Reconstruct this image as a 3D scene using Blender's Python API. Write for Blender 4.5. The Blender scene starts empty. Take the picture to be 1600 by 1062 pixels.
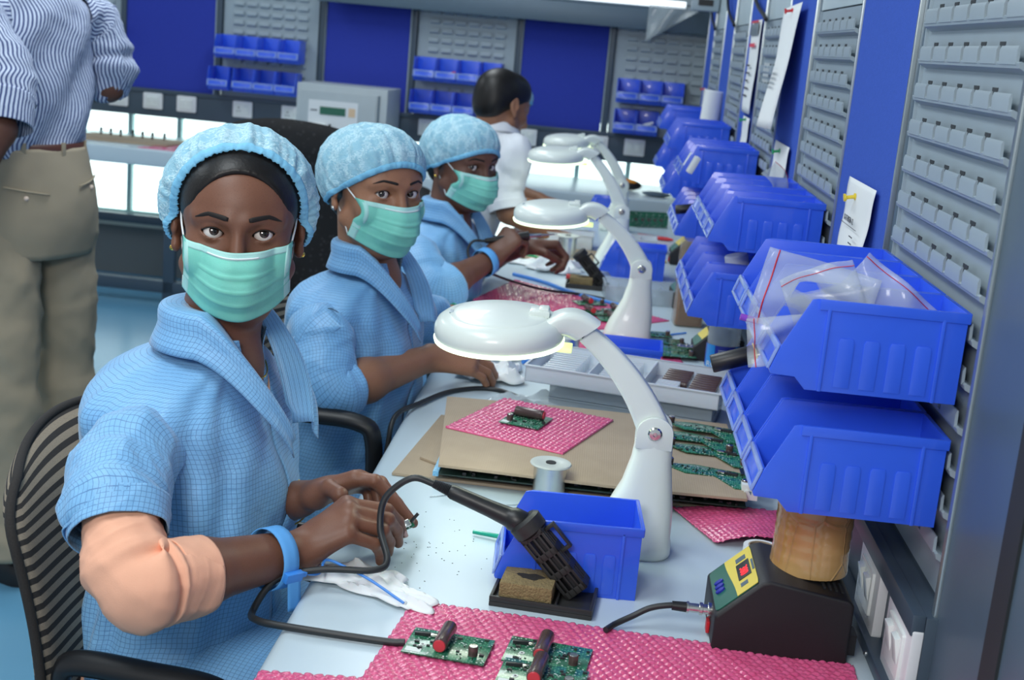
import bpy, bmesh, math, random
import numpy as np
from math import sin, cos, pi, radians, sqrt, atan2
from mathutils import Vector, Matrix, Euler

SC = bpy.context.scene
COL = SC.collection
random.seed(7)
RNG = np.random.default_rng(7)

# ------------------------------------------------------------------ camera
F_PX = 2050.0
ROLL, PITCH, YAW = radians(5.155), radians(12.9), radians(3.366)
CAM = Vector((0.0, 0.0, 1.41))
fw = Vector((-sin(YAW) * cos(PITCH), cos(YAW) * cos(PITCH), -sin(PITCH)))
r0 = fw.cross(Vector((0, 0, 1))).normalized()
u0 = r0.cross(fw)
rt = r0 * cos(ROLL) + u0 * sin(ROLL)
up = -r0 * sin(ROLL) + u0 * cos(ROLL)
cam_data = bpy.data.cameras.new('camera')
cam = bpy.data.objects.new('camera', cam_data)
COL.objects.link(cam)
cam.matrix_world = Matrix(((rt.x, up.x, -fw.x, CAM.x), (rt.y, up.y, -fw.y, CAM.y), (rt.z, up.z, -fw.z, CAM.z), (0, 0, 0, 1)))
cam_data.sensor_width = 36.0
cam_data.lens = F_PX / 1600.0 * 36.0
cam_data.clip_start = 0.05
cam_data.clip_end = 60
cam_data.dof.use_dof = True
cam_data.dof.focus_distance = 1.66
cam_data.dof.aperture_fstop = 9.0
SC.camera = cam

# ------------------------------------------------------------------ world, exposure
world = bpy.data.worlds.new('world')
SC.world = world
world.use_nodes = True
bg = world.node_tree.nodes['Background']
bg.inputs['Color'].default_value = (0.80, 0.90, 1.0, 1)
bg.inputs['Strength'].default_value = 0.55
SC.view_settings.view_transform = 'Standard'
SC.view_settings.look = 'None'
SC.view_settings.exposure = -0.15
SC.view_settings.gamma = 1.0
SC.view_settings.use_curve_mapping = False


def area_light(name, loc, target, sx, sy, power, color=(1, 1, 1)):
    ld = bpy.data.lights.new(name, 'AREA')
    ld.shape = 'RECTANGLE'
    ld.size, ld.size_y = sx, sy
    ld.energy = power
    ld.color = color
    o = bpy.data.objects.new(name, ld)
    COL.objects.link(o)
    o.location = loc
    d = Vector(target) - Vector(loc)
    o.rotation_euler = d.to_track_quat('-Z', 'Y').to_euler()
    return o


# fluorescent battens in the ceiling, and the photographer's flash bounced near the camera
for i, (x, y, e) in enumerate([(-0.9, 0.9, 26), (-0.9, 3.2, 24), (-0.9, 5.2, 20), (-2.9, 2.2, 22), (-2.9, 4.8, 20)]):
    area_light('ceiling_tube_light', (x, y, 2.68), (x, y, 0), 0.5, 1.3, e, (0.90, 0.97, 1.0))
area_light('bounced_flash', (-0.45, -0.35, 1.95), (-0.25, 2.2, 1.0), 0.6, 0.4, 20, (1.0, 0.98, 0.95))


# ------------------------------------------------------------------ materials
def lin(c):
    def f(v):
        v /= 255.0
        return v / 12.92 if v <= 0.04045 else ((v + 0.055) / 1.055) ** 2.4
    return (f(c[0]), f(c[1]), f(c[2]), 1.0)


class NT:
    """short hand for building a node tree"""
    def __init__(self, name):
        self.m = bpy.data.materials.new(name)
        self.m.use_nodes = True
        self.t = self.m.node_tree
        self.b = self.t.nodes['Principled BSDF']
        self.out = self.t.nodes['Material Output']

    def n(self, kind, **kw):
        nd = self.t.nodes.new(kind)
        for k, v in kw.items():
            if k.startswith('i_'):
                nd.inputs[k[2:].replace('_', ' ')].default_value = v
            else:
                setattr(nd, k, v)
        return nd

    def l(self, a, b):
        self.t.links.new(a, b)

    def coord(self, kind='Object', scale=(1, 1, 1)):
        tc = self.n('ShaderNodeTexCoord')
        mp = self.n('ShaderNodeMapping')
        mp.inputs['Scale'].default_value = scale
        self.l(tc.outputs[kind], mp.inputs['Vector'])
        return mp.outputs['Vector']

    def noise(self, scale, detail=2.0, vec=None, rough=0.5):
        nd = self.n('ShaderNodeTexNoise')
        nd.inputs['Scale'].default_value = scale
        nd.inputs['Detail'].default_value = detail
        nd.inputs['Roughness'].default_value = rough
        self.l(vec if vec is not None else self.coord(), nd.inputs['Vector'])
        return nd.outputs['Fac']

    def ramp(self, fac, stops):
        nd = self.n('ShaderNodeValToRGB')
        e = nd.color_ramp.elements
        while len(e) < len(stops):
            e.new(0.5)
        for i, (p, c) in enumerate(stops):
            e[i].position = p
            e[i].color = c
        self.l(fac, nd.inputs['Fac'])
        return nd.outputs['Color']

    def mix(self, fac, a, b):
        nd = self.n('ShaderNodeMix', data_type='RGBA')
        for s, v in ((0, fac), (6, a), (7, b)):
            if hasattr(v, 'links'):
                self.l(v, nd.inputs[s])
            else:
                nd.inputs[s].default_value = v
        return nd.outputs[2]

    def math(self, op, a, b=None, c=None):
        nd = self.n('ShaderNodeMath', operation=op)
        for i, v in enumerate((a, b, c)):
            if v is None:
                continue
            if hasattr(v, 'links'):
                self.l(v, nd.inputs[i])
            else:
                nd.inputs[i].default_value = v
        return nd.outputs[0]

    def bump(self, h, strength=0.3, dist=0.002):
        nd = self.n('ShaderNodeBump')
        nd.inputs['Strength'].default_value = strength
        nd.inputs['Distance'].default_value = dist
        self.l(h, nd.inputs['Height'])
        self.l(nd.outputs['Normal'], self.b.inputs['Normal'])

    def set(self, **kw):
        for k, v in kw.items():
            k = k.replace('_', ' ')
            s = self.b.inputs[k]
            if hasattr(v, 'links'):
                self.l(v, s)
            else:
                s.default_value = v


def basic(name, rgb, rough=0.5, metal=0.0, var=0.06, nscale=14.0, bump=0.0, bscale=300.0, spec=0.5, coat=0.0, trans=0.0, alpha=1.0, sss=0.0):
    """a plain coloured material with a little procedural unevenness"""
    t = NT(name)
    c = lin(rgb)
    d = tuple(v * (1 - var) for v in c[:3]) + (1,)
    e = tuple(min(1, v * (1 + var)) for v in c[:3]) + (1,)
    t.set(Base_Color=t.mix(t.noise(nscale, 3), d, e), Roughness=rough, Metallic=metal, Specular_IOR_Level=spec, Coat_Weight=coat, Transmission_Weight=trans, Alpha=alpha)
    if sss:
        t.set(Subsurface_Weight=sss, Subsurface_Radius=(0.008, 0.004, 0.003))
    if bump:
        t.bump(t.noise(bscale, 2), bump, 0.001)
    return t.m


def emit(name, rgb, strength):
    t = NT(name)
    c = lin(rgb)
    n = t.noise(3.0, 1)
    t.set(Base_Color=c, Emission_Color=t.mix(n, tuple(v * .93 for v in c[:3]) + (1,), c), Emission_Strength=strength)
    return t.m


M = {}
M['steel_grey'] = basic('grey_painted_steel', (156, 171, 180), 0.42, 0.1, bump=0.05)
M['steel_dark'] = basic('slate_painted_steel', (84, 103, 118), 0.38, 0.15, bump=0.05)
M['rail_dark'] = basic('dark_slate_rail', (66, 81, 95), 0.35, 0.1, bump=0.04)
M['rubber'] = basic('black_rubber_strip', (32, 36, 40), 0.7)
M['alu'] = basic('brushed_aluminium', (170, 182, 186), 0.28, 0.8)
M['pin_blue'] = basic('blue_felt_pinboard', (66, 97, 190), 0.95, var=0.12, nscale=260, bump=0.4, bscale=700, spec=0.1)
M['pin_deep'] = basic('deep_blue_felt_pinboard', (54, 68, 166), 0.95, var=0.12, nscale=200, bump=0.3, bscale=600, spec=0.1)
M['bin_blue'] = basic('blue_polypropylene', (50, 98, 232), 0.30, var=0.05, nscale=30, bump=0.05, bscale=900, sss=0.1, coat=0.25)
M['bin_lip'] = basic('pale_blue_translucent_lip', (150, 178, 246), 0.2, trans=0.25)
M['laminate'] = basic('pale_grey_laminate', (196, 213, 222), 0.27, var=0.03, nscale=6, bump=0.03, bscale=500)
M['laminate_edge'] = basic('grey_laminate_edge', (186, 196, 205), 0.35, var=0.03)
M['white_plastic'] = basic('white_glossy_plastic', (226, 232, 230), 0.22, var=0.02, coat=0.2)
M['socket_white'] = basic('white_socket_plastic', (222, 226, 228), 0.3, var=0.02)
M['black_plastic'] = basic('black_plastic', (22, 23, 26), 0.4, var=0.15, bump=0.08, bscale=700)
M['black_matte'] = basic('black_textured_enamel', (24, 24, 28), 0.55, var=0.2, bump=0.2, bscale=900)
M['cable'] = basic('black_cable_sheath', (34, 37, 40), 0.45)
M['chrome'] = basic('nickel_plate', (205, 205, 200), 0.18, 1.0)
M['silver_wire'] = basic('solder_wire', (214, 218, 218), 0.22, 1.0, bump=0.3, bscale=1500)
M['paper'] = basic('white_paper', (232, 236, 236), 0.8, var=0.02)
M['ink'] = basic('printing_ink', (70, 72, 82), 0.8)
M['red'] = basic('red_plastic', (205, 40, 48), 0.4)
M['green'] = basic('green_plastic', (20, 150, 90), 0.4)
M['yellow'] = basic('yellow_plastic', (232, 205, 60), 0.4)
M['orange'] = basic('orange_plastic', (226, 146, 40), 0.5)
M['teal_clear'] = basic('teal_translucent_plastic', (40, 190, 160), 0.15, trans=0.5)
M['blue_cable'] = basic('light_blue_cable_sheath', (66, 138, 224), 0.4)
M['tissue'] = basic('white_tissue', (236, 240, 241), 0.95, var=0.02, sss=0.2)
M['floor'] = basic('blue_epoxy_floor', (96, 150, 182), 0.22, var=0.05, nscale=3)
M['wall_grey'] = basic('dark_grey_wall', (116, 122, 124), 0.8, var=0.08, nscale=3)
M['ceiling'] = basic('white_ceiling', (210, 215, 215), 0.9)
M['sill'] = basic('beige_stone_sill', (196, 196, 186), 0.6)
M['grey_box'] = basic('pale_grey_cabinet_paint', (176, 186, 190), 0.45, bump=0.05)
# ------------------------------------------------------------------ mesh helpers
class MB:
    """collects vertices, faces and uvs of ONE mesh"""
    def __init__(self):
        self.v, self.f, self.mi, self.uv = [], [], [], {}
        self.cur = 0

    def add(self, verts, faces):
        o = len(self.v)
        self.v += [tuple(map(float, p)) for p in verts]
        for f in faces:
            self.f.append([i + o for i in f])
            self.mi.append(self.cur)
        return o

    def box(self, lo, hi, mat=None):
        x0, y0, z0 = lo
        x1, y1, z1 = hi
        p = [(x0, y0, z0), (x1, y0, z0), (x1, y1, z0), (x0, y1, z0), (x0, y0, z1), (x1, y0, z1), (x1, y1, z1), (x0, y1, z1)]
        if mat is not None:
            p = [mat @ Vector(q) for q in p]
        self.add(p, [(3, 2, 1, 0), (4, 5, 6, 7), (0, 1, 5, 4), (1, 2, 6, 5), (2, 3, 7, 6), (3, 0, 4, 7)])
        return self

    def prism(self, poly, a, b, axis='y', mat=None):
        """polygon extruded from a to b along an axis"""
        n = len(poly)
        ring = []
        for t in (a, b):
            for (p, q) in poly:
                ring.append({'y': (p, t, q), 'x': (t, p, q), 'z': (p, q, t)}[axis])
        if mat is not None:
            ring = [mat @ Vector(q) for q in ring]
        fs = [list(range(n))[::-1], list(range(n, 2 * n))]
        for i in range(n):
            j = (i + 1) % n
            fs.append([i, j, n + j, n + i])
        self.add(ring, fs)
        return self

    def rings(self, rr, close=True, cap0=True, cap1=True):
        """skin a list of rings (each the same number of points)"""
        n = len(rr[0])
        vs = [p for r in rr for p in r]
        fs = []
        for k in range(len(rr) - 1):
            for i in range(n if close else n - 1):
                j = (i + 1) % n
                fs.append([k * n + i, k * n + j, (k + 1) * n + j, (k + 1) * n + i])
        if close and cap0:
            fs.append(list(range(n))[::-1])
        if close and cap1:
            fs.append([(len(rr) - 1) * n + i for i in range(n)])
        self.add(vs, fs)
        return self

    def lathe(self, prof, n=24, c=(0, 0, 0), mat=None, cap=True):
        rr = []
        for (r, z) in prof:
            ring = []
            for i in range(n):
                a = 2 * pi * i / n
                p = Vector((c[0] + max(r, 1e-5) * cos(a), c[1] + max(r, 1e-5) * sin(a), c[2] + z))
                ring.append(mat @ p if mat is not None else p)
            rr.append(ring)
        return self.rings(rr, True, cap, cap)

    def tube(self, pts, r, n=8, caps=True, flat=None):
        pts = [Vector(p) for p in pts]
        rad = r if hasattr(r, '__len__') else [r] * len(pts)
        rr = []
        nrm = None
        for i, p in enumerate(pts):
            t = (pts[min(i + 1, len(pts) - 1)] - pts[max(i - 1, 0)])
            t = t.normalized() if t.length > 1e-9 else Vector((0, 0, 1))
            if nrm is None:
                nrm = t.cross(Vector((0, 0, 1)))
                if nrm.length < 0.05:
                    nrm = t.cross(Vector((1, 0, 0)))
            nrm = (nrm - t * nrm.dot(t)).normalized()
            b = t.cross(nrm)
            fb = 1.0 if flat is None else flat
            rr.append([p + (nrm * cos(2 * pi * k / n) + b * sin(2 * pi * k / n) * fb) * rad[i] for k in range(n)])
        return self.rings(rr, True, caps, caps)

    def ball(self, c, r, nu=12, nv=8):
        rx, ry, rz = r if hasattr(r, '__len__') else (r, r, r)
        rr = []
        for j in range(nv + 1):
            a = -pi / 2 + pi * j / nv
            ca = max(cos(a), 1e-4)
            rr.append([(c[0] + rx * ca * cos(2 * pi * i / nu), c[1] + ry * ca * sin(2 * pi * i / nu), c[2] + rz * sin(a)) for i in range(nu)])
        return self.rings(rr)

    def grid(self, fn, nu, nv, wrap=False):
        """surface fn(u,v) with u,v in 0..1"""
        vs = []
        nuu = nu if wrap else nu + 1
        for j in range(nv + 1):
            for i in range(nuu):
                vs.append(fn(i / nu, j / nv))
        fs = []
        for j in range(nv):
            for i in range(nu):
                a = j * nuu + i
                b = j * nuu + (i + 1) % nuu
                fs.append([a, b, b + nuu, a + nuu])
        self.add(vs, fs)
        return self


def smooth_path(pts, n=8):
    """Catmull-Rom through the points"""
    P = [Vector(p) for p in pts]
    P = [P[0] * 2 - P[1]] + P + [P[-1] * 2 - P[-2]]
    out = []
    for i in range(1, len(P) - 2):
        for k in range(n):
            t = k / n
            a, b, c, d = P[i - 1], P[i], P[i + 1], P[i + 2]
            out.append(0.5 * ((2 * b) + (c - a) * t + (2 * a - 5 * b + 4 * c - d) * t * t + (3 * b - a - 3 * c + d) * t ** 3))
    out.append(P[-2])
    return out


def link(name, me, parent=None):
    o = bpy.data.objects.new(name, me)
    COL.objects.link(o)
    if parent is not None:
        o.parent = parent
    return o


def finish(me, smooth=40):
    if smooth:
        me.polygons.foreach_set('use_smooth', np.ones(len(me.polygons), dtype=bool))
        if smooth < 180:
            me.set_sharp_from_angle(angle=radians(smooth))
    me.update()


def obj(name, mb, mats, parent=None, bevel=0.0, seg=2, smooth=40, loc=None, rot=None, recalc=True):
    me = bpy.data.meshes.new(name)
    me.from_pydata(mb.v, [], mb.f)
    for m in (mats if isinstance(mats, (list, tuple)) else [mats]):
        me.materials.append(M[m] if isinstance(m, str) else m)
    me.polygons.foreach_set('material_index', mb.mi)
    if bevel or recalc:
        bm = bmesh.new()
        bm.from_mesh(me)
        if recalc:
            bmesh.ops.recalc_face_normals(bm, faces=bm.faces)
        if bevel:
            es = [e for e in bm.edges if len(e.link_faces) == 2 and e.calc_face_angle(0) > radians(28)]
            bmesh.ops.bevel(bm, geom=es, offset=bevel, segments=seg, profile=0.6, affect='EDGES', clamp_overlap=True)
        bm.to_mesh(me)
        bm.free()
    finish(me, smooth)
    o = link(name, me, parent)
    if loc is not None:
        o.location = loc
    if rot is not None:
        o.rotation_euler = rot
    return o


def tag(o, label=None, cat=None, group=None, kind=None):
    if label:
        o['label'] = label
    if cat:
        o['category'] = cat
    if group:
        o['group'] = group
    if kind:
        o['kind'] = kind
    return o


def thing(name, label, cat, loc=(0, 0, 0), rz=0.0, group=None):
    o = bpy.data.objects.new(name, None)
    o.empty_display_size = 0.05
    COL.objects.link(o)
    o.location = loc
    o.rotation_euler = (0, 0, rz)
    return tag(o, label, cat, group)


def copy_tree(o, parent=None):
    c = o.copy()
    COL.objects.link(c)
    if parent is not None:
        c.parent = parent
    for ch in list(o.children):
        copy_tree(ch, c)
    return c


def struct(name, mb, mat, **kw):
    return tag(obj(name, mb, mat, **kw), kind='structure')


def rounded(x0, y0, x1, y1, r, n=4):
    """rounded rectangle outline"""
    out = []
    for (cx, cy, a0) in ((x1 - r, y0 + r, -90), (x1 - r, y1 - r, 0), (x0 + r, y1 - r, 90), (x0 + r, y0 + r, 180)):
        for k in range(n + 1):
            a = radians(a0 + 90 * k / n)
            out.append((cx + r * cos(a), cy + r * sin(a)))
    return out


NUM = ['first', 'second', 'third', 'fourth', 'fifth', 'sixth', 'seventh', 'eighth', 'ninth', 'tenth']
# ------------------------------------------------------------------ room shell
XW = 0.398          # face of the louvre panels on the right
YF = 6.50           # face of the far panels
ZB = 0.75           # bench top
EDGE = -0.309       # front edge of the near bench

struct('floor', MB().box((-5, -1.0, -0.05), (2.2, 7.2, 0.0)), 'floor')
struct('ceiling', MB().box((-5, -1.0, 2.8), (2.2, 7.2, 2.85)), 'ceiling')
struct('wall_right', MB().box((0.95, -1.0, 0), (1.0, 7.0, 2.8)), 'wall_grey')
b = MB()
WX0, WX1, WZ0, WZ1 = -4.6, 0.9, 0.315, 1.05
b.box((-5, 6.80, 0), (0.95, 6.92, WZ0))
b.box((-5, 6.80, WZ1), (0.95, 6.92, 2.8))
b.box((-5, 6.80, WZ0), (WX0, 6.92, WZ1))
struct('wall_back', b, 'wall_grey')
struct('trim_1', MB().box((-4.6, 6.74, 0.265), (0.9, 6.80, 0.315)), 'sill')
M['pane_lit'] = emit('frosted_daylit_pane', (236, 252, 250), 2.1)
M['mullion'] = basic('pale_green_mullion', (176, 205, 205), 0.5)
b = MB()
xx = WX0
while xx < WX1 + 0.01:
    b.box((xx - 0.012, 6.80, WZ0), (xx + 0.012, 6.84, WZ1))
    xx += 0.262
for zz in (WZ0 + 0.012, 0.655, 0.90, WZ1 - 0.012):
    b.box((WX0, 6.803, zz - 0.011), (WX1, 6.838, zz + 0.011))
wf = struct('window_1', b, 'mullion')
obj('pane', MB().box((WX0, 6.85, WZ0), (WX1, 6.858, WZ1)), 'pane_lit', wf)

# ------------------------------------------------------------------ the near bench
bench = thing('workbench', 'long pale grey workbench with a rounded front edge running along the hook panels', 'workbench', (0, 0, 0))
prof = []
for k in range(9):
    a = radians(90 + 180 * k / 8)
    prof.append((EDGE + 0.016 + 0.016 * cos(a), ZB - 0.016 + 0.016 * sin(a)))
prof += [(0.40, ZB - 0.032), (0.40, ZB)]
obj('worktop', MB().prism(prof, 0.35, 5.50, 'y'), 'laminate', bench, smooth=35)
for y in (0.42, 1.75, 3.05, 4.35, 5.42):
    for x in (EDGE + 0.12, 0.34):
        obj('leg', MB().box((x - 0.02, y - 0.02, 0.0), (x + 0.02, y + 0.02, ZB - 0.032)), 'steel_dark', bench, bevel=0.003)
obj('apron', MB().box((EDGE + 0.10, 0.4, ZB - 0.09), (EDGE + 0.125, 5.44, ZB - 0.032)), 'steel_dark', bench, bevel=0.002)


# ------------------------------------------------------------------ panels
def louvre_mesh(w, z0, z1, zr, rows, cols, dz=0.0461, margin=0.022, strip=True):
    """pressed steel hook panel in local coords: x along the panel, y<0 towards the room, z up"""
    b = MB()
    b.box((0, 0, z0), (w, 0.002, z1))
    for x in (0.0, w - 0.004):
        b.box((x, -0.004, z0), (x + 0.004, 0.0, z1))
    pitch = (w - 2 * margin) / cols
    for r in range(rows):
        z = zr - r * dz
        # sloped base strip that the tabs stand on
        x0, x1 = margin - 0.004, w - margin + 0.004
        if strip:
            b.prism([(0.0, z - 0.0270), (-0.0105, z - 0.0215), (-0.0120, z - 0.0165), (-0.0095, z - 0.0150), (0.0, z - 0.019)], x0, x1, 'x')
        for c in range(cols):
            a = margin + c * pitch + 0.0058
            e = a + pitch - 0.0116
            if not strip:
                a, e = a + 0.003, e - 0.003
                b.prism([(0.0, z - 0.024), (-0.0105, z - 0.020), (-0.0120, z - 0.0165), (-0.0095, z - 0.0150), (0.0, z - 0.012)], a, e, 'x')
            b.prism([(-0.0092, z - 0.018), (-0.0124, z - 0.018), (-0.0128, z - 0.004), (-0.0115, z), (-0.0100, z), (-0.0098, z - 0.004)], a, e, 'x')
    return b


def slot_shade_mesh(b, w, zr, rows, cols, dz=0.0461, margin=0.022):
    """dark plates painting in the shade behind the gaps between tabs, in the panel's own mesh"""
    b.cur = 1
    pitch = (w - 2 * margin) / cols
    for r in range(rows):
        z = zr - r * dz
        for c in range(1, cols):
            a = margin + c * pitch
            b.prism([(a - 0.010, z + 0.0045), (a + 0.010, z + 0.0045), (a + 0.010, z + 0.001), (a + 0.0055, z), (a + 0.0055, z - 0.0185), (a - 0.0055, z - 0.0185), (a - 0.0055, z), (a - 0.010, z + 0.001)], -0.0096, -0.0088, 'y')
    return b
    return b


M['slot'] = basic('dark_opening_shade', (44, 50, 55), 0.8)  # flat dark colour standing in for shade inside slots and holes
M['blank_steel'] = basic('pale_painted_steel', (190, 206, 210), 0.4, bump=0.04)
# local frame of the right wall: x_local -> -Y world ... (x_local grows towards the camera)
RZ_R = radians(-90)


def right_at(y_far):
    return (XW, y_far, 0.0), RZ_R


ORD = ['nearest', 'second nearest', 'third', 'fourth', 'farthest']
PER = 0.945
b = louvre_mesh(0.475, 0.872, 1.515, 1.492, 13, 6)
slot_shade_mesh(b, 0.475, 1.492, 13, 6)
hook_me = None
for k in range(5):
    yf = 1.785 + PER * k
    root = thing('hook_panel', '%s grey hook panel on the right, %s' % (
        ORD[k], ['at the right edge', 'left of the pinned part list', 'behind the long hanging white sheet', 'left of the hanging instruction sheet', 'next to the far corner'][k]),
        'panel', (XW, yf, 0), RZ_R, 'hook panels on the right')
    if hook_me is None:
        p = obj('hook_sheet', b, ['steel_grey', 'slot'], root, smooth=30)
        r = obj('blank_plate', MB().box((0.0, -0.003, 1.517), (0.475, 0.0, 2.0)), 'blank_steel', root, bevel=0.001)
        hook_me = (p.data, r.data)
    else:
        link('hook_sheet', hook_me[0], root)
        link('blank_plate', hook_me[1], root)
for k in range(5):
    y0, y1 = 1.811 + PER * k, 2.242 + PER * k
    if k == 4:
        y1 = 5.99
    root = thing('pinboard', '%s blue pinboard on the right, %s' % (
        ORD[k], ['with a part list pinned by a yellow pin', 'with a long white sheet', 'with a long framed instruction sheet', 'with a rolled paper in front', 'at the far corner'][k]),
        'pinboard', (XW, y1, 0), RZ_R, 'blue pinboards on the right')
    w = y1 - y0
    obj('felt', MB().box((0.004, -0.006, 0.872), (w - 0.004, 0.004, 2.0)), 'pin_blue', root)
    for x in (0.0, w - 0.006):
        obj('edge_trim', MB().box((x, -0.010, 0.872), (x + 0.006, 0.004, 2.0)), 'alu', root, bevel=0.001)
# posts between the panels
for k in range(5):
    for j, (y0, y1) in enumerate(((1.786 + PER * k, 1.810 + PER * k), (2.243 + PER * k, 2.254 + PER * k))):
        if k == 4 and j == 1:
            continue
        pst = obj('partition_post', MB().box((XW - 0.004, y0, 0.0), (XW + 0.03, y1, 2.0)), 'steel_dark', bevel=0.003)
        tag(pst, '%s slim slate upright on the right, %s' % (ORD[k], 'just beyond the hook panel' if j == 0 else 'just beyond the blue pinboard'), 'post', 'slim uprights of the right partition')
near = thing('partition_upright', 'wide slate upright with a black rubber groove, right of the nearest hook panel', 'post', (XW, 1.302, 0))
obj('column', MB().box((-0.010, -0.62, 0.0), (0.04, -0.002, 2.0)), 'steel_dark', near, bevel=0.004)
obj('groove_strip', MB().box((-0.013, -0.212, 0.0), (-0.009, -0.170, 2.0)), 'rubber', near)
obj('edge_strip', MB().box((-0.014, -0.012, 0.0), (-0.008, -0.001, 2.0)), 'alu', near, bevel=0.002)
# power rail under the right panels
rail = thing('power_rail', 'dark slate power trunking with white outlets along the back of the near bench', 'trunking', (0, 0, 0))
R0, R1 = 1.285, 5.50
obj('channel', MB().box((0.376, R0, 0.752), (0.425, R1, 0.868)), 'rail_dark', rail, bevel=0.002)
obj('upper_flange', MB().box((0.362, R0, 0.846), (0.376, R1, 0.870)), 'rail_dark', rail, bevel=0.002)
obj('lower_flange', MB().box((0.355, R0 - 0.05, 0.752), (0.376, R1, 0.768)), 'rail_dark', rail, bevel=0.002)
M['screw'] = basic('small_steel_screw', (150, 155, 158), 0.3, 0.9)
obj('screw', MB().ball((0.3545, 1.42, 0.760), 0.0035), 'screw', rail)


def socket_plate(name, label, loc, rz, group, kind=0, k_=1.0):
    """white modular plate; local x along the wall, y<0 towards the room"""
    r = thing(name, label, 'socket' if kind != 1 else 'switch', loc, rz, group)
    o1 = [(x, z) for x, z in rounded(-0.05 * k_, -0.04 * k_, 0.05 * k_, 0.04 * k_, 0.006)]
    obj('plate', MB().prism(o1, -0.012, 0.0, 'y'), 'socket_white', r, bevel=0.002)
    obj('module', MB().prism(rounded(-0.034, -0.027, 0.034, 0.027, 0.003), -0.0155, -0.011, 'y'), 'white_plastic', r, bevel=0.0012)
    if kind == 1:
        for x in (-0.017, 0.017):
            obj('rocker', MB().prism([(-0.015, -0.014), (-0.021, 0.018), (-0.015, 0.020), (-0.014, -0.014)], x - 0.010, x + 0.010, 'x'), 'white_plastic', r, bevel=0.001)
    else:
        h = MB()
        h.box((-0.020, -0.0162, 0.004), (-0.015, -0.0150, 0.013))
        h.lathe([(0.003, 0), (0.003, 0.001)], 8, mat=Matrix.Translation((-0.024, -0.0152, -0.008)) @ Matrix.Rotation(radians(90), 4, 'X'))
        h.lathe([(0.003, 0), (0.003, 0.001)], 8, mat=Matrix.Translation((-0.011, -0.0152, -0.008)) @ Matrix.Rotation(radians(90), 4, 'X'))
        obj('pin_holes', h, 'slot', r)
        obj('rocker', MB().prism([(-0.015, -0.014), (-0.021, 0.014), (-0.015, 0.018), (-0.014, -0.014)], 0.008, 0.026, 'x'), 'white_plastic', r, bevel=0.001)
    return r


for y, w, lab in ((1.340, 1, 'white outlet plate at the right end of the near power rail'), (1.505, 1, 'white outlet plate behind the wrapped cylinder, second on the near power rail'), (1.86, 0, 'grey shaded outlet plate behind the tape wrapped cylinder, third on the near rail')):
    socket_plate('outlet_plate', lab, (0.376, y, 0.810), RZ_R, 'outlets on the near power rail', w, 1.12)

# ------------------------------------------------------------------ far bench with its panels, turned a little
TH = radians(2.0)


def FW(x, dy=0.0, z=0.0):
    """point on the far wall line"""
    return (x * cos(TH), YF - x * sin(TH) + dy, z)


RZ_F = -TH
farb = thing('workbench', 'far pale grey bench in front of the bright window at the back', 'workbench', FW(0, 0), RZ_F)
obj('worktop', MB().box((-3.9, -0.50, 0.672), (0.62, 0.22, 0.75)), 'laminate', farb, bevel=0.008, seg=3)
for x in (-3.6, -2.04, -0.6, 0.55):
    for y in (-0.42, 0.15):
        obj('leg', MB().box((x - 0.028, y - 0.02, 0.0), (x + 0.028, y + 0.02, 0.672)), 'rail_dark', farb, bevel=0.003)
obj('foot_rail', MB().box((-3.6, -0.44, 0.055), (0.55, -0.38, 0.115)), 'rail_dark', farb, bevel=0.004)
obj('lower_rail', MB().box((-3.6, 0.05, 0.30), (0.55, 0.09, 0.345)), 'rail_dark', farb, bevel=0.004)
railf = thing('power_rail', 'dark slate power trunking with white outlets below the far panels', 'trunking', FW(0), RZ_F)
obj('channel', MB().box((-3.2, -0.02, 0.868), (0.46, 0.03, 1.003)), 'rail_dark', railf, bevel=0.003)
obj('upper_flange', MB().box((-3.2, -0.028, 0.985), (0.46, -0.02, 1.006)), 'rail_dark', railf, bevel=0.002)
fl = [(-2.945, -2.46), (-1.955, -1.47), (-0.975, -0.495), (-0.008, 0.47)]
fm = None
FL = ['far hook panel half hidden by the standing man', 'far hook panel with eight bins, above the grey instrument', 'far hook panel behind the dark haired worker in white', 'far hook panel in the right corner with five bins']
for k, (x0, x1) in enumerate(fl):
    r = thing('hook_panel', FL[k], 'panel', FW(x0), RZ_F, 'hook panels at the back')
    if fm is None:
        fb_ = louvre_mesh(0.48, 1.003, 1.78, 1.70, 14, 6, margin=0.045, strip=False)
        p = obj('hook_sheet', fb_, ['steel_grey', 'slot'], r, smooth=30)
        fm = (p.data,)
    else:
        link('hook_sheet', fm[0], r)
fb = [(-2.455, -1.995), (-1.435, -1.015), (-0.46, -0.045)]
FB = ['deep blue pinboard at the back right of the standing man', 'deep blue pinboard at the back behind the grey instrument', 'large deep blue pinboard at the back right of the dark haired worker']
for k, (x0, x1) in enumerate(fb):
    r = thing('pinboard', FB[k], 'pinboard', FW(x0), RZ_F, 'deep blue pinboards at the back')
    w = x1 - x0
    obj('felt', MB().box((0.003, -0.008, 1.003), (w - 0.003, 0.006, 1.86)), 'pin_deep', r)
    for x in (-0.006, w):
        obj('edge_trim', MB().box((x, -0.014, 1.003), (x + 0.006, 0.006, 1.86)), 'steel_grey', r)
i = 0
for x in (-2.457 - 0.01, -1.975, -1.452, -0.995, -0.478, -0.026):
    p = obj('partition_post', MB().box((-0.014, -0.018, 0.872), (0.014, 0.03, 1.86)), 'rail_dark', loc=FW(x), rot=(0, 0, RZ_F), bevel=0.003)
    tag(p, 'dark upright %s' % ['left of the first deep blue board at the back', 'right of the first deep blue board at the back', 'left of the second deep blue board at the back', 'right of the second deep blue board at the back', 'left of the third deep blue board at the back', 'right of the third deep blue board at the back'][i], 'post', 'uprights at the back')
    i += 1
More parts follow.
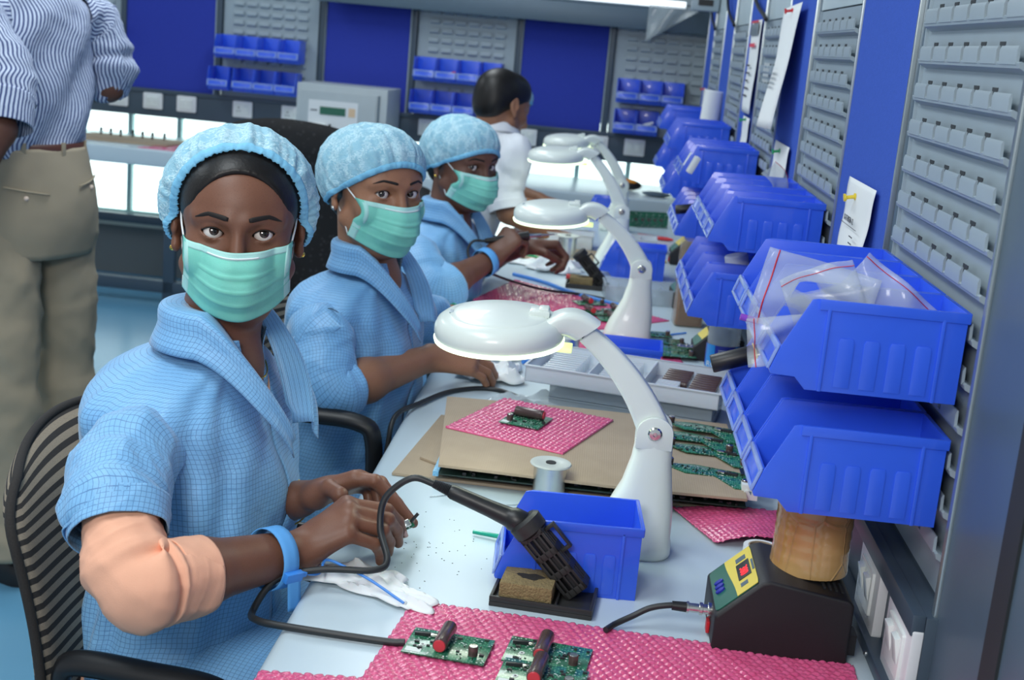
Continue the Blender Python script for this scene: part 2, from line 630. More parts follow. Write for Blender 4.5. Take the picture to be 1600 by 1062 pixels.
for x, k, lab in ((-2.48, 1, 'behind the elbow of the standing man'), (-2.30, 1, 'second from the standing man at the back'), (-2.125, 1, 'below the first deep blue board'),
                  (-1.835, 0, 'farther left of the grey instrument'), (-1.585, 0, 'just left of the grey instrument'), (-0.89, 1, 'left of the dark haired worker'),
                  (-0.40, 0, 'just right of the dark haired worker'), (-0.05, 0, 'behind the farthest magnifier lamp'), (0.13, 1, 'rightmost, beyond the farthest lamps')):
    socket_plate('outlet_plate', 'white plate on the far rail, ' + lab, FW(x, -0.02, 0.945), RZ_F, 'outlets on the far power rail', k)

# canopy with its strip light above the far panels
can = thing('light_canopy', 'dark slate light canopy with a white tube above the far panels', 'light', FW(0), RZ_F)
obj('fascia', MB().box((-1.45, -0.14, 1.503), (0.47, -0.11, 1.600)), 'steel_dark', can, bevel=0.004)
obj('roof', MB().box((-1.45, -0.14, 1.600), (0.47, -0.020, 1.615)), 'steel_dark', can, bevel=0.003)
obj('bracket', MB().prism([(-0.11, 1.503), (-0.024, 1.503), (-0.11, 1.44)], 0.452, 0.462, 'x'), 'steel_grey', can)
M['tube'] = emit('lit_fluorescent_tube', (240, 250, 255), 1.6)
tb = MB()
tb.lathe([(0.016, -0.55), (0.016, 0.55)], 14, mat=Matrix.Translation((-0.25, -0.15, 1.628)) @ Matrix.Rotation(radians(90), 4, 'Y'))
obj('tube', tb, 'tube', can)
lb = thing('lamp_driver', 'small grey metal box at the corner under the canopy', 'box', (0.335, 5.55, 1.585))
obj('case', MB().box((-0.055, -0.04, 0.0), (0.055, 0.04, 0.06)), 'steel_grey', lb, bevel=0.004)
obj('socket_recess', MB().box((-0.03, -0.0425, 0.02), (0.03, -0.040, 0.045)), 'black_plastic', lb)
obj('support_arm', MB().box((0.03, 0.0, 0.02), (0.068, 0.03, 0.04)), 'steel_dark', lb)
# black cable swags along the top of the right panels
for k, (y, dy) in enumerate(((3.80, 0.32), (4.75, 0.30), (5.60, 0.25))):
    pts = [(0.377, y + dy, 1.70), (0.377, y + dy * .55, 1.60), (0.376, y, 1.555), (0.376, y - dy * .5, 1.53), (0.377, y - dy * .72, 1.515)]
    tag(obj('hanging_cable', MB().tube(smooth_path(pts, 6), 0.0055, 8), 'cable'), 'black cable drooping along the top of the %s' % ['third blue pinboard', 'fourth blue pinboard', 'farthest blue pinboard'][k], 'cable', 'drooping cables on the right')
M['film'] = basic('clear_plastic_film', (200, 212, 216), 0.12, trans=0.0, alpha=0.38)
fl_ = MB()
fl_.grid(lambda u, v: (0.125 + 0.235 * u, 6.318 - 0.012 * u + 0.008 * sin(u * 9 + v * 3), 1.618 - v * (0.155 * (1 - u) + 0.012)), 12, 8)
fo = obj('plastic_film', fl_, 'film', recalc=False)
md = fo.modifiers.new('thick', 'SOLIDIFY')
md.thickness = 0.001
tag(fo, 'clear plastic film hanging from the canopy above the far bench', 'film')
# ------------------------------------------------------------------ open fronted bins
def bin_parts(L, W, H, t=0.0022):
    """local: x from 0 (back, at the wall) to -L (front), y = +-W/2, z = 0..H (top rim); returns body and lip meshes"""
    b = MB()
    # side outline (x,z): nose raised above the base, sloping front
    P = [(0, 0), (0, H), (-0.79 * L, H), (-0.82 * L, 0.985 * H), (-0.955 * L, 0.44 * H), (-L, 0.18 * H), (-0.99 * L, 0.14 * H), (-0.86 * L, 0.13 * H), (-0.80 * L, 0.0)]
    for s in (-1, 1):
        y0 = s * W / 2
        b.prism(P, y0, y0 - s * t, 'y')
    # floor, nose floor, step, back
    h = W / 2 - t * 0.5
    b.box((-0.80 * L, -h, 0.0), (0, h, t))
    b.prism([(-0.80 * L, 0.0), (-0.80 * L + t, t), (-0.86 * L + t, 0.13 * H + t), (-0.99 * L, 0.14 * H + t), (-0.99 * L, 0.14 * H), (-0.86 * L, 0.13 * H)], -h, h, 'y')
    b.box((-t, -h, 0), (0, h, H))
    # front wall below the opening
    b.prism([(-L, 0.18 * H), (-L + t * 1.2, 0.18 * H), (-0.955 * L + t * 1.2, 0.44 * H), (-0.955 * L, 0.44 * H)], -h, h, 'y')
    b.prism([(-0.99 * L, 0.14 * H), (-0.985 * L, 0.14 * H + t), (-L + t, 0.19 * H), (-L, 0.18 * H)], -h, h, 'y')
    # rolled rim along the top and ribs on the sides
    rim = 0.0035
    for s in (-1, 1):
        y0 = s * W / 2
        ya, yb = (y0, y0 + s * 0.0022)
        b.box((-0.78 * L, min(ya, yb), H - 0.075 * H - rim), (0.002, max(ya, yb), H))
        b.box((-0.735 * L, min(ya, yb), 0.0), (-0.715 * L, max(ya, yb), H * 0.92))
        b.box((-0.135 * L, min(ya, yb), 0.0), (-0.115 * L, max(ya, yb), H * 0.92))
        for k in range(4):
            xa = -0.655 * L + k * 0.135 * L
            b.prism([(xa, 0.06 * H), (xa + 0.085 * L, 0.06 * H), (xa + 0.085 * L, 0.56 * H), (xa + 0.075 * L, 0.60 * H), (xa + 0.01 * L, 0.60 * H), (xa, 0.56 * H)], y0, y0 + s * 0.0012, 'y')
    b.box((-0.002, -W / 2, H - 0.01), (0.003, W / 2, H))
    lip = MB()
    lw = W * 0.5
    # label slot frame standing proud of the front
    def fr(u):      # point on the front face plane, u from lower to upper edge
        return (-L + 0.045 * L * u, 0.18 * H + 0.26 * H * u)
    for (u0, u1, ya, yb) in ((0.86, 1.06, -lw * 0.95, lw * 0.95), (0.05, 0.18, -lw * 0.9, lw * 0.9), (0.05, 1.0, -lw * 0.98, -lw * 0.84), (0.05, 1.0, lw * 0.84, lw * 0.98)):
        (xa, za), (xb, zb) = fr(u0), fr(u1)
        lip.prism([(xa - 0.0006, za), (xa - 0.0030, za), (xb - 0.0030, zb), (xb - 0.0006, zb)], ya, yb, 'y')
    return b, lip


_bins = {}


def make_bin(L, W, H, loc, rz, label, group=None, tilt=0.0):
    key = (L, W, H)
    r = thing('storage_bin', label, 'bin', loc, rz, group)
    r.rotation_euler = (0, tilt, rz)
    if key not in _bins:
        b, lip = bin_parts(L, W, H)
        o1 = obj('bin_body', b, 'bin_blue', r, bevel=0.0016, seg=2, smooth=35)
        o2 = obj('label_holder', lip, 'bin_lip', r, bevel=0.0006)
        _bins[key] = (o1.data, o2.data)
    else:
        link('bin_body', _bins[key][0], r)
        link('label_holder', _bins[key][1], r)
    return r


BL, BW, BH = 0.192, 0.104, 0.096
stacks = [
    ('nearest hook panel', 1.332, 4, 1.180, 0.111, 0.0), ('nearest hook panel', 1.332, 4, 1.046, 0.111, 0.0),
    ('second hook panel', 2.285, 4, 1.180, 0.118, 0.0), ('second hook panel', 2.285, 4, 1.044, 0.118, 0.02),
    ('third hook panel', 3.39, 3, 1.186, 0.108, 0.0), ('third hook panel', 3.31, 4, 1.046, 0.108, 0.0),
    ('fourth hook panel', 4.26, 3, 1.198, 0.108, 0.0), ('fourth hook panel', 4.25, 3, 1.052, 0.108, 0.0),
    ('farthest hook panel', 5.13, 3, 1.206, 0.108, 0.0), ('farthest hook panel', 5.13, 2, 1.06, 0.108, 0.0)]
for i, (where, y0, n, ztop, pit, dx) in enumerate(stacks):
    row = 'upper' if i % 2 == 0 else 'lower'
    for k in range(n):
        pos = 'nearest' if k == 0 else ('farthest' if k == n - 1 else NUM[k])
        extra = ''
        if (i, k) == (0, 0):
            extra = ', full of clear zip bags'
        elif (i, k) == (1, 0):
            extra = ', above the wrapped cylinder'
        lab = 'blue bin, %s of %s row on the %s%s' % (pos, row, where, extra)
        make_bin(BL, BW, BH, (XW - 0.017 - dx, y0 + pit * k + BW / 2, ztop - BH), 0.0, lab, 'blue bins hung on the right panels')
# bins on the benches
make_bin(0.176, 0.105, 0.094, (0.088, 1.568, ZB), radians(3), 'blue open front bin standing on the bench in front of the nearest lamp', 'blue bins standing on the bench')
make_bin(0.165, 0.105, 0.082, (0.150, 2.605, ZB), radians(-2), 'blue bin on the bench behind the white compartment tray', 'blue bins standing on the bench')
make_bin(0.19, 0.110, 0.095, (0.205, 3.90, ZB), radians(-2), 'blue bin on the bench beside the third lamp, left of the wooden cup', 'blue bins standing on the bench')
make_bin(0.16, 0.100, 0.09, (0.10, 5.15, ZB), radians(0), 'blue bin farthest along the bench beside the small boards', 'blue bins standing on the bench')
# small bins on the far panels
SL, SW, SH = 0.130, 0.103, 0.112
far_bins = [
    ('upper', 'left', -1.955 + 0.052, [0, 1, 2, 3], 1.235), ('lower', 'left', -1.985 + 0.052, [0, 1.18, 2.18, 3.18], 1.078),
    ('upper', 'middle', -0.965 + 0.052, [0, 1, 2, 3], 1.215), ('lower', 'middle', -0.975 + 0.052, [0, 1, 2], 1.058),
    ('upper', 'right corner', 0.02 + 0.052, [0, 1, 2], 1.20), ('lower', 'right corner', 0.02 + 0.052, [0, 1], 1.055)]
for row, where, x0, ks, z in far_bins:
    for n_, k in enumerate(ks):
        lab = 'small blue bin, %s from left, %s row on the %s far panel' % (NUM[n_], row, where)
        make_bin(SL, SW, SH, FW(x0 + k * 0.1065, -0.018, z - SH + 0.070), RZ_F + radians(90), lab, 'small blue bins at the back')
# one more hangs on the panel behind the standing man
make_bin(SL, SW, SH, FW(-2.53, -0.014, 1.20), RZ_F + radians(90), 'small blue bin showing right beside the back of the standing man', 'small blue bins at the back')
# ------------------------------------------------------------------ magnifier lamps
M['lamp_white'] = basic('ivory_white_lamp_plastic', (226, 235, 229), 0.30, var=0.02, coat=0.2)
M['lamp_glow'] = emit('lit_lamp_ring', (236, 255, 214), 2.0)
M['lamp_glow_soft'] = emit('lit_neck_underside', (226, 240, 170), 0.75)
M['lens'] = basic('magnifier_glass', (230, 240, 240), 0.05, trans=0.9)


def lamp(label, loc, rz=0.0, dz=0.0, light=0.45, arm_dx=0.0):
    r = thing('magnifier_lamp', label, 'lamp', loc, rz, 'white magnifier lamps along the bench')
    # flared foot and post : rings (z, centre x, half x, half y)
    prof = [(0.000, -0.010, 0.052, 0.043), (0.004, -0.010, 0.055, 0.046), (0.016, -0.010, 0.055, 0.046), (0.022, -0.010, 0.053, 0.044), (0.040, -0.007, 0.050, 0.036), (0.065, -0.001, 0.043, 0.030), (0.095, 0.004, 0.034, 0.025),
            (0.130, 0.006, 0.027, 0.021), (0.152, 0.007, 0.0255, 0.020)]
    rr = []
    N = 28
    for (z, cx, hx, hy) in prof:
        ring = []
        for k in range(N):
            a = 2 * pi * k / N
            c, s = cos(a), sin(a)
            e = 0.62
            ring.append((cx + hx * math.copysign(abs(c) ** e, c), hy * math.copysign(abs(s) ** e, s), z))
        rr.append(ring)
    obj('foot_post', MB().rings(rr), 'lamp_white', r, smooth=50)
    # fork cheeks around the pivot
    px, pz = 0.006, 0.170
    chk = [(px - 0.0245, pz - 0.022)] + [(px + 0.0245 * cos(radians(180 - 180 * k / 12)), pz + 0.022 * sin(radians(180 - 180 * k / 12))) for k in range(13)] + [(px + 0.0245, pz - 0.022)]
    for y0, y1 in ((-0.020, -0.0145), (0.0145, 0.020)):
        obj('fork_cheek', MB().prism(chk, y0, y1, 'y'), 'lamp_white', r, bevel=0.0015)
    for s in (-1, 1):
        mt = Matrix.Translation((px, s * 0.0195, pz)) @ Matrix.Rotation(radians(-90 * s), 4, 'X')
        obj('pivot_screw', MB().lathe([(0.0095, 0), (0.0095, 0.0015), (0.0075, 0.0035), (0.003, 0.0038), (0.0025, 0.0022)], 18, mat=mt), 'chrome', r)
    # curved arm
    ax, az = -0.098 + arm_dx, 0.292 + dz
    P0, P1, P2 = Vector((px - 0.003, 0, pz + 0.004)), Vector((px - 0.036, 0, (pz + az) / 2 + 0.013)), Vector((ax, 0, az))
    rr = []
    for i in range(15):
        t = i / 14
        p = P0 * (1 - t) ** 2 + P1 * 2 * t * (1 - t) + P2 * t * t
        d = ((P1 - P0) * (1 - t) + (P2 - P1) * t).normalized()
        n = Vector((-d.z, 0, d.x))
        w = 0.0215 - 0.009 * t
        h = 0.0135 - 0.001 * t
        rr.append([p + n * (w * x) + Vector((0, h * y, 0)) for (x, y) in rounded(-1, -1, 1, 1, 0.35, 3)])
    obj('arm', MB().rings(rr), 'lamp_white', r, smooth=50)
    # head : tilted slightly
    head = Vector((-0.212 + arm_dx, 0, 0.279 + dz))
    mh = Matrix.Translation(head) @ Matrix.Rotation(radians(-3), 4, 'Y') @ Matrix.Rotation(radians(5), 4, 'X')
    hp = [(0.052, -0.004), (0.078, -0.006), (0.0845, -0.004), (0.0862, 0.004), (0.0855, 0.012), (0.0815, 0.020), (0.074, 0.0255), (0.066, 0.0275), (0.0655, 0.0268), (0.064, 0.0282), (0.058, 0.030), (0.03, 0.0318), (0.0, 0.032)]
    obj('lamp_head', MB().lathe(hp, 56, mat=mh, cap=False), 'lamp_white', r, smooth=60)
    obj('ring_tube', MB().lathe([(0.0825, -0.0095), (0.0862, -0.0085), (0.0870, -0.0045), (0.085, -0.003), (0.082, -0.004)], 56, mat=mh), 'lamp_glow', r)
    obj('lens', MB().lathe([(0.054, -0.004), (0.03, 0.001), (0.0, 0.002), (0.0, 0.0), (0.054, -0.006)], 40, mat=mh), 'lens', r)
    lc = MB()
    lc.box((0.040, -0.013, 0.028), (0.066, 0.013, 0.037), mh)
    lc.box((0.052, -0.0105, 0.036), (0.065, 0.0105, 0.040), mh)
    obj('lid_hinge', lc, 'lamp_white', r, bevel=0.002)
    obj('lid_latch', MB().box((-0.066, -0.008, 0.0272), (-0.055, 0.004, 0.0292), mh), 'steel_grey', r, bevel=0.0006)
    # hood from head to arm
    rr = []
    H0 = head + Vector((0.058, 0, 0.012))
    H2 = Vector((ax + 0.002, 0, az + 0.003))
    for i in range(11):
        t = i / 10
        p = H0.lerp(H2, t) + Vector((0, 0, 0.012 * sin(pi * t)))
        ang_ = radians(6 - 58 * t ** 1.3)
        d = Vector((cos(ang_), 0, sin(ang_)))
        n = Vector((-d.z, 0, d.x))
        hw, hh = 0.033 - 0.012 * t, 0.0135 + 0.0065 * t
        rr.append([p + n * (hh * x) + Vector((0, hw * y, 0)) for (x, y) in rounded(-1, -1, 1, 1, 0.5, 4)])
    obj('hood', MB().rings(rr), 'lamp_white', r, smooth=60)
    obj('hood_underside_glow', MB().box((0.072, -0.018, -0.013), (0.098, 0.018, -0.006), Matrix.Translation(head)), 'lamp_glow_soft', r, bevel=0.002)  # glowing pad imitates lamplight falling on the underside of the hood
    obj('knuckle', MB().lathe([(0.0085, -0.0125), (0.009, 0.0125)], 16, mat=Matrix.Translation((ax + 0.004, 0, az - 0.003)) @ Matrix.Rotation(radians(90), 4, 'X')), 'black_plastic', r, bevel=0.001)
    ld = bpy.data.lights.new('ring_light', 'AREA')
    ld.shape = 'DISK'
    ld.size = 0.15
    ld.energy = light
    ld.color = (0.92, 1.0, 0.88)
    lo = bpy.data.objects.new('ring_light', ld)
    COL.objects.link(lo)
    lo.parent = r
    lo.location = head + Vector((0, 0, -0.012))
    return r


lamp('large white magnifier lamp nearest the camera, its post behind a blue bin', (0.095, 1.69, ZB))
lamp('white magnifier lamp, second from the camera, standing on pink bubble wrap', (0.100, 2.99, ZB + 0.004), dz=-0.012)
lamp('white magnifier lamp, third from the camera, with a wide pale foot', (0.058, 4.06, ZB), dz=0.034)
lamp('white magnifier lamp farthest from the camera, mostly behind the third lamp', (0.062, 4.86, ZB), dz=0.022)
# ------------------------------------------------------------------ pink bubble wrap
def pink_mat(scale_uv=None):
    t = NT('pink_bubble_film')
    c1, c2 = lin((204, 62, 112)), lin((232, 112, 156))
    n = t.noise(90, 3)
    t.set(Base_Color=t.mix(n, c1, c2), Roughness=0.17, Coat_Weight=0.5, Coat_Roughness=0.08, Subsurface_Weight=0.1)
    t.bump(t.noise(420, 2), 0.35, 0.0015)
    return t.m


M['pink'] = pink_mat()


def bubble_sheet(label, quad, z, pitch=0.0098, step=0.0017, h=0.0034, wav=0.0, group='pink bubble wrap sheets', sag=None, jag=0.0):
    """quad: four world xy corners a,b,c,d (a-b along u, a-d along v); domes are real geometry"""
    a, b, c, d = [Vector((p[0], p[1], 0)) for p in quad]
    o = (a + b + c + d) / 4
    lu = ((b - a).length + (c - d).length) / 2
    lv = ((d - a).length + (c - b).length) / 2
    nu, nv = max(4, int(lu / step)), max(4, int(lv / step))
    U, V = np.meshgrid(np.linspace(0, 1, nu + 1), np.linspace(0, 1, nv + 1))
    X = ((1 - U) * (1 - V) * a.x + U * (1 - V) * b.x + U * V * c.x + (1 - U) * V * d.x) - o.x
    Y = ((1 - U) * (1 - V) * a.y + U * (1 - V) * b.y + U * V * c.y + (1 - U) * V * d.y) - o.y
    su, sv = U * lu, V * lv
    rowh = pitch * 0.866
    best = np.full(su.shape, 9.0)
    for dr in (-1, 0, 1):
        row = np.round(sv / rowh) + dr
        off = np.where(np.mod(row, 2) == 0, 0.0, 0.5) * pitch
        cu = np.round((su - off) / pitch) * pitch + off
        best = np.minimum(best, np.hypot(su - cu, sv - row * rowh))
    q = np.clip(1 - (best / (pitch * 0.47)) ** 2, 0, 1)
    jit = 0.8 + 0.2 * np.sin(su * 431 + sv * 277)
    Z = 0.0014 + h * np.sqrt(q) * jit * (1 - 0.25 * np.exp(-(best / (pitch * .22)) ** 2))
    Z += wav * (np.sin(su * 14 + 1) * np.sin(sv * 17) + 0.6 * np.sin(su * 31 + sv * 9))
    if sag is not None:
        Z += sag(U, V)
    if jag:
        Y += jag * np.sin(su * 2 * pi / pitch) * ((V < 0.02) | (V > 0.98))
    top = np.stack([X, Y, Z], -1).reshape(-1, 3)
    n = nu + 1
    i = np.arange(nu)[None, :] + np.arange(nv)[:, None] * n
    F = np.stack([i, i + 1, i + n + 1, i + n], -1).reshape(-1, 4)
    # skirt down to the underside
    edge = list(range(n)) + [k * n + nu for k in range(1, nv + 1)] + [nv * n + k for k in range(nu - 1, -1, -1)] + [k * n for k in range(nv - 1, 0, -1)]
    base = len(top)
    low = top[edge].copy()
    low[:, 2] = np.minimum(low[:, 2] - 0.0012, low[:, 2] * 0 + low[:, 2])
    if sag is None:
        low[:, 2] = 0.0
    V_ = np.vstack([top, low])
    m = len(edge)
    SK = [[edge[k], base + k, base + (k + 1) % m, edge[(k + 1) % m]] for k in range(m)]
    me = bpy.data.meshes.new('bubble_wrap')
    me.from_pydata(V_.tolist(), [], F.tolist() + SK)
    me.materials.append(M['pink'])
    finish(me, 180)
    ob = link('bubble_wrap', me)
    ob.location = (o.x, o.y, z)
    return tag(ob, label, 'bubble wrap', group)


bubble_sheet('large pink bubble wrap sheet in the foreground holding three green boards', [(-0.215, 1.08), (0.322, 1.05), (0.338, 1.402), (-0.174, 1.440)], ZB, wav=0.0006)
bubble_sheet('pink bubble wrap scrap at the bench edge, left of the large sheet', [(-0.300, 1.10), (-0.219, 1.08), (-0.190, 1.237), (-0.302, 1.226)], ZB)
bubble_sheet('pink bubble wrap square on the cardboard stack under one small board', [(-0.020, 1.955), (0.058, 2.175), (-0.136, 2.240), (-0.214, 2.030)], 0.7875, step=0.0022)
bubble_sheet('pink bubble wrap curling from under the cardboard stack beside the taped cylinder', [(0.150, 1.862), (0.205, 1.735), (0.345, 1.74), (0.345, 1.90)], ZB + 0.002, step=0.0025, sag=lambda U, V: 0.022 * (1 - U) * 0 + 0.016 * np.sin(pi * np.clip(V * 1.1, 0, 1)) * (0.3 + 0.7 * U))
bubble_sheet('wide pink bubble wrap in front of the third woman', [(-0.302, 3.28), (-0.03, 3.02), (0.20, 3.27), (-0.22, 3.63)], ZB, step=0.0036, wav=0.0005)
bubble_sheet('pink bubble wrap under the post of the second lamp with small boards', [(-0.075, 2.83), (0.215, 2.80), (0.185, 3.10), (-0.035, 3.010)], ZB, step=0.0034)

# ------------------------------------------------------------------ circuit boards
t = NT('green_circuit_board')
vec = t.coord()
vor = t.n('ShaderNodeTexVoronoi', feature='F1', distance='CHEBYCHEV')
vor.inputs['Scale'].default_value = 260
t.l(vec, vor.inputs['Vector'])
sp = t.ramp(vor.outputs['Distance'], [(0.0, lin((226, 232, 226))), (0.22, lin((200, 215, 205))), (0.26, lin((24, 96, 70))), (1.0, lin((22, 84, 62)))])
w = t.n('ShaderNodeTexBrick')
w.inputs['Scale'].default_value = 75
w.inputs['Mortar Size'].default_value = 0.016
w.inputs['Color1'].default_value = lin((22, 92, 66))
w.inputs['Color2'].default_value = lin((30, 112, 82))
w.inputs['Mortar'].default_value = lin((120, 190, 150))
t.l(vec, w.inputs['Vector'])
msk = t.ramp(t.noise(70, 1), [(0.48, (0, 0, 0, 1)), (0.56, (1, 1, 1, 1))])
t.set(Base_Color=t.mix(msk, w.outputs['Color'], sp), Roughness=0.22, Coat_Weight=0.3)
M['pcb'] = t.m
M['pcb_dark'] = basic('dark_board_edge', (24, 52, 46), 0.4, var=0.5, nscale=400)
M['pcb_blue'] = basic('blue_white_board_edge', (120, 180, 220), 0.4, var=0.5, nscale=300)
M['cap_brown'] = basic('brown_capacitor_sleeve', (84, 66, 64), 0.22, var=0.15, nscale=60)
M['cap_red'] = basic('red_sealed_capacitor_end', (198, 62, 70), 0.35)
M['chip'] = basic('black_chip', (30, 32, 36), 0.4)
M['silk'] = basic('white_silk_print', (225, 232, 228), 0.6)


def board(label, loc, rz, w=0.092, d=0.062, big=True, group='small green boards', small_at=(0.030, -0.013), long_axis='y', simple=False):
    r = thing('circuit_board', label, 'circuit board', loc, rz, group)
    obj('board', MB().box((-w / 2, -d / 2, 0), (w / 2, d / 2, 0.0018)), 'pcb', r, bevel=0.0003)
    rg = random.Random(int(abs(loc[0]) * 1e4 + loc[1] * 1e3))
    ch = MB()
    for k in range(9 if simple else 26):
        x, y = rg.uniform(-w * .46, w * .44), rg.uniform(-d * .42, d * .42)
        a, b_, hh = rg.choice([(0.002, 0.0012, 0.001), (0.0035, 0.003, 0.0016), (0.0014, 0.002, 0.0012), (0.005, 0.003, 0.002)])
        ch.box((x, y, 0.0018), (x + a, y + b_, 0.0018 + hh))
    tag(obj('surface_parts', ch, 'chip', r), kind='stuff')
    if big:
        L, rad = (0.050, 0.0082)
        ax = 'Y' if long_axis == 'x' else 'X'
        mt = Matrix.Translation((-0.006 if long_axis == 'y' else 0.0, 0.004 if long_axis == 'y' else d * 0.2, 0.0018 + rad)) @ Matrix.Rotation(radians(90), 4, ax)
        c = obj('large_capacitor', MB().lathe([(rad * .9, -L / 2), (rad, -L / 2 + 0.001), (rad, L / 2 - 0.004), (rad * .93, L / 2 - 0.0035), (rad, L / 2 - 0.003), (rad, L / 2 - 0.001), (rad * .9, L / 2)], 20, mat=mt), 'cap_brown', r)
        obj('red_seal', MB().lathe([(rad * .86, L / 2 - .0002), (rad * .8, L / 2 + 0.0015), (0, L / 2 + 0.0018)], 16, mat=mt), 'cap_red', c)
    cx, cy = small_at
    c = obj('small_capacitor', MB().lathe([(0.0052, 0.0018), (0.0054, 0.0025), (0.0050, 0.0035), (0.0054, 0.0045), (0.0054, 0.012), (0.005, 0.0128)], 16, c=(cx, cy, 0)), 'cap_brown', r)
    obj('capacitor_top', MB().lathe([(0.0049, 0.0128), (0.0045, 0.0133), (0, 0.0134)], 16, c=(cx, cy, 0)), 'chrome', c)
    if not simple:
        mt = Matrix.Translation((-w * .36, d * .22, 0.0018)) @ Matrix.Rotation(radians(8), 4, 'Z')
        c = obj('regulator', MB().box((-0.009, -0.002, 0.0), (0.009, 0.002, 0.004), mt), 'chip', r, bevel=0.0005)
        obj('metal_tab', MB().box((0.009, -0.003, 0.001), (0.016, 0.003, 0.0032), mt), 'chrome', c, bevel=0.0004)
        for (x, y) in ((-w * .30, -d * .12), (w * .30, d * .16)):
            obj('mounting_ring', MB().lathe([(0.0016, 0.0018), (0.0016, 0.0022), (0.0032, 0.0022), (0.0032, 0.0018)], 14, c=(x, y, 0)), 'silk', r)
        lb = MB()
        lb.box((-w * .47, -d * .44, 0.0019), (-w * .28, -d * .28, 0.00205))
        obj('print_patch', lb, 'silk', r)
    return r


zw = ZB + 0.0048
board('green board alone on the left of the large pink sheet, red capped cylinder', (-0.117, 1.324, zw), radians(-6.5), group=None)
board('rear of two touching green boards on the large pink sheet', (-0.008, 1.331, zw), radians(-7), group=None)
board('front of two touching green boards on the large pink sheet', (-0.011, 1.272, zw + 0.0022), radians(-7), group=None)
board('small green board with a long capacitor on the pink square on cardboard', (-0.088, 2.103, 0.7925), radians(-16), w=0.070, d=0.075, long_axis='x', small_at=(-0.022, -0.020), group=None)
fp = [((-0.005, 3.375), 25), ((0.07, 3.30), 20), ((0.06, 3.19), 14), ((0.005, 3.245), 22), ((0.155, 3.06), 8), ((0.185, 2.99), 8), ((0.195, 2.92), 8), ((0.20, 2.865), 8)]
for k, ((x, y), a) in enumerate(fp):
    board('small dark-topped board on pink wrap, %s' % ['left of the second lamp, farthest', 'left of the second lamp, rightmost', 'left of the second lamp, nearest', 'left of the second lamp, middle',
          'right of the second lamp post, farthest', 'right of the second lamp, third from the tip', 'right of the second lamp, second from the tip', 'right of the second lamp, at the tip'][k],
          (x, y, zw + 0.0006 + 0.0005 * k), radians(a), w=0.08, d=0.055, big=k < 4, simple=True)
for k in range(5):
    bb = thing('circuit_board', 'upright green board at the far end of the bench, %s from the left' % NUM[k], 'circuit board', (0.135 + 0.024 * k, 5.02 + 0.01 * k, ZB), radians(10), 'upright boards at the far end of the bench')
    obj('board', MB().box((-0.03, -0.001, 0), (0.03, 0.001, 0.06)), 'pcb', bb)
    obj('small_capacitor', MB().lathe([(0.005, 0), (0.005, 0.012)], 12, mat=Matrix.Translation((0.0, -0.001, 0.03)) @ Matrix.Rotation(radians(90), 4, 'X')), 'cap_brown', bb)

# ------------------------------------------------------------------ cardboard stack
t = NT('brown_cardboard')
wv = t.n('ShaderNodeTexWave', wave_type='BANDS', bands_direction='X')
wv.inputs['Scale'].default_value = 90
wv.inputs['Distortion'].default_value = 0.6
t.l(t.coord(), wv.inputs['Vector'])
t.set(Base_Color=t.mix(t.noise(18, 4), lin((160, 142, 120)), lin((180, 162, 138))), Roughness=0.85)
t.bump(wv.outputs['Fac'], 0.12, 0.001)
M['card'] = t.m


def sheet(name, label, cat, pts, z, th, mat, group=None, bend=None):
    cx = sum(p[0] for p in pts) / len(pts)
    cy = sum(p[1] for p in pts) / len(pts)
    o = obj(name, MB().prism([(p[0] - cx, p[1] - cy) for p in pts], 0, th, 'z'), mat, loc=(cx, cy, z), bevel=min(th * .3, 0.0006))
    return tag(o, label, cat, group)


sheet('cardboard_sheet', 'lowest and widest cardboard sheet of the stack, sticking out to the left', 'cardboard', [(-0.274, 1.878), (-0.05, 1.872), (0.258, 1.885), (0.25, 2.20), (-0.10, 2.215), (-0.243, 2.213)], ZB + 0.0005, 0.0045, 'card', 'cardboard sheets of the stack')
sheet('cardboard_sheet', 'thin cardboard sheet peeking out left under the dark board panel', 'cardboard', [(-0.243, 1.955), (-0.17, 1.90), (0.262, 1.90), (0.26, 2.19), (-0.222, 2.10)], 0.7555, 0.004, 'card', 'cardboard sheets of the stack')
pn = thing('circuit_board', 'dark circuit board panel sandwiched in the cardboard stack', 'circuit board', (0.03, 2.03, 0.7600))
obj('panel', MB().box((-0.238, -0.170, 0.006), (0.228, 0.17, 0.0078)), 'pcb_dark', pn)
obj('panel', MB().box((-0.205, -0.155, 0.0), (0.228, 0.17, 0.0018)), 'pcb_dark', pn)
obj('edge_rail', MB().box((-0.240, -0.172, 0.0035), (-0.231, 0.10, 0.0115)), 'pcb_blue', pn, bevel=0.001)
comp = MB()
rg = random.Random(4)
for k in range(150):
    x, z0 = rg.uniform(-0.21, 0.22), rg.choice([0.0078, 0.0018])
    y = -0.168 + rg.uniform(0, 0.03) + (0.012 if z0 < 0.005 else 0)
    hh = rg.uniform(0.002, 0.0045)
    comp.box((x, y, z0), (x + rg.uniform(0.002, 0.006), y + 0.003, z0 + hh))
tag(obj('surface_parts', comp, 'chip', pn), kind='stuff')
sheet('cardboard_sheet', 'topmost cardboard sheet of the stack with a pink square on it', 'cardboard', [(-0.201, 1.846), (0.05, 1.835), (0.256, 1.842), (0.258, 2.235), (-0.02, 2.238), (-0.236, 2.222)], 0.7825, 0.0045, 'card', 'cardboard sheets of the stack')
sp_ = MB()
for (x, y) in ((-0.19, -0.14), (0.2, -0.14), (-0.19, 0.14), (0.2, 0.14), (0.0, 0.0)):
    sp_.lathe([(0.006, 0.0078), (0.006, 0.0222)], 12, c=(x, y, 0))
obj('spacers', sp_, 'chip', pn)
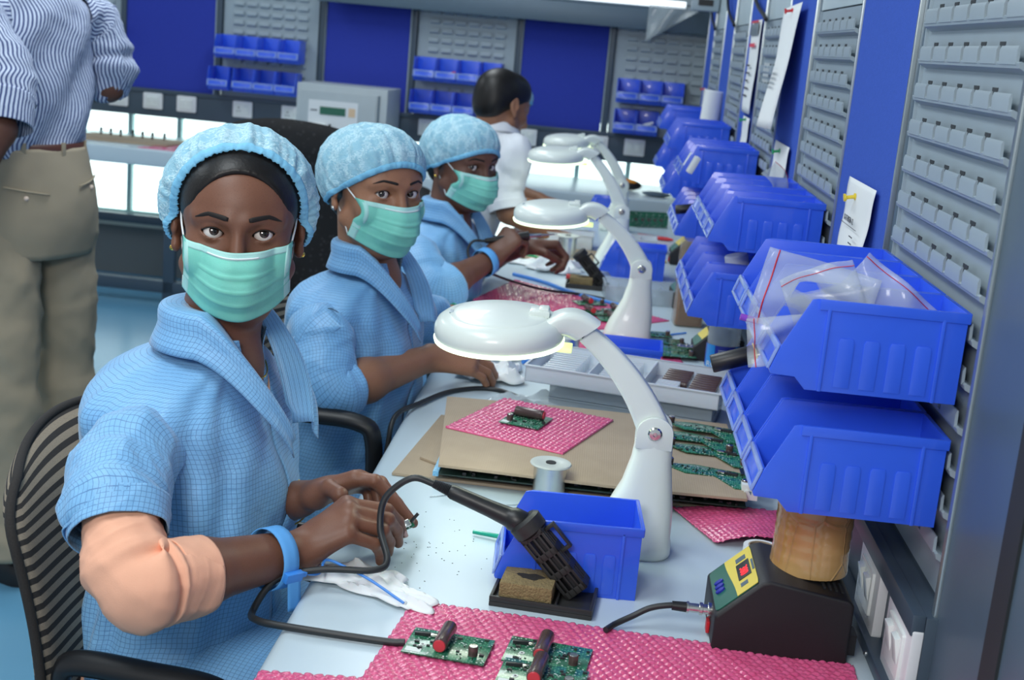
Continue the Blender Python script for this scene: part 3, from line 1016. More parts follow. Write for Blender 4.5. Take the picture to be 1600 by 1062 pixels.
# four odd shaped boards lying on the top sheet
shape = [(-0.055, 0.020), (-0.015, -0.016), (0.030, -0.014), (0.060, -0.062), (0.105, -0.058), (0.105, 0.0), (0.06, 0.018), (0.0, 0.030)]
for k, (x, y, a) in enumerate(((0.215, 1.945, -4), (0.222, 2.045, -4), (0.205, 2.105, -5), (0.225, 2.160, -5))):
    r = thing('circuit_board', 'odd shaped green board on the cardboard, %s of four' % ['nearest', 'second', 'third', 'farthest'][k], 'circuit board', (x - .03, y, 0.7872 + 0.0022 * k), radians(a), 'odd shaped boards on the cardboard')
    obj('board', MB().prism(shape, 0, 0.0018, 'z'), 'pcb', r, bevel=0.0003)
    for j, (cx, cy) in enumerate(((-0.040, 0.016), (0.075, -0.048))):
        c = obj('small_capacitor', MB().lathe([(0.0058, 0.0018), (0.006, 0.003), (0.0055, 0.004), (0.006, 0.005), (0.006, 0.011), (0.0055, 0.012)], 16, c=(cx, cy, 0)), 'cap_brown', r)
        obj('capacitor_top', MB().lathe([(0.0055, 0.012), (0.005, 0.0126), (0, 0.0127)], 16, c=(cx, cy, 0)), 'chrome', c)
    mt = Matrix.Translation((0.045, 0.0, 0.0018)) @ Matrix.Rotation(radians(-12), 4, 'Z')
    c = obj('regulator', MB().box((0.0, -0.0025, 0.0), (0.020, 0.0025, 0.004), mt), 'chip', r, bevel=0.0005)
    obj('metal_tab', MB().box((-0.011, -0.0035, 0.001), (0.0, 0.0035, 0.004), mt), 'chrome', c, bevel=0.0004)
    ch = MB()
    rg = random.Random(k + 30)
    for q in range(24):
        xx, yy = rg.uniform(-0.03, 0.09), rg.uniform(-0.012, 0.016)
        ch.box((xx, yy, 0.0018), (xx + rg.uniform(.0015, .004), yy + rg.uniform(.0015, .003), 0.0018 + rg.uniform(.001, .0022)))
    tag(obj('surface_parts', ch, 'chip', r), kind='stuff')
cb = thing('cable_connector', 'white connector strip hanging off the right end of the cardboard stack', 'connector', (0.262, 1.885, 0.7872))
obj('housing', MB().box((-0.012, -0.010, 0.0), (0.012, 0.010, 0.010)), 'white_plastic', cb, bevel=0.001)
obj('tooth_strip', MB().prism([(-0.012, -0.012), (0.012, -0.012), (0.012, 0.002), (0.004, 0.002), (0.002, -0.005), (-0.002, 0.002), (-0.008, 0.002)], -0.014, -0.010, 'y'), 'white_plastic', cb)

# ------------------------------------------------------------------ solder spools
M['spool'] = basic('pale_grey_spool_plastic', (196, 202, 200), 0.35)


def spool(label, loc, s=1.0):
    r = thing('solder_spool', label, 'solder spool', loc, 0, 'solder spools on the bench')
    for z in (0.0, 0.050):
        obj('flange', MB().lathe([(0.007 * s, z * s), (0.0265 * s, z * s), (0.0275 * s, (z + 0.0012) * s), (0.0265 * s, (z + 0.003) * s), (0.016 * s, (z + 0.003) * s), (0.0145 * s, (z + 0.0022) * s), (0.007 * s, (z + 0.0022) * s)], 36), 'spool', r)
    pr = []
    for k in range(33):
        z = 0.003 + 0.047 * k / 32
        pr.append(((0.0215 + (0.0004 if k % 2 else -0.0002)) * s, z * s))
    obj('solder_wire', MB().lathe(pr, 36), 'silver_wire', r, smooth=60)
    obj('core_hole', MB().lathe([(0.0072 * s, 0.0505 * s), (0.0068 * s, 0.0535 * s)], 16), 'black_plastic', r)
    return r


spool('solder spool standing in front of the cardboard stack, left of the nearest lamp', (-0.035, 1.845, ZB), 1.12)
spool('solder spool behind the hands of the third worker', (-0.095, 4.12, ZB), 1.35)
spool('solder spool behind the head of the nearest lamp', (-0.04, 2.72, ZB), 1.1)

# ------------------------------------------------------------------ compartment tray on clear boxes
M['tray_white'] = basic('milky_tray_plastic', (216, 224, 232), 0.25, var=0.02, sss=0.2)
M['clear_box'] = basic('clear_box_plastic', (206, 218, 226), 0.12, alpha=0.42)
M['fog_film'] = basic('clear_poly_bag_film', (214, 224, 228), 0.15, alpha=0.30)


def open_tray(name, label, cat, loc, rz, L, W, H, mat, divs, teeth=None, th=0.0022, group=None, slope=0.0):
    r = thing(name, label, cat, loc, rz, group)
    b = MB()
    b.box((-L / 2, -W / 2, 0), (L / 2, W / 2, th))
    for y in (-W / 2, W / 2 - th):
        b.box((-L / 2, y, 0), (L / 2, y + th, H))
    for x in (-L / 2, L / 2 - th):
        b.box((x, -W / 2, 0), (x + th, W / 2, H))
    b.box((-L / 2 - 0.003, -W / 2 - 0.003, H - 0.003), (L / 2 + 0.003, -W / 2 + th, H))
    b.box((-L / 2 - 0.003, W / 2 - th, H - 0.003), (L / 2 + 0.003, W / 2 + 0.003, H))
    b.box((-L / 2 - 0.003, -W / 2, H - 0.003), (-L / 2 + th, W / 2, H))
    b.box((L / 2 - th, -W / 2, H - 0.003), (L / 2 + 0.003, W / 2, H))
    obj('tray_shell', b, mat, r, bevel=0.0006)
    for x in divs:
        obj('divider', MB().box((x, -W / 2 + th, th), (x + th, W / 2 - th, H * .88)), mat, r)
    if teeth:
        for (x0, x1, n, ya, yb) in teeth:
            b = MB()
            for k in range(n):
                y = ya + (yb - ya) * k / max(1, n - 1)
                b.box((x0, y, th), (x1, y + 0.004, H * .9))
            obj('slotted_rack', b, mat, r)
    return r


box_r = radians(-11)
for k in range(2):
    bx = thing('clear_box', '%s of two clear plastic boxes under the white compartment tray' % ['lower', 'upper'][k], 'box', (0.105, 2.40, ZB + 0.026 * k), box_r, 'clear boxes under the tray')
    L, W, H = 0.30, 0.19, 0.025
    b = MB()
    b.box((-L / 2, -W / 2, 0), (L / 2, W / 2, 0.002))
    for y in (-W / 2, W / 2 - 0.002):
        b.box((-L / 2, y, 0), (L / 2, y + 0.002, H))
    for x in (-L / 2, L / 2 - 0.002):
        b.box((x, -W / 2, 0), (x + 0.002, W / 2, H))
    obj('body', b, 'clear_box', bx, bevel=0.0005)
    obj('lid', MB().box((-L / 2 - 0.002, -W / 2 - 0.002, H - 0.002), (L / 2 + 0.002, W / 2 + 0.002, H)), 'clear_box', bx, bevel=0.0005)
tr = open_tray('compartment_tray', 'long white compartment tray with brown cylinders, behind the nearest lamp arm', 'tray', (0.085, 2.385, 0.8025), box_r, 0.355, 0.19, 0.032, 'tray_white', [-0.065, 0.035],
               [(-0.15, -0.09, 9, -0.07, 0.06), (-0.045, 0.015, 9, -0.07, 0.06), (0.06, 0.10, 4, -0.08, -0.045)])
k = 0
for row, (xa, n, y0) in enumerate(((0.088, 6, 0.000), (0.142, 8, -0.062))):
    for j in range(n):
        lx, ly = xa, y0 + 0.0168 * j - (0.01 if row else 0.03)
        c, s = cos(box_r), sin(box_r)
        o = obj('capacitor', MB().lathe([(0.006, -0.024), (0.0066, -0.023), (0.0066, 0.021), (0.0061, 0.0215), (0.0066, 0.022), (0.006, 0.024)], 14, mat=Matrix.Rotation(radians(90), 4, 'Y')), 'cap_brown',
                loc=(0.085 + lx * c - ly * s, 2.385 + lx * s + ly * c, 0.8025 + 0.0215), rot=(0, 0, box_r))
        tag(o, 'brown capacitor in the %s part of the white tray, %s from the front' % (['middle', 'right'][row], NUM[j]), 'capacitor', 'capacitors in the white tray')
ct = open_tray('compartment_tray', 'small clear compartment box on the bench left of the amber bottle', 'tray', (0.125, 3.51, ZB), radians(4), 0.19, 0.12, 0.045, 'clear_box', [-0.055, 0.02, 0.06], None)
for k, (x, y, w) in enumerate(((-0.10, 4.36, 0.17), (0.14, 4.40, 0.11))):
    open_tray('compartment_tray', ['pale compartment tray behind the third woman and the far spool', 'pale compartment tray right of the third lamp post'][k], 'tray', (x, y, ZB), radians(-2), w, 0.12, 0.05, 'tray_white', [0.0])
    cc = obj('dark_insert', MB().box((-0.03, -0.03, 0), (0.03, 0.03, 0.02)), 'cap_brown', loc=(x - 0.02 if k == 0 else x - .01, y, ZB + 0.005), bevel=0.002)
    tag(cc, ['brown block in the tray behind the third woman', 'brown block in the tray right of the third lamp post'][k], 'block')

# ------------------------------------------------------------------ bottles, cup, cylinder
M['bottle_clear'] = basic('clear_bottle_plastic', (214, 226, 230), 0.05, alpha=0.36)
M['water'] = basic('drinking_water', (236, 244, 246), 0.02, trans=0.95, alpha=0.35)
M['label_blue'] = basic('deep_blue_bottle_label', (46, 58, 158), 0.3)
M['label_cyan'] = basic('bright_blue_bottle_label', (40, 142, 214), 0.3)
M['amber_glass'] = basic('clear_jar_plastic', (196, 180, 158), 0.08, alpha=0.26)
M['amber_liquid'] = basic('amber_flux_liquid', (92, 50, 26), 0.08)
M['tan'] = basic('tan_brown_paper', (186, 146, 92), 0.75)


def text(s, size, mat, parent, loc, rot, align='CENTER', name='lettering'):
    cu = bpy.data.curves.new(name, 'FONT')
    cu.body = s
    cu.size = size
    cu.extrude = 0.0002
    cu.align_x = align
    cu.align_y = 'CENTER'
    cu.materials.append(M[mat])
    tmp = bpy.data.objects.new(name, cu)
    o = link(name, bpy.data.meshes.new_from_object(tmp), parent)
    bpy.data.objects.remove(tmp)
    o.data.materials.clear()
    o.data.materials.append(M[mat])
    o.location = loc
    o.rotation_euler = rot
    return o


bt = thing('water_bottle', 'clear water bottle with a blue label, behind the white tray', 'bottle', (0.290, 2.775, ZB))
rp = [(0.030, 0.0), (0.0345, 0.004), (0.035, 0.03), (0.0345, 0.062), (0.034, 0.066), (0.035, 0.070), (0.0355, 0.085), (0.0345, 0.088), (0.035, 0.100), (0.032, 0.115), (0.026, 0.130), (0.019, 0.145), (0.0135, 0.153), (0.013, 0.165)]
obj('bottle_body', MB().lathe(rp, 32), 'bottle_clear', bt, smooth=60)
lb = MB()
lb.grid(lambda u, v: (0.0357 * cos(radians(180 + 180 * u)), 0.0357 * sin(radians(180 + 180 * u)), 0.014 + 0.050 * v), 24, 2)
lo = obj('label_wrap', lb, 'label_blue', bt, recalc=False)
for a0, a1 in ((196, 238), (312, 350)):
    lb = MB().grid(lambda u, v: (0.0361 * cos(radians(a0 + (a1 - a0) * u)), 0.0361 * sin(radians(a0 + (a1 - a0) * u)), 0.014 + 0.050 * v), 10, 2)
    obj('label_side_band', lb, 'label_cyan', lo, recalc=False)
tx = text('ROU', 0.016, 'silk', lo, (-0.019, -0.0318, 0.022), (radians(90), 0, radians(-30)))
pl = MB()
for k in range(5):
    pl.box((-0.012, -0.0366, 0.054 - 0.004 * k), (0.004 + 0.003 * (k % 3), -0.0362, 0.0552 - 0.004 * k))
obj('small_print', pl, 'silk', lo)
obj('cap', MB().lathe([(0.015, 0.160), (0.015, 0.174), (0.013, 0.176)], 24), 'label_blue', bt)

am = thing('jar', 'tall square clear jar half full of amber liquid under the far bins', 'jar', (0.243, 3.25, ZB), radians(4))
sq = lambda h, r_: [(x, y) for x, y in rounded(-h, -h, h, h, r_, 5)]
shell = [[(x, y, z) for (x, y) in sq(h, 0.010)] for (h, z) in ((0.034, 0.0), (0.037, 0.004), (0.037, 0.020), (0.0362, 0.024), (0.0362, 0.205), (0.030, 0.215))]
obj('jar_body', MB().rings(shell), 'amber_glass', am, smooth=50)
liq = [[(x, y, z) for (x, y) in sq(0.0335, 0.008)] for z in (0.004, 0.128)]
obj('liquid', MB().rings(liq), 'amber_liquid', am)
cu = thing('paper_cup', 'tan brown paper cup beside the jar under the lower bins', 'cup', (0.265, 3.80, ZB))
obj('cup_wall', MB().lathe([(0.026, 0), (0.028, 0.06), (0.0265, 0.06), (0.0245, 0.003)], 28), 'tan', cu)

# tape wrapped cylinder on the soldering station
t = NT('brown_packing_tape')
t.set(Base_Color=t.mix(t.ramp(t.noise(9, 3), [(0.4, (0, 0, 0, 1)), (0.6, (1, 1, 1, 1))]), lin((176, 128, 72)), lin((206, 166, 108))), Roughness=0.14, Coat_Weight=0.6)
vv = t.n('ShaderNodeTexVoronoi', feature='DISTANCE_TO_EDGE')
vv.inputs['Scale'].default_value = 26
t.l(t.coord('Object', (1, 1, 0.6)), vv.inputs['Vector'])
t.bump(t.ramp(vv.outputs['Distance'], [(0.0, (1, 1, 1, 1)), (0.04, (0, 0, 0, 1))]), 0.5, 0.002)
M['pack_tape'] = t.m
cy = thing('wrapped_cylinder', 'cylinder wrapped in shiny brown packing tape standing on the black soldering station', 'cylinder', (0.286, 1.478, 0.8360))
pr = []
for k in range(25):
    z = 0.100 * k / 24
    pr.append((0.0445 + 0.0004 * sin(k * 1.9) + (0.0007 if k == 3 else 0) + 0.0008 * (k < 3), z))
obj('tape_wrap', MB().lathe(pr, 40), 'pack_tape', cy, smooth=60)
obj('film_collar', MB().lathe([(0.040, 0.098), (0.045, 0.106), (0.041, 0.112)], 30), 'fog_film', cy)

# roll of tape and dark soldering things behind
rl = thing('tape_roll', 'white roll of tape half hidden behind the wrapped cylinder', 'tape', (0.262, 1.690, ZB + 0.012), 0)
mt = Matrix.Rotation(radians(0), 4, 'X')
obj('tape', MB().lathe([(0.018, -0.012), (0.0245, -0.012), (0.0245, 0.012), (0.018, 0.012), (0.018, -0.012)], 32, mat=mt, cap=False), 'paper', rl)
obj('core', MB().lathe([(0.016, -0.0125), (0.018, -0.0125), (0.018, 0.0125), (0.016, 0.0125), (0.016, -0.0125)], 32, mat=mt, cap=False), 'card', rl)

# ------------------------------------------------------------------ soldering station
M['panel_green'] = basic('dark_green_front_panel', (30, 98, 82), 0.3)
M['panel_yellow'] = basic('yellow_front_panel', (226, 204, 84), 0.35)
M['digits'] = emit('lit_red_digits', (255, 40, 50), 1.6)
M['key_blue'] = basic('blue_rubber_key', (36, 44, 160), 0.5)


def station(label, loc, rz, full=True, s=1.0):
    r = thing('soldering_station', label, 'soldering station', loc, rz, 'soldering stations')
    P = [(0.0, 0.0), (0.0, 0.042), (0.048, 0.088), (0.058, 0.091), (0.148, 0.078), (0.154, 0.072), (0.154, 0.0)]
    P = [(a * s, b_ * s) for a, b_ in P]
    D = 0.125 * s
    obj('case', MB().prism(P, 0, D, 'y'), 'black_matte', r, bevel=0.004, seg=3)
    # slanted panel frame: origin at lower near edge
    ang = atan2(0.046, 0.048)
    fm_ = Matrix.Translation((0.0 * s, D / 2, 0.042 * s)) @ Matrix.Rotation(-ang, 4, 'Y')
    L = 0.0665 * s
    hw = D * 0.44
    g = obj('control_panel', MB().prism([(x, y) for x, y in rounded(0.003, -hw, L - 0.003, hw, 0.006)], 0, 0.0012, 'z', fm_), 'panel_green', r)
    yel = [(0.030 * s + 0.004 * s * cos(pi * k / 10), -hw + 2 * hw * k / 10) for k in range(11)]
    pol = yel + [(L - 0.004, hw), (L - 0.003, hw * .8), (L - 0.003, -hw * .8), (L - 0.004, -hw)]
    obj('yellow_field', MB().prism(pol, 0.0012, 0.0018, 'z', fm_), 'panel_yellow', g)
    if full:
        d = obj('display_window', MB().box((0.040, -0.022, 0.0018), (0.058, 0.022, 0.0026), fm_), 'black_plastic', r, bevel=0.0005)
        # numerals read from the worker's seat
        tq = fm_ @ Matrix.Translation((0.049, -0.004, 0.0029)) @ Matrix.Rotation(radians(-90), 4, 'Z')
        o = text('380', 0.015, 'digits', d, tq.translation, tq.to_euler())
        for k in range(3):
            obj('key', MB().lathe([(0.0048, 0.001), (0.0048, 0.0034), (0.004, 0.004)], 14, mat=fm_ @ Matrix.Translation((0.014, -0.013 + 0.012 * k, 0)) @ Matrix.Diagonal((1.3, 0.8, 1, 1))), 'key_blue', r)
        pb = MB()
        for (x, y, a, b_) in ((0.060, 0.0, 0.003, 0.030), (0.041, 0.034, 0.014, 0.012), (0.041, -0.036, 0.010, 0.010)):
            pb.box((x, y - b_ / 2, 0.0018), (x + a, y + b_ / 2, 0.0022), fm_)
        obj('panel_print', pb, 'steel_dark', g)
    cn = MB()
    mt = Matrix.Translation((0.0, 0.040 * s, 0.032 * s)) @ Matrix.Rotation(radians(-90), 4, 'Y')
    cn.lathe([(0.0085, 0), (0.0085, 0.004), (0.006, 0.0045), (0.006, 0.010), (0.0075, 0.0105), (0.0075, 0.014), (0.0055, 0.0145), (0.0055, 0.026), (0.007, 0.0265), (0.007, 0.029), (0.005, 0.030), (0.005, 0.034)], 18, mat=mt)
    obj('plug_connector', cn, 'chrome', r)
    obj('power_switch', MB().box((-0.004, 0.036, 0.004), (0.0, 0.050, 0.018)), 'red', r, bevel=0.001)
    vt = MB()
    for k in range(4):
        vt.box((0.120 + 0.007 * k, 0.02, 0.0815 - 0.0012 * k), (0.123 + 0.007 * k, 0.045, 0.0840 - 0.0012 * k))
    obj('vent_slots', vt, 'rubber', r)
    obj('mains_inlet', MB().box((0.156, 0.012, 0.008), (0.164, 0.04, 0.032)), 'black_plastic', r)
    return r


station('black soldering station with a yellow and green panel and a red display', (0.176, 1.402, ZB), 0.0)
station('black soldering station half hidden behind the jar', (0.215, 3.44, ZB), radians(4), False, 0.95)
station('black soldering station behind the water bottle', (0.235, 2.86, ZB), radians(0), False, 0.72)
station('black soldering station beneath the lower bins of the third panel', (0.235, 4.18, ZB), 0.0, False, 0.95)

# ------------------------------------------------------------------ iron, holder, sponge
t = NT('used_sponge')
n1 = t.noise(16, 2, t.coord('Object', (1.0, 1.9, 0.1)))
t.set(Base_Color=t.mix(t.noise(160, 3), lin((122, 106, 74)), lin((158, 138, 96))), Roughness=0.95)
t.bump(t.noise(350, 3), 0.9, 0.004)
M['sponge'] = t.m
M['burnt'] = basic('burnt_sponge_spot', (44, 40, 36), 0.95, var=0.3, nscale=200, bump=0.6)
M['holder_black'] = basic('worn_black_bakelite', (42, 42, 42), 0.5, var=0.3, nscale=60, bump=0.1)
M['slot_shine'] = basic('worn_grey_metal', (128, 130, 124), 0.4, 0.5)


def iron_holder(label, loc, rz, sponge=True):
    r = thing('iron_holder', label, 'iron holder', loc, rz, 'soldering iron holders')
    b = MB()
    b.box((-0.062, -0.040, 0.0), (0.062, 0.040, 0.006))
    for y0, y1 in ((-0.040, -0.036), (0.036, 0.040)):
        b.box((-0.062, y0, 0.006), (0.062, y1, 0.013))
    for x0, x1 in ((-0.062, -0.058), (0.058, 0.062), (0.016, 0.019)):
        b.box((x0, -0.036, 0.006), (x1, 0.036, 0.013))
    obj('base', b, 'holder_black', r, bevel=0.0012)
    # square cage leaning to the upper left
    c0, c1 = Vector((0.040, 0.010, 0.016)), Vector((-0.022, 0.010, 0.080))
    d = (c1 - c0).normalized()
    yv = Vector((0, 1, 0))
    n = yv.cross(d)
    mt = Matrix(((d.x, yv.x, n.x, c0.x), (d.y, yv.y, n.y, c0.y), (d.z, yv.z, n.z, c0.z), (0, 0, 0, 1)))
    L = (c1 - c0).length
    cg = MB()
    h = 0.0155
    for (y, z) in ((-h, -h), (-h, h - .004), (h - .004, -h), (h - .004, h - .004)):
        cg.box((0, y, z), (L, y + 0.004, z + 0.004), mt)
    for x in (0.0, L * .31, L * .62, L - 0.004):
        for z in (-h, h - 0.002):
            cg.box((x, -h, z), (x + 0.009, h, z + 0.002), mt)
        for y in (-h, h - 0.002):
            cg.box((x, y, -h), (x + 0.009, y + 0.002, h), mt)
    for q in range(3):
        w = -h + 0.0065 + 0.0075 * q
        for z in (-h, h - 0.002):
            cg.box((0, w, z), (L, w + 0.003, z + 0.002), mt)
        for y in (-h, h - 0.002):
            cg.box((0, y, w), (L, y + 0.002, w + 0.003), mt)
    cg.box((L * .55, -0.004, h), (L * .60, 0.004, h + 0.012), mt)
    cg.box((L * .92, -0.004, h), (L * .97, 0.004, h + 0.012), mt)
    cg.box((L * .55, -0.004, h + 0.010), (L * .97, 0.004, h + 0.013), mt)
    obj('cage', cg, 'holder_black', r, bevel=0.0008)
    obj('inner_tube', MB().lathe([(0.0105, 0.004), (0.0105, L - 0.004)], 18, mat=mt @ Matrix.Rotation(radians(90), 4, 'Y')), 'black_matte', r)
    obj('collar', MB().lathe([(0.017, L), (0.021, L + 0.003), (0.0215, L + 0.018), (0.017, L + 0.022), (0.012, L + 0.022)], 24, mat=mt @ Matrix.Rotation(radians(90), 4, 'Y')), 'holder_black', r)
    if sponge:
        sb = MB()
        sb.box((-0.052, -0.034, 0.006), (0.012, 0.022, 0.030))
        s = obj('sponge', sb, 'sponge', r, bevel=0.002)
        bs = MB()
        bs.prism([(0.016 * cos(a) * (1 + .25 * sin(3 * a)), 0.009 * sin(a) * (1 + .2 * cos(5 * a))) for a in [2 * pi * k / 20 for k in range(20)]], 0.0296, 0.0303, 'z', Matrix.Translation((-0.018, -0.006, 0)))
        obj('burnt_spot', bs, 'burnt', s)
    return r, mt, L


h, mt, L = iron_holder('black iron holder with a brown sponge, in front of the bin on the bench', (-0.020, 1.488, ZB), radians(-5))
hw = Matrix.Translation((-0.020, 1.488, ZB)) @ Matrix.Rotation(radians(-5), 4, 'Z') @ mt
tip = hw @ Vector((L + 0.012, 0, 0))
ax = (hw.to_3x3() @ Vector((1, 0, 0))).normalized()
# the iron leans out flatter than the cage
end = Vector((-0.168, 1.515, 0.873))
ax = (end - tip).normalized()
LI = (end - tip).length
q = ax.to_track_quat('Z', 'Y')
ir = thing('soldering_iron', 'black soldering iron in the nearest holder, cable looping over the bench edge', 'soldering iron', tip)
mi = q.to_matrix().to_4x4()
obj('handle', MB().lathe([(0.0105, 0.0), (0.0145, 0.004), (0.0148, 0.020), (0.0125, 0.024), (0.0118, 0.030), (0.0105, 0.050), (0.0098, LI * .62), (0.0092, LI * .80), (0.0080, LI * .83)], 22, mat=mi), 'black_plastic', ir, smooth=50)
pr = []
for k in range(12):
    z = LI * .83 + (LI * .17) * k / 11
    pr += [(0.0078 - 0.0022 * k / 11, z), (0.0066 - 0.0018 * k / 11, z + LI * .008)]
obj('strain_relief', MB().lathe(pr, 16, mat=mi), 'cable', ir, smooth=0)
loc = lambda p: Vector(p) - tip
cpts = [end - ax * 0.004, end + Vector((-0.028, 0.0, 0.004)), (-0.226, 1.51, 0.850), (-0.228, 1.497, 0.815), (-0.212, 1.465, 0.788), (-0.226, 1.447, 0.781), (-0.285, 1.437, 0.779), (-0.334, 1.420, 0.768), (-0.352, 1.385, 0.742), (-0.335, 1.340, 0.752), (-0.29, 1.325, 0.7555), (-0.19, 1.318, 0.7555), (-0.165, 1.318, 0.757)]
obj('cord', MB().tube(smooth_path([loc(p) for p in cpts], 8), 0.0042, 12), 'cable', ir)
# lead coming out at the station side
obj('cord', MB().tube(smooth_path([loc(p) for p in ((0.142, 1.442, 0.782), (0.128, 1.442, 0.782), (0.105, 1.441, 0.776), (0.085, 1.437, 0.765), (0.066, 1.428, 0.757), (0.055, 1.41, 0.7565))], 8), 0.0036, 12), 'cable', ir)
obj('plug_sleeve', MB().tube([loc(p) for p in ((0.148, 1.442, 0.782), (0.130, 1.442, 0.782))], [0.0062, 0.0055], 14), 'black_plastic', ir)
# second holder farther along
h2, mt2, L2 = iron_holder('black iron holder with a sponge behind the second lamp head', (-0.015, 3.63, ZB), radians(0))

# ------------------------------------------------------------------ loose cables
def cable(name, label, pts, r, mat, cat='cable', group=None):
    o = obj(name, MB().tube(smooth_path(pts, 8), r, 10), mat)
    return tag(o, label, cat, group)


cable('cable', 'black cable lying on the bench beyond the cardboard, dropping over the front edge', [(-0.33, 2.14, 0.60), (-0.325, 2.15, 0.70), (-0.318, 2.17, 0.755), (-0.290, 2.26, 0.757), (-0.24, 2.38, 0.755), (-0.16, 2.42, 0.7545), (-0.06, 2.31, 0.7545)], 0.0045, 'cable', group=None)
cable('cable', 'light blue cable along the edge of the far pink wrap', [(-0.23, 3.70, 0.754), (-0.14, 3.62, 0.7545), (-0.05, 3.50, 0.7545), (0.05, 3.41, 0.7545), (0.10, 3.385, 0.7545)], 0.0055, 'blue_cable')
cable('cable', 'short light blue cable end under the head of the nearest lamp', [(-0.13, 2.66, 0.755), (-0.10, 2.70, 0.755), (-0.05, 2.76, 0.755)], 0.004, 'blue_cable')
cable('cable', 'thin blue grounding lead with a clip right of the pink wrap', [(0.16, 3.05, 0.754), (0.20, 3.10, 0.753), (0.235, 3.13, 0.754)], 0.0022, 'blue_cable')
cable('solder_wire_strand', 'thin strand of solder wire lying between the hands and the cardboard', [(-0.205, 1.80, 0.7512), (-0.15, 1.83, 0.7512), (-0.10, 1.80, 0.7515), (-0.05, 1.825, 0.7512)], 0.0007, 'silver_wire', 'wire')
for k, (mat, pts) in enumerate((('black_plastic', [(0.13, 4.22, 0.754), (0.17, 4.28, 0.756), (0.22, 4.30, 0.756)]), ('yellow', [(0.16, 4.16, 0.754), (0.19, 4.19, 0.756), (0.225, 4.20, 0.756)]))):
    cable('cable', ['black cable plugged into the farther soldering station', 'yellow cable lying beside the farther soldering station'][k], pts, 0.005, mat)

# ------------------------------------------------------------------ tissues and bags (crumpled sheets)
def crumple(name, label, cat, loc, sx, sy, h, seed, mat, rz=0.0, n=26, ridge=1.0):
    rg = np.random.default_rng(seed)
    U, V = np.meshgrid(np.linspace(-1, 1, n), np.linspace(-1, 1, n))
    Z = np.zeros_like(U)
    for k in range(9):
        a = rg.uniform(0, 2 * pi)
        f = rg.uniform(1.2, 4.2)
        Z += (1 - np.abs(np.sin((U * cos(a) + V * sin(a)) * f + rg.uniform(0, 6)))) ** 2 * rg.uniform(.3, 1) / (1 + .2 * k)
    Z /= Z.max()
    env = np.clip(1.25 - np.maximum(np.abs(U), np.abs(V)) ** 3, 0.12, 1)
    r = 1 + 0.18 * np.sin(np.arctan2(V, U) * 3 + seed) + 0.1 * np.sin(np.arctan2(V, U) * 7 + seed * 2)
    X, Y = U * sx * r, V * sy * r
    Z = 0.002 + h * Z * env * ridge
    vs = np.stack([X, Y, Z], -1).reshape(-1, 3)
    i = np.arange(n - 1)[None, :] + np.arange(n - 1)[:, None] * n
    F = np.stack([i, i + 1, i + n + 1, i + n], -1).reshape(-1, 4)
    b = MB()
    b.add(vs, F.tolist())
    o = obj(name, b, mat, smooth=30, recalc=False, loc=loc, rot=(0, 0, rz))
    m = o.modifiers.new('thick', 'SOLIDIFY')
    m.thickness = 0.0012
    m.offset = 1
    return tag(o, label, cat)


crumple('tissue', 'crumpled white tissue under the wrist of the nearest woman', 'tissue', (-0.240, 1.475, ZB), 0.060, 0.036, 0.020, 3, 'tissue', radians(-20))
crumple('tissue', 'flat white tissue with one corner under the large pink sheet', 'tissue', (-0.205, 1.452, ZB), 0.060, 0.026, 0.012, 8, 'tissue', radians(-32))
crumple('tissue', 'crumpled white tissue beside the hand of the second woman', 'tissue', (-0.185, 2.53, ZB), 0.062, 0.055, 0.045, 5, 'tissue', 0.3)
crumple('tissue', 'crumpled white tissue in front of the far solder spool', 'tissue', (-0.115, 3.84, ZB), 0.075, 0.05, 0.05, 6, 'tissue', 0.2)
crumple('poly_bag', 'clear poly bag lying between the cardboard stack and the clear boxes', 'bag', (-0.085, 2.33, ZB), 0.085, 0.05, 0.03, 9, 'fog_film', -0.2)
crumple('folded_cloth', 'folded white cloth with green tweezers near the third woman', 'cloth', (-0.215, 3.93, ZB), 0.06, 0.04, 0.012, 12, 'tissue', 0.1)

# green tweezers, teal pen
tw = MB()
tw.tube([(-0.045, 0, 0.006), (0.0, 0.003, 0.008), (0.05, 0.0005, 0.006)], [0.003, 0.0035, 0.001], 8)
tag(obj('tweezers', tw, 'teal_clear', loc=(-0.085, 1.655, ZB), rot=(0, 0, radians(-20)), bevel=0), 'teal clear plastic stick poking out left of the bin on the bench', 'stick')
tw = MB()
tw.tube([(-0.06, 0, 0.004), (0.0, 0.004, 0.008), (0.06, 0.0, 0.004)], [0.003, 0.004, 0.001], 8)
tw.tube([(-0.06, 0, 0.004), (0.0, -0.004, 0.008), (0.06, -0.0005, 0.004)], [0.003, 0.004, 0.001], 8)
tag(obj('tweezers', tw, 'green', loc=(-0.20, 3.97, ZB + 0.012), rot=(0, 0, radians(-30))), 'green tweezers lying on the folded cloth near the third woman', 'tweezers')
# specks of cut wire on the bench
rg = random.Random(2)
sk = MB()
for k in range(46):
    x, y = rg.gauss(-0.175, 0.03), rg.gauss(1.60, 0.06)
    sk.box((x, y, 0), (x + rg.uniform(.0008, .002), y + .0008, 0.0006))
tag(obj('wire_clippings', sk, 'chip', loc=(0, 0, ZB)), 'tiny dark wire clippings scattered on the bench beside the hands', 'clippings', kind='stuff')
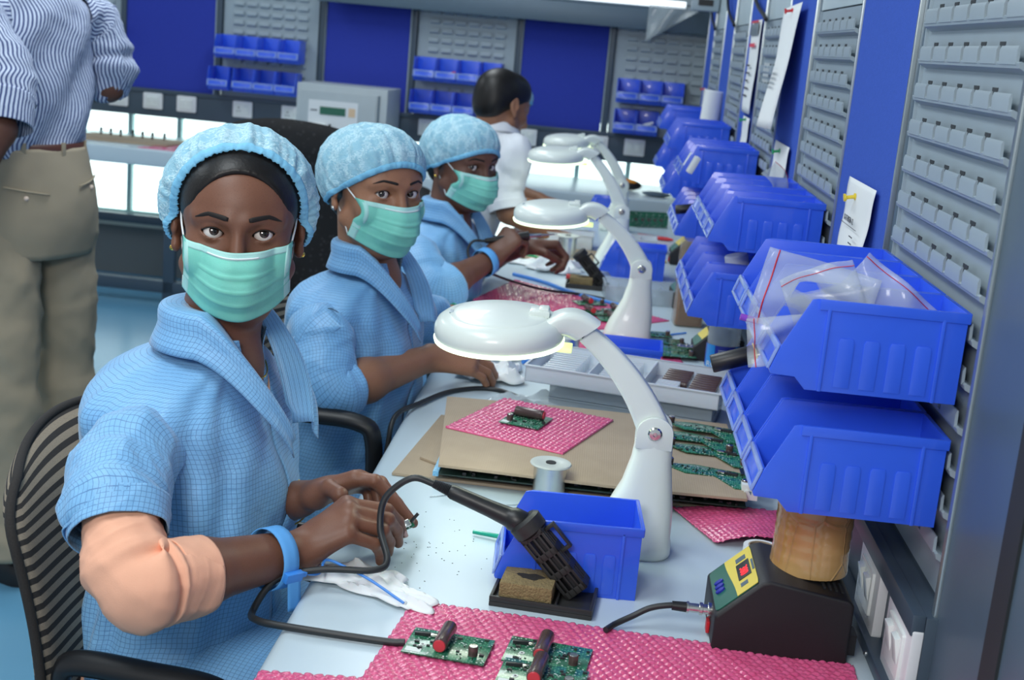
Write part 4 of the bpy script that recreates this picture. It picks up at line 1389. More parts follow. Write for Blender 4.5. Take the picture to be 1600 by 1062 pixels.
# mouse like black thing and wallet on the far bench, red items
for k, (nm, lab, cat, x, y, sx, sy, sz, mat, wood) in enumerate((
        ('tool_pouch', 'black and orange pouch on the far bench right of the lamps', 'pouch', 0.10, 6.33, 0.085, 0.05, 0.055, 'black_plastic', 'orange'),
        ('wallet', 'dark wallet on the far bench near the right corner', 'wallet', 0.25, 6.18, 0.07, 0.05, 0.022, 'steel_dark', None))):
    r = thing(nm, lab, cat, (x, y, ZB), radians(-15))
    b = MB().ball((0, 0, sz * .5), (sx, sy, sz * .5), 20, 10)
    obj('body', b, mat, r, smooth=180)
    if wood:
        obj('orange_panel', MB().ball((0.005, -0.012, sz * .72), (sx * .72, sy * .6, sz * .32), 20, 8), wood, r, smooth=180)
rp = obj('marker_pen', MB().tube([(-0.06, 0, 0.008), (0.05, 0, 0.008), (0.07, 0, 0.008)], [0.007, 0.007, 0.004], 12), 'red', loc=(0.20, 4.72, ZB), rot=(0, 0, radians(-15)))
tag(rp, 'red pen lying in front of the upright boards', 'pen')
rp = obj('marker_pen', MB().tube([(-0.05, 0, 0.008), (0.045, 0, 0.008), (0.06, 0, 0.008)], [0.008, 0.008, 0.004], 12), 'red', loc=(-0.03, 3.72, ZB), rot=(0, 0, radians(-10)))
tag(rp, 'red handled tool behind the second iron holder', 'tool')
rp = obj('marker_pen', MB().tube([(-0.03, 0, 0.007), (0.03, 0, 0.007), (0.04, 0, 0.007)], [0.007, 0.007, 0.003], 12), 'label_cyan', loc=(-0.075, 2.72, ZB), rot=(0, 0, radians(-10)))
tag(rp, 'small cyan tube beside the spool behind the nearest lamp head', 'tube')
sheet('cardboard_sheet', 'cardboard sheet in front of the third woman under the far spool', 'cardboard', [(-0.29, 4.00), (0.04, 4.05), (0.04, 4.30), (-0.27, 4.28)], ZB, 0.004, 'card')

# ------------------------------------------------------------------ items in and on the wall bins
def zip_bag(label, loc, rot, w, h, seed):
    r = thing('zip_bag', label, 'bag', loc, 0, 'clear zip bags in the nearest upper bin')
    r.rotation_euler = rot
    rg = np.random.default_rng(seed)
    p = rg.uniform(0, 6, 4)
    f = lambda u, v: ((u - .5) * w, 0.007 * sin(u * 5 + p[0]) + 0.006 * sin(v * 4 + p[1]) + 0.003 * sin(u * 11 + v * 7 + p[2]), v * h)
    b = MB().grid(f, 18, 18)
    o = obj('film', b, 'fog_film', r, recalc=False, smooth=180)
    m = o.modifiers.new('thick', 'SOLIDIFY')
    m.thickness = 0.0012
    s = MB().grid(lambda u, v: tuple(Vector(f(u, 0.90 + 0.012 * v)) + Vector((0, -0.0014, 0))), 18, 1)
    o = obj('red_zip_line', s, 'red', r, recalc=False)
    m = o.modifiers.new('thick', 'SOLIDIFY')
    m.thickness = 0.0006
    return r


bag_y = 1.405
zip_bag('clear zip bag bulging over the top of the nearest upper bin', (0.300, bag_y + 0.010, 1.150), (radians(-20), radians(-80), radians(6)), 0.085, 0.125, 1)
zip_bag('clear zip bag standing up at the back of the nearest upper bin', (0.300, bag_y + 0.02, 1.140), (radians(-14), radians(35), radians(-8)), 0.10, 0.062, 2)
zip_bag('clear zip bag with a red line poking over the front of the nearest upper bin', (0.255, bag_y - 0.004, 1.128), (radians(-5), radians(-100), radians(4)), 0.055, 0.085, 3)
zip_bag('clear zip bag leaning left at the front of the nearest upper bin', (0.265, bag_y + 0.028, 1.14), (radians(10), radians(-25), radians(-10)), 0.08, 0.062, 4)
zip_bag('clear zip bag lying on the upper bins of the second panel', (0.33, 2.52, 1.155), (radians(-70), radians(60), radians(0)), 0.12, 0.09, 6)
pp = MB().tube([(-0.02, 0, 0), (0.028, 0, 0)], 0.004, 10)
tag(obj('purple_cap_pen', pp, basic('purple_plastic', (140, 70, 190), 0.3), loc=(0.192, 1.50, 1.118), rot=(0, radians(10), 0)), 'purple pen tip poking out of the nearest upper bins', 'pen')
for lab, loc, rot, a, b_, mat in (('white paper roll standing in the lower bins of the second panel', (0.275, 2.43, 0.985), (0, radians(-14), 0), 0.022, 0.075, 'paper'),
                                   ('white plastic cap in the upper bins of the third panel', (0.212, 3.41, 1.115), (0, radians(25), 0), 0.022, 0.048, 'white_plastic'),
                                   ('black tool handle poking out of the lower bins of the nearest panel', (0.170, 1.745, 1.005), (0, radians(70), 0), 0.0125, 0.065, 'black_plastic'),
                                   ('black round cap poking out of the lower bins of the third panel', (0.188, 3.36, 1.022), (0, radians(80), 0), 0.012, 0.05, 'black_plastic'),
                                   ('grey rolled paper behind the upper bins of the fifth panel', (0.355, 4.85, 1.165), (0, radians(4), 0), 0.035, 0.125, 'paper')):
    o = obj('roll' if 'roll' in lab else 'handle', MB().lathe([(a * .92, 0), (a, 0.002), (a, b_ - 0.002), (a * .92, b_)], 22), mat, loc=loc, rot=rot)
    tag(o, lab, 'roll' if 'roll' in lab else 'tool')
tag(obj('yellow_card', MB().box((-0.002, -0.02, 0), (0.0, 0.02, 0.035)), 'yellow', loc=(0.235, 1.735, 1.005), rot=(0, radians(-20), 0)), 'small yellow card in the lower bins of the nearest panel', 'card')
# contents in the small far bins
for x, z, mat, lab in ((-1.69, 1.075, 'green', 'green wire bundle in a small blue bin at the back left'), (-1.60, 1.07, 'cap_brown', 'brown parts in a small blue bin above the grey instrument'), (-0.80, 1.215, 'red', 'red part in a small blue bin behind the worker in white'), (0.175, 1.065, 'paper', 'white paper cone in a small blue bin at the far corner')):
    q = FW(x, -0.085, z - 0.02)
    tag(obj('bin_content', MB().tube([(-0.03, 0, 0), (0.0, 0.01, 0.012), (0.032, 0, 0.03)], [0.012, 0.014, 0.006], 10), mat, loc=q), lab, 'parts')


# ------------------------------------------------------------------ pinned papers
def hung(name, label, cat, y0, y1, z0, z1, mat='paper', curl=0.01, pin=None, off=0.012, tilt=0.0):
    """paper on a right pinboard; local x from far (0) to near (w)"""
    w, hh = abs(y1 - y0), z1 - z0
    r = thing(name, label, cat, (XW - off, max(y0, y1), z0), RZ_R)
    f = lambda u, v: (u * w, -curl * (1 - v) * (0.4 + sin(u * 2.6)) - 0.001 * sin(v * 9), v * hh + tilt * (u - .5) * w)
    o = obj('sheet', MB().grid(f, 10, 14), mat, r, recalc=False, smooth=180)
    m = o.modifiers.new('thick', 'SOLIDIFY')
    m.thickness = 0.0006
    if pin:
        pm, pu, pv = pin
        p = Vector(f(pu, pv))
        mt = Matrix.Translation(p) @ Matrix.Rotation(radians(100), 4, 'X')
        obj('push_pin', MB().lathe([(0.0055, 0.0), (0.0055, 0.002), (0.003, 0.003), (0.0028, 0.013), (0.006, 0.015), (0.006, 0.018)], 16, mat=mt), pm, r)
    return r, f, w, hh


r, f, w, hh = hung('part_list', 'white part list on a yellow pin on the nearest blue pinboard', 'paper', 1.90, 2.12, 1.13, 1.245, curl=0.012, pin=('yellow', 0.42, 0.80))
text('KATHREIN-12', 0.0125, 'ink', r, (w * .55, -0.0150, hh * .52), (radians(90), 0, 0))
ln = MB().box((w * .25, -0.0150, hh * .44), (w * .85, -0.0146, hh * .447))
obj('underline', ln, 'ink', r)
lg = MB()
for k in range(4):
    lg.box((w * .72, -0.0185, hh * (.34 - .085 * k)), (w * .84, -0.0181, hh * (.355 - .085 * k)))
obj('print_lines', lg, 'ink', r)
r, f, w, hh = hung('paper_bag', 'long white paper in a clear sleeve hanging on the second blue pinboard', 'paper', 2.90, 3.20, 1.265, 1.535, curl=0.035, pin=('red', 0.6, 0.955), off=0.02, tilt=0.02)
gl = MB()
for k in range(4):
    gl.box((w * .42, -0.045, hh * .50 - 0.012 * k), (w * .78, -0.0446, hh * .505 - 0.012 * k + 0.005))
obj('print_lines', gl, basic('faded_grey_print', (170, 178, 182), 0.8), r)
hung('note_slip', 'white slip on a green pin below the long white sheet', 'paper', 2.86, 3.11, 1.13, 1.235, curl=0.01, pin=('green', 0.5, 0.84))
r, f, w, hh = hung('instruction_sheet', 'long instruction sheet with a red heading on the third blue pinboard', 'paper', 3.74, 4.00, 1.262, 1.52, curl=0.006, pin=None)
obj('red_top_strip', MB().box((w * .15, -0.008, hh * .97), (w * .85, -0.006, hh * .995)), 'red', r)
obj('heading', MB().box((w * .25, -0.0085, hh * .71), (w * .8, -0.008, hh * .75)), basic('red_print', (214, 70, 90), 0.7), r)
lg = MB()
for k in range(5):
    lg.box((w * .28, -0.0108, hh * (.50 - .082 * k)), (w * (.62 + .1 * (k % 2)), -0.0102, hh * (.52 - .082 * k)))
obj('print_lines', lg, 'ink', r)
obj('plastic_head', MB().box((w * .1, -0.0072, hh * .84), (w * .9, -0.006, hh * .96)), 'alu', r)
hung('note_slip', 'narrow white slip on a green pin below the instruction sheet', 'paper', 3.75, 3.93, 1.13, 1.25, curl=0.006, pin=('green', 0.5, 0.94))
hung('note_slip', 'narrow white strip with a red mark at the farthest blue pinboard', 'paper', 5.62, 5.80, 1.16, 1.275, curl=0.004, pin=('red', 0.3, 0.97))

# ------------------------------------------------------------------ on the far bench
mc = thing('instrument_box', 'grey instrument cabinet with a green display on the far bench', 'instrument', FW(-1.245, -0.30, ZB), RZ_F)
obj('case', MB().box((-0.215, -0.13, 0.0), (0.215, 0.18, 0.375)), 'grey_box', mc, bevel=0.004)
obj('door_frame', MB().prism(rounded(-0.197, 0.02, 0.165, 0.345, 0.004), -0.134, -0.130, 'y'), 'grey_box', mc, bevel=0.001)
pnl = obj('front_label', MB().box((-0.155, -0.1365, 0.05), (0.080, -0.134, 0.302)), 'socket_white', mc)
obj('display', MB().box((-0.100, -0.139, 0.238), (0.022, -0.1365, 0.274)), basic('green_lcd', (48, 104, 84), 0.2), mc)
obj('orange_sticker', MB().box((0.036, -0.1375, 0.236), (0.068, -0.1365, 0.276)), basic('pale_orange_sticker', (220, 190, 156), 0.6), mc)
pm = MB()
rg = random.Random(5)
for k in range(7):
    x, z = rg.uniform(-0.155, 0.04), rg.uniform(0.06, 0.17)
    pm.box((x, -0.1372, z), (x + rg.uniform(.012, .028), -0.1365, z + 0.004))
pm.box((-0.145, -0.1372, 0.252), (-0.112, -0.1365, 0.258))
obj('panel_print', pm, 'ink', mc)
hd = MB()
hd.tube([(-0.150, -0.145, 0.185), (-0.065, -0.145, 0.190)], 0.009, 12)
obj('clamp_bar', hd, 'white_plastic', mc)
hd = MB()
hd.tube(smooth_path([(-0.11, -0.145, 0.190), (-0.10, -0.17, 0.165), (-0.06, -0.175, 0.150), (-0.045, -0.150, 0.195)], 5), 0.006, 8)
obj('clamp_lever', hd, 'black_plastic', mc)
obj('hinge_strip', MB().box((0.172, -0.136, 0.02), (0.180, -0.130, 0.345)), 'steel_dark', mc)
sheet('cardboard_sheet', 'brown board with dark parts on the far bench beside the standing man', 'cardboard', [FW(-2.62, -.33)[:2], FW(-2.12, -.33)[:2], FW(-2.10, -.05)[:2], FW(-2.6, -.05)[:2]], ZB, 0.012, 'card')
for k in range(7):
    p = FW(-2.54 + 0.055 * k, -0.10 - 0.01 * (k % 3), ZB + 0.012)
    tag(obj('terminal_post', MB().lathe([(0.006, 0), (0.006, 0.02), (0.009, 0.022), (0.007, 0.034)], 10), 'black_plastic', loc=p), 'small black post on the brown board at the back, %s from the left' % NUM[k], 'part', 'black posts on the far board')
bubble_sheet('pink sheet at the left of the far bench behind the nearest woman', [FW(-2.22, -.45)[:2], FW(-1.90, -.46)[:2], FW(-1.88, -.20)[:2], FW(-2.12, -.20)[:2]], ZB, step=0.006)
p = FW(-2.0, -0.33, ZB + 0.006)
board('board lying on the pink sheet at the left of the far bench', p, 0.1, w=0.12, d=0.07, simple=True)
# ------------------------------------------------------------------ signed distance bodies -> one continuous mesh
F32 = np.float32


class SDF:
    def __init__(self):
        self.ops = []

    def _push(self, fn, c, R, k, mode):
        self.ops.append((fn, np.array(c, dtype=float), float(R), float(k), mode))

    def cap(self, a, b, ra, rb=None, k=0.01, mode='u', flat=None):
        """tapered capsule; flat=(axis vector, factor) squashes it"""
        rb = ra if rb is None else rb
        a = np.array(a, float)
        b = np.array(b, float)
        d = b - a
        L2 = max(float(d @ d), 1e-12)
        if flat is not None:
            ax = np.array(flat[0], float)
            ax /= np.linalg.norm(ax)
            g = 1.0 / flat[1] - 1.0

        def fn(P):
            q = P - a.astype(F32)
            t = np.clip((q @ d.astype(F32)) / F32(L2), 0, 1)
            e = q - t[..., None] * d.astype(F32)
            if flat is not None:
                s = e @ ax.astype(F32)
                e = e + (s * F32(g))[..., None] * ax.astype(F32)
            r = F32(ra) + F32(rb - ra) * t
            dist = np.sqrt((e * e).sum(-1)) - r
            return dist if flat is None else dist * F32(min(1.0, flat[1] + .25))
        self._push(fn, (a + b) / 2, sqrt(L2) / 2 + max(ra, rb) * 1.3, k, mode)

    def ell(self, c, r, mat=None, k=0.01, mode='u', clip=None):
        """ellipsoid in the frame mat (world if None)"""
        c = np.array(c, float)
        r = np.array(r, float) if hasattr(r, '__len__') else np.array([r] * 3, float)
        if mat is not None:
            R = np.array(mat.to_3x3())
            cw = np.array(mat @ Vector(c))
        else:
            R = np.eye(3)
            cw = c
        Ri = R.astype(F32)

        def fn(P):
            q = (P - cw.astype(F32)) @ Ri
            n = q / r.astype(F32)
            k0 = np.sqrt((n * n).sum(-1)) + F32(1e-9)
            m = n / r.astype(F32)
            k1 = np.sqrt((m * m).sum(-1)) + F32(1e-9)
            return k0 * (k0 - 1) / k1
        self._push(fn, cw, max(r) * 1.1, k, mode)

    def fun(self, f, c, R, k=0.01, mode='u', mat=None):
        if mat is not None:
            cw = np.array(mat @ Vector(c))
            Ri = np.array(mat.to_3x3()).astype(F32)
            o = np.array(mat.translation).astype(F32)
            g = lambda P: f((P - o) @ Ri)
        else:
            cw, g = np.array(c, float), f
        self._push(g, cw, R, k, mode)

    @staticmethod
    def comb(D, d, k, mode):
        if mode == 'u':
            if k <= 1e-6:
                return np.minimum(D, d)
            h = np.clip(0.5 + 0.5 * (D - d) / F32(k), 0, 1)
            return D + (d - D) * h - F32(k) * h * (1 - h)
        if mode == 's':
            d = -d
        if k <= 1e-6:
            return np.maximum(D, d)
        h = np.clip(0.5 - 0.5 * (D - d) / F32(k), 0, 1)
        return D + (d - D) * h + F32(k) * h * (1 - h)

    def eval(self, P):
        P = np.asarray(P, dtype=F32)
        D = np.full(P.shape[:-1], 10.0, dtype=F32)
        for fn, c, R, k, mode in self.ops:
            D = self.comb(D, fn(P), k, mode)
        return D

    def mesh(self, h, pad=0.01, B=8):
        lo = np.min([c - R for fn, c, R, k, m in self.ops if m == 'u'], axis=0) - pad
        hi = np.max([c + R for fn, c, R, k, m in self.ops if m == 'u'], axis=0) + pad
        bs = B * h
        nb = np.ceil((hi - lo) / bs).astype(int)
        gi = np.stack(np.meshgrid(*[np.arange(n) for n in nb], indexing='ij'), -1).reshape(-1, 3)
        cen = lo + (gi + 0.5) * bs
        hd = bs * 0.87
        D = np.full(len(cen), 10.0, dtype=F32)
        for fn, c, R, k, mode in self.ops:
            m = np.nonzero(((cen - c) ** 2).sum(-1) < (R + 0.08 + k) ** 2)[0]
            if len(m):
                D[m] = self.comb(D[m], fn(cen[m].astype(F32)), k, mode)
        act = np.abs(D) < hd * 1.5 + 0.004
        gi, cen = gi[act], cen[act]
        n1 = B + 1
        loc_ = np.stack(np.meshgrid(*[np.arange(n1)] * 3, indexing='ij'), -1).reshape(-1, 3)
        verts, ids = [], []
        quads = []
        tot = nb * B + 2
        stride = np.array([tot[1] * tot[2], tot[2], 1], dtype=np.int64)
        corner = np.array([(i, j, k) for i in (0, 1) for j in (0, 1) for k in (0, 1)])
        edges = [(a, b) for a in range(8) for b in range(a + 1, 8) if np.abs(corner[a] - corner[b]).sum() == 1]
        CH = 1500
        crossing = []
        for s in range(0, len(gi), CH):
            g, c0 = gi[s:s + CH], cen[s:s + CH]
            P = (lo + (g[:, None, :] * B + loc_[None]) * h).astype(F32)
            D = np.full(P.shape[:2], 10.0, dtype=F32)
            for fn, c, R, k, mode in self.ops:
                m = np.nonzero(((c0 - c) ** 2).sum(-1) < (R + hd * 1.6 + k + 0.004) ** 2)[0]
                if len(m):
                    D[m] = self.comb(D[m], fn(P[m]), k, mode)
            V = D.reshape(len(g), n1, n1, n1)
            cs = np.stack([V[:, i:i + B, j:j + B, k:k + B] for (i, j, k) in corner], -1)
            ins = cs < 0
            mix = ins.any(-1) & ~ins.all(-1)
            w = np.nonzero(mix)
            if len(w[0]) == 0:
                continue
            cv = cs[w]
            base = g[w[0]] * B + np.stack(w[1:], -1)
            acc = np.zeros((len(base), 3))
            cnt = np.zeros(len(base))
            for a, b in edges:
                va, vb = cv[:, a], cv[:, b]
                x = (va < 0) != (vb < 0)
                t = np.where(x, va / np.where(x, va - vb, 1), 0)
                acc += np.where(x[:, None], corner[a] + t[:, None] * (corner[b] - corner[a]), 0)
                cnt += x
            verts.append(lo + (base + acc / cnt[:, None]) * h)
            ids.append(base @ stride)
            # edges from corner 0 along each axis
            for axi, ci in ((0, 4), (1, 2), (2, 1)):
                x = (cv[:, 0] < 0) != (cv[:, ci] < 0)
                crossing.append((axi, base[x], cv[x, 0] < 0))
        V = np.vstack(verts)
        I = np.concatenate(ids)
        o = np.argsort(I)
        Is = I[o]
        F = []
        for axi, base, inside in crossing:
            u = np.eye(3, dtype=int)[(axi + 1) % 3]
            v = np.eye(3, dtype=int)[(axi + 2) % 3]
            q = []
            ok = np.ones(len(base), bool)
            for off in (0 * u, -u, -u - v, -v):
                key = (base + off) @ stride
                p = np.clip(np.searchsorted(Is, key), 0, len(Is) - 1)
                ok &= Is[p] == key
                q.append(o[p])
            q = np.stack(q, -1)
            q[inside] = q[inside]
            q[~inside] = q[~inside][:, ::-1]
            F.append(q[ok])
        F = np.vstack(F)
        # outward orientation: inside -> outside along +axis
        return V, F[:, ::-1]

    def grad_hit(self, o, d, tmax=0.3):
        """first surface point along o + t d, starting outside"""
        o, d = np.array(o, float), np.array(d, float)
        d /= np.linalg.norm(d)
        t = 0.0
        for _ in range(80):
            v = float(self.eval((o + d * t)[None])[0])
            if v < 0.0003:
                break
            t += v * 0.8
            if t > tmax:
                break
        return o + d * t


def mesh_obj(name, V, F, mat, parent=None, smooth_it=1):
    V = np.array(V, float)
    F = np.asarray(F)
    if smooth_it:
        for _ in range(smooth_it):
            acc = np.zeros_like(V)
            cnt = np.zeros(len(V))
            for a, b in ((0, 1), (1, 2), (2, 3), (3, 0)):
                np.add.at(acc, F[:, a], V[F[:, b]])
                np.add.at(acc, F[:, b], V[F[:, a]])
                np.add.at(cnt, F[:, a], 1)
                np.add.at(cnt, F[:, b], 1)
            m = cnt > 0
            V[m] = V[m] * 0.5 + 0.5 * acc[m] / cnt[m][:, None]
    me = bpy.data.meshes.new(name)
    me.vertices.add(len(V))
    me.vertices.foreach_set('co', V.astype(F32).ravel())
    me.loops.add(F.size)
    me.loops.foreach_set('vertex_index', F.astype(np.int32).ravel())
    me.polygons.add(len(F))
    me.polygons.foreach_set('loop_start', np.arange(0, F.size, 4, dtype=np.int32))
    me.polygons.foreach_set('loop_total', np.full(len(F), 4, dtype=np.int32))
    me.update(calc_edges=True)
    me.validate()
    me.materials.append(M[mat] if isinstance(mat, str) else mat)
    finish(me, 180)
    return link(name, me, parent)


def uv_grid_obj(name, PT, mat, parent=None, wrap=False, uv=None, thick=0.0, mask=None, scale=1.0):
    """PT[j,i,3] surface with arc length UVs in metres; wrap closes i"""
    PT = np.asarray(PT, float)
    nv, nu = PT.shape[:2]
    nn = nu if wrap else nu - 1
    if uv is None:
        nxt = np.roll(PT, -1, 1)
        seg = np.linalg.norm(nxt - PT, axis=-1)
        mean = seg.mean(0)
        us = np.concatenate([[0], np.cumsum(mean)])
        vs = np.concatenate([[0], np.cumsum(np.linalg.norm(np.diff(PT, axis=0), axis=-1).mean(1))])
        # keep the weave centred so that rows of differing girth stay aligned
        tot = seg.sum(1) if wrap else seg[:, :-1].sum(1)
        UU = np.zeros((nv, nn + 1))
        for j in range(nv):
            c = np.concatenate([[0], np.cumsum(seg[j][:nn])])
            UU[j] = c - c[-1] / 2
        VV = np.repeat(vs[:, None], nn + 1, 1)
    else:
        UU, VV = uv
    F, L = [], []
    for j in range(nv - 1):
        for i in range(nn):
            if mask is not None and mask(j, i):
                continue
            i2 = (i + 1) % nu
            F.append((j * nu + i, j * nu + i2, (j + 1) * nu + i2, (j + 1) * nu + i))
            L += [(UU[j, i], VV[j, i]), (UU[j, i + 1], VV[j, i + 1]), (UU[j + 1, i + 1], VV[j + 1, i + 1]), (UU[j + 1, i], VV[j + 1, i])]
    me = bpy.data.meshes.new(name)
    me.from_pydata(PT.reshape(-1, 3).tolist(), [], F)
    uvl = me.uv_layers.new(name='weave')
    uvl.data.foreach_set('uv', (np.array(L) * scale).astype(F32).ravel())
    me.materials.append(M[mat] if isinstance(mat, str) else mat)
    bm = bmesh.new()
    bm.from_mesh(me)
    loose = [v for v in bm.verts if not v.link_faces]
    bmesh.ops.delete(bm, geom=loose, context='VERTS')
    bm.to_mesh(me)
    bm.free()
    finish(me, 180)
    o = link(name, me, parent)
    if thick:
        m = o.modifiers.new('cloth thickness', 'SOLIDIFY')
        m.thickness = thick
        m.offset = -1
    return o


class Wob:
    """smooth pseudo noise from random sines"""
    def __init__(self, seed, n=14, f0=8, f1=40):
        r = np.random.default_rng(seed)
        d = r.normal(size=(n, 3))
        d /= np.linalg.norm(d, axis=1)[:, None]
        self.f = d * np.geomspace(f0, f1, n)[:, None]
        self.p = r.uniform(0, 6.28, n)
        self.a = np.geomspace(f0, f1, n) ** -0.7
        self.a /= self.a.sum()

    def __call__(self, P):
        return (np.sin(np.asarray(P) @ self.f.T + self.p) * self.a).sum(-1) * 2.2

    def ridge(self, P):
        return ((1 - np.abs(np.sin(np.asarray(P) @ self.f.T + self.p))) ** 3 * self.a).sum(-1) * 2.2


def frame(o, fwd, up=(0, 0, 1), pitch=0.0, roll=0.0):
    """matrix with local -Y = fwd, X = the person's left, Z up"""
    f = Vector(fwd).normalized()
    y = -f
    x = y.cross(Vector(up)).normalized()
    z = x.cross(y)
    m = Matrix(((x.x, y.x, z.x, o[0]), (x.y, y.y, z.y, o[1]), (x.z, y.z, z.z, o[2]), (0, 0, 0, 1)))
    return m @ Matrix.Rotation(pitch, 4, 'X') @ Matrix.Rotation(roll, 4, 'Y')
# ------------------------------------------------------------------ people : materials
def skin(name, rgb, dark=0.72):
    t = NT(name)
    c = lin(rgb)
    d = tuple(v * dark for v in c[:3]) + (1,)
    n = t.mix(t.ramp(t.noise(22, 4), [(0.35, (0, 0, 0, 1)), (0.7, (1, 1, 1, 1))]), c, tuple(v * .86 for v in c[:3]) + (1,))
    n2 = t.mix(t.ramp(t.noise(700, 2), [(0.55, (0, 0, 0, 1)), (0.75, (1, 1, 1, 1))]), n, d)
    t.set(Base_Color=n2, Roughness=0.47, Specular_IOR_Level=0.4, Subsurface_Weight=0.12, Subsurface_Radius=(0.008, 0.003, 0.002))
    t.bump(t.noise(900, 3), 0.12, 0.0006)
    return t.m


M['skin_dark'] = skin('dark_brown_skin', (122, 82, 64))
M['skin_mid'] = skin('brown_skin', (158, 112, 86))
M['skin_deep'] = skin('deep_brown_skin', (112, 76, 62))
M['hair'] = basic('black_hair', (22, 19, 18), 0.42, var=0.3, nscale=120, bump=0.3, bscale=260, spec=0.4)
M['brow'] = basic('black_eyebrow', (24, 18, 16), 0.7, var=0.2)
M['nail'] = basic('pale_fingernail', (206, 168, 156), 0.25)
M['gold'] = basic('gold_metal', (222, 186, 92), 0.25, 1.0)
M['strap_blue'] = basic('blue_wrist_strap_cloth', (92, 166, 232), 0.75, bump=0.3, bscale=900)
M['buckle_blue'] = basic('blue_plastic_buckle', (60, 138, 226), 0.35)
M['peach'] = basic('peach_cotton', (240, 180, 150), 0.85, var=0.05, nscale=40, bump=0.25, bscale=900)
M['white_cotton'] = basic('white_cotton', (222, 226, 232), 0.85, var=0.03, nscale=30, bump=0.2, bscale=500)
M['cream_cotton'] = basic('cream_cotton', (226, 206, 190), 0.85)


def coat_mat():
    t = NT('blue_grid_weave_coat')
    uv = t.n('ShaderNodeTexCoord').outputs['UV']
    sx = t.n('ShaderNodeSeparateXYZ')
    t.l(uv, sx.inputs['Vector'])
    ln = None
    for c in ('X', 'Y'):
        f = t.math('FRACT', t.math('MULTIPLY', sx.outputs[c], 1 / 0.0062))
        s = t.math('LESS_THAN', t.math('ABSOLUTE', t.math('SUBTRACT', f, 0.5)), 0.055)
        ln = s if ln is None else t.math('MAXIMUM', ln, s)
    base = t.mix(t.noise(26, 4), lin((116, 176, 226)), lin((142, 196, 236)))
    t.set(Base_Color=t.mix(t.math('MULTIPLY', ln, 0.62), base, lin((52, 88, 150))), Roughness=0.5, Sheen_Weight=0.25, Sheen_Roughness=0.4, Specular_IOR_Level=0.45)
    w = t.n('ShaderNodeTexNoise')
    w.inputs['Scale'].default_value = 42
    w.inputs['Detail'].default_value = 4
    w.inputs['Distortion'].default_value = 1.2
    t.l(t.coord(), w.inputs['Vector'])
    t.bump(w.outputs['Fac'], 0.28, 0.006)
    return t.m


M['coat'] = coat_mat()


def cap_mat():
    t = NT('light_blue_nonwoven_cap')
    wv = t.n('ShaderNodeTexNoise')
    wv.inputs['Scale'].default_value = 90
    wv.inputs['Detail'].default_value = 4
    wv.inputs['Distortion'].default_value = 2.0
    t.l(t.coord('Object', (1, 1, 1.6)), wv.inputs['Vector'])
    vo = t.n('ShaderNodeTexVoronoi', feature='DISTANCE_TO_EDGE')
    vo.inputs['Scale'].default_value = 34
    ds = t.n('ShaderNodeVectorMath', operation='MULTIPLY_ADD')
    t.l(wv.outputs['Color'], ds.inputs[0])
    ds.inputs[1].default_value = (0.035, 0.035, 0.035)
    t.l(t.coord('Object', (1, 1, 0.55)), ds.inputs[2])
    t.l(ds.outputs[0], vo.inputs['Vector'])
    cr = t.ramp(vo.outputs['Distance'], [(0.0, (1, 1, 1, 1)), (0.07, (0.15, 0.15, 0.15, 1)), (0.2, (0, 0, 0, 1))])
    t.set(Base_Color=t.mix(cr, t.mix(wv.outputs['Fac'], lin((130, 196, 224)), lin((190, 230, 242))), lin((206, 236, 245))), Roughness=0.8, Alpha=t.math('MULTIPLY_ADD', cr, 0.2, 0.74), Subsurface_Weight=0.15, Subsurface_Radius=(0.004, 0.006, 0.008))
    t.bump(wv.outputs['Fac'], 0.5, 0.003)
    return t.m


M['cap'] = cap_mat()
M['cap_band'] = basic('light_blue_elastic_band', (128, 196, 230), 0.8, bump=0.6, bscale=420, sss=0.1)


def mask_mat():
    t = NT('mint_green_mask_cloth')
    uv = t.n('ShaderNodeTexCoord').outputs['UV']
    sx = t.n('ShaderNodeSeparateXYZ')
    t.l(uv, sx.inputs['Vector'])
    t.set(Base_Color=t.mix(t.noise(60, 3), lin((116, 204, 186)), lin((138, 218, 202))), Roughness=0.75, Subsurface_Weight=0.2, Subsurface_Radius=(0.003, 0.006, 0.005))
    t.bump(t.noise(500, 2), 0.25, 0.0008)
    return t.m


M['mask'] = mask_mat()
M['mask_pale'] = basic('pale_mint_mask_edge', (176, 226, 220), 0.8, bump=0.3, bscale=900, sss=0.1)
M['ear_loop'] = basic('white_ear_loop', (228, 234, 236), 0.8)
t = NT('eyeball')
tc = t.n('ShaderNodeTexCoord')
nv = t.n('ShaderNodeVectorMath', operation='NORMALIZE')
t.l(tc.outputs['Object'], nv.inputs[0])
sx = t.n('ShaderNodeSeparateXYZ')
t.l(nv.outputs[0], sx.inputs[0])
cr = t.ramp(t.math('MULTIPLY', sx.outputs['Y'], -1.0), [(0.0, lin((206, 190, 184))), (0.80, lin((226, 218, 212))), (0.862, lin((222, 212, 206))), (0.878, lin((24, 15, 12))), (0.93, lin((52, 30, 20))), (0.968, lin((40, 24, 17))), (0.976, lin((6, 5, 5)))])
t.set(Base_Color=cr, Roughness=0.08, Coat_Weight=0.8, Coat_Roughness=0.03)
M['eye'] = t.m

EYE_X, EYE_Y, EYE_R = 0.0305, -0.0705, 0.0122


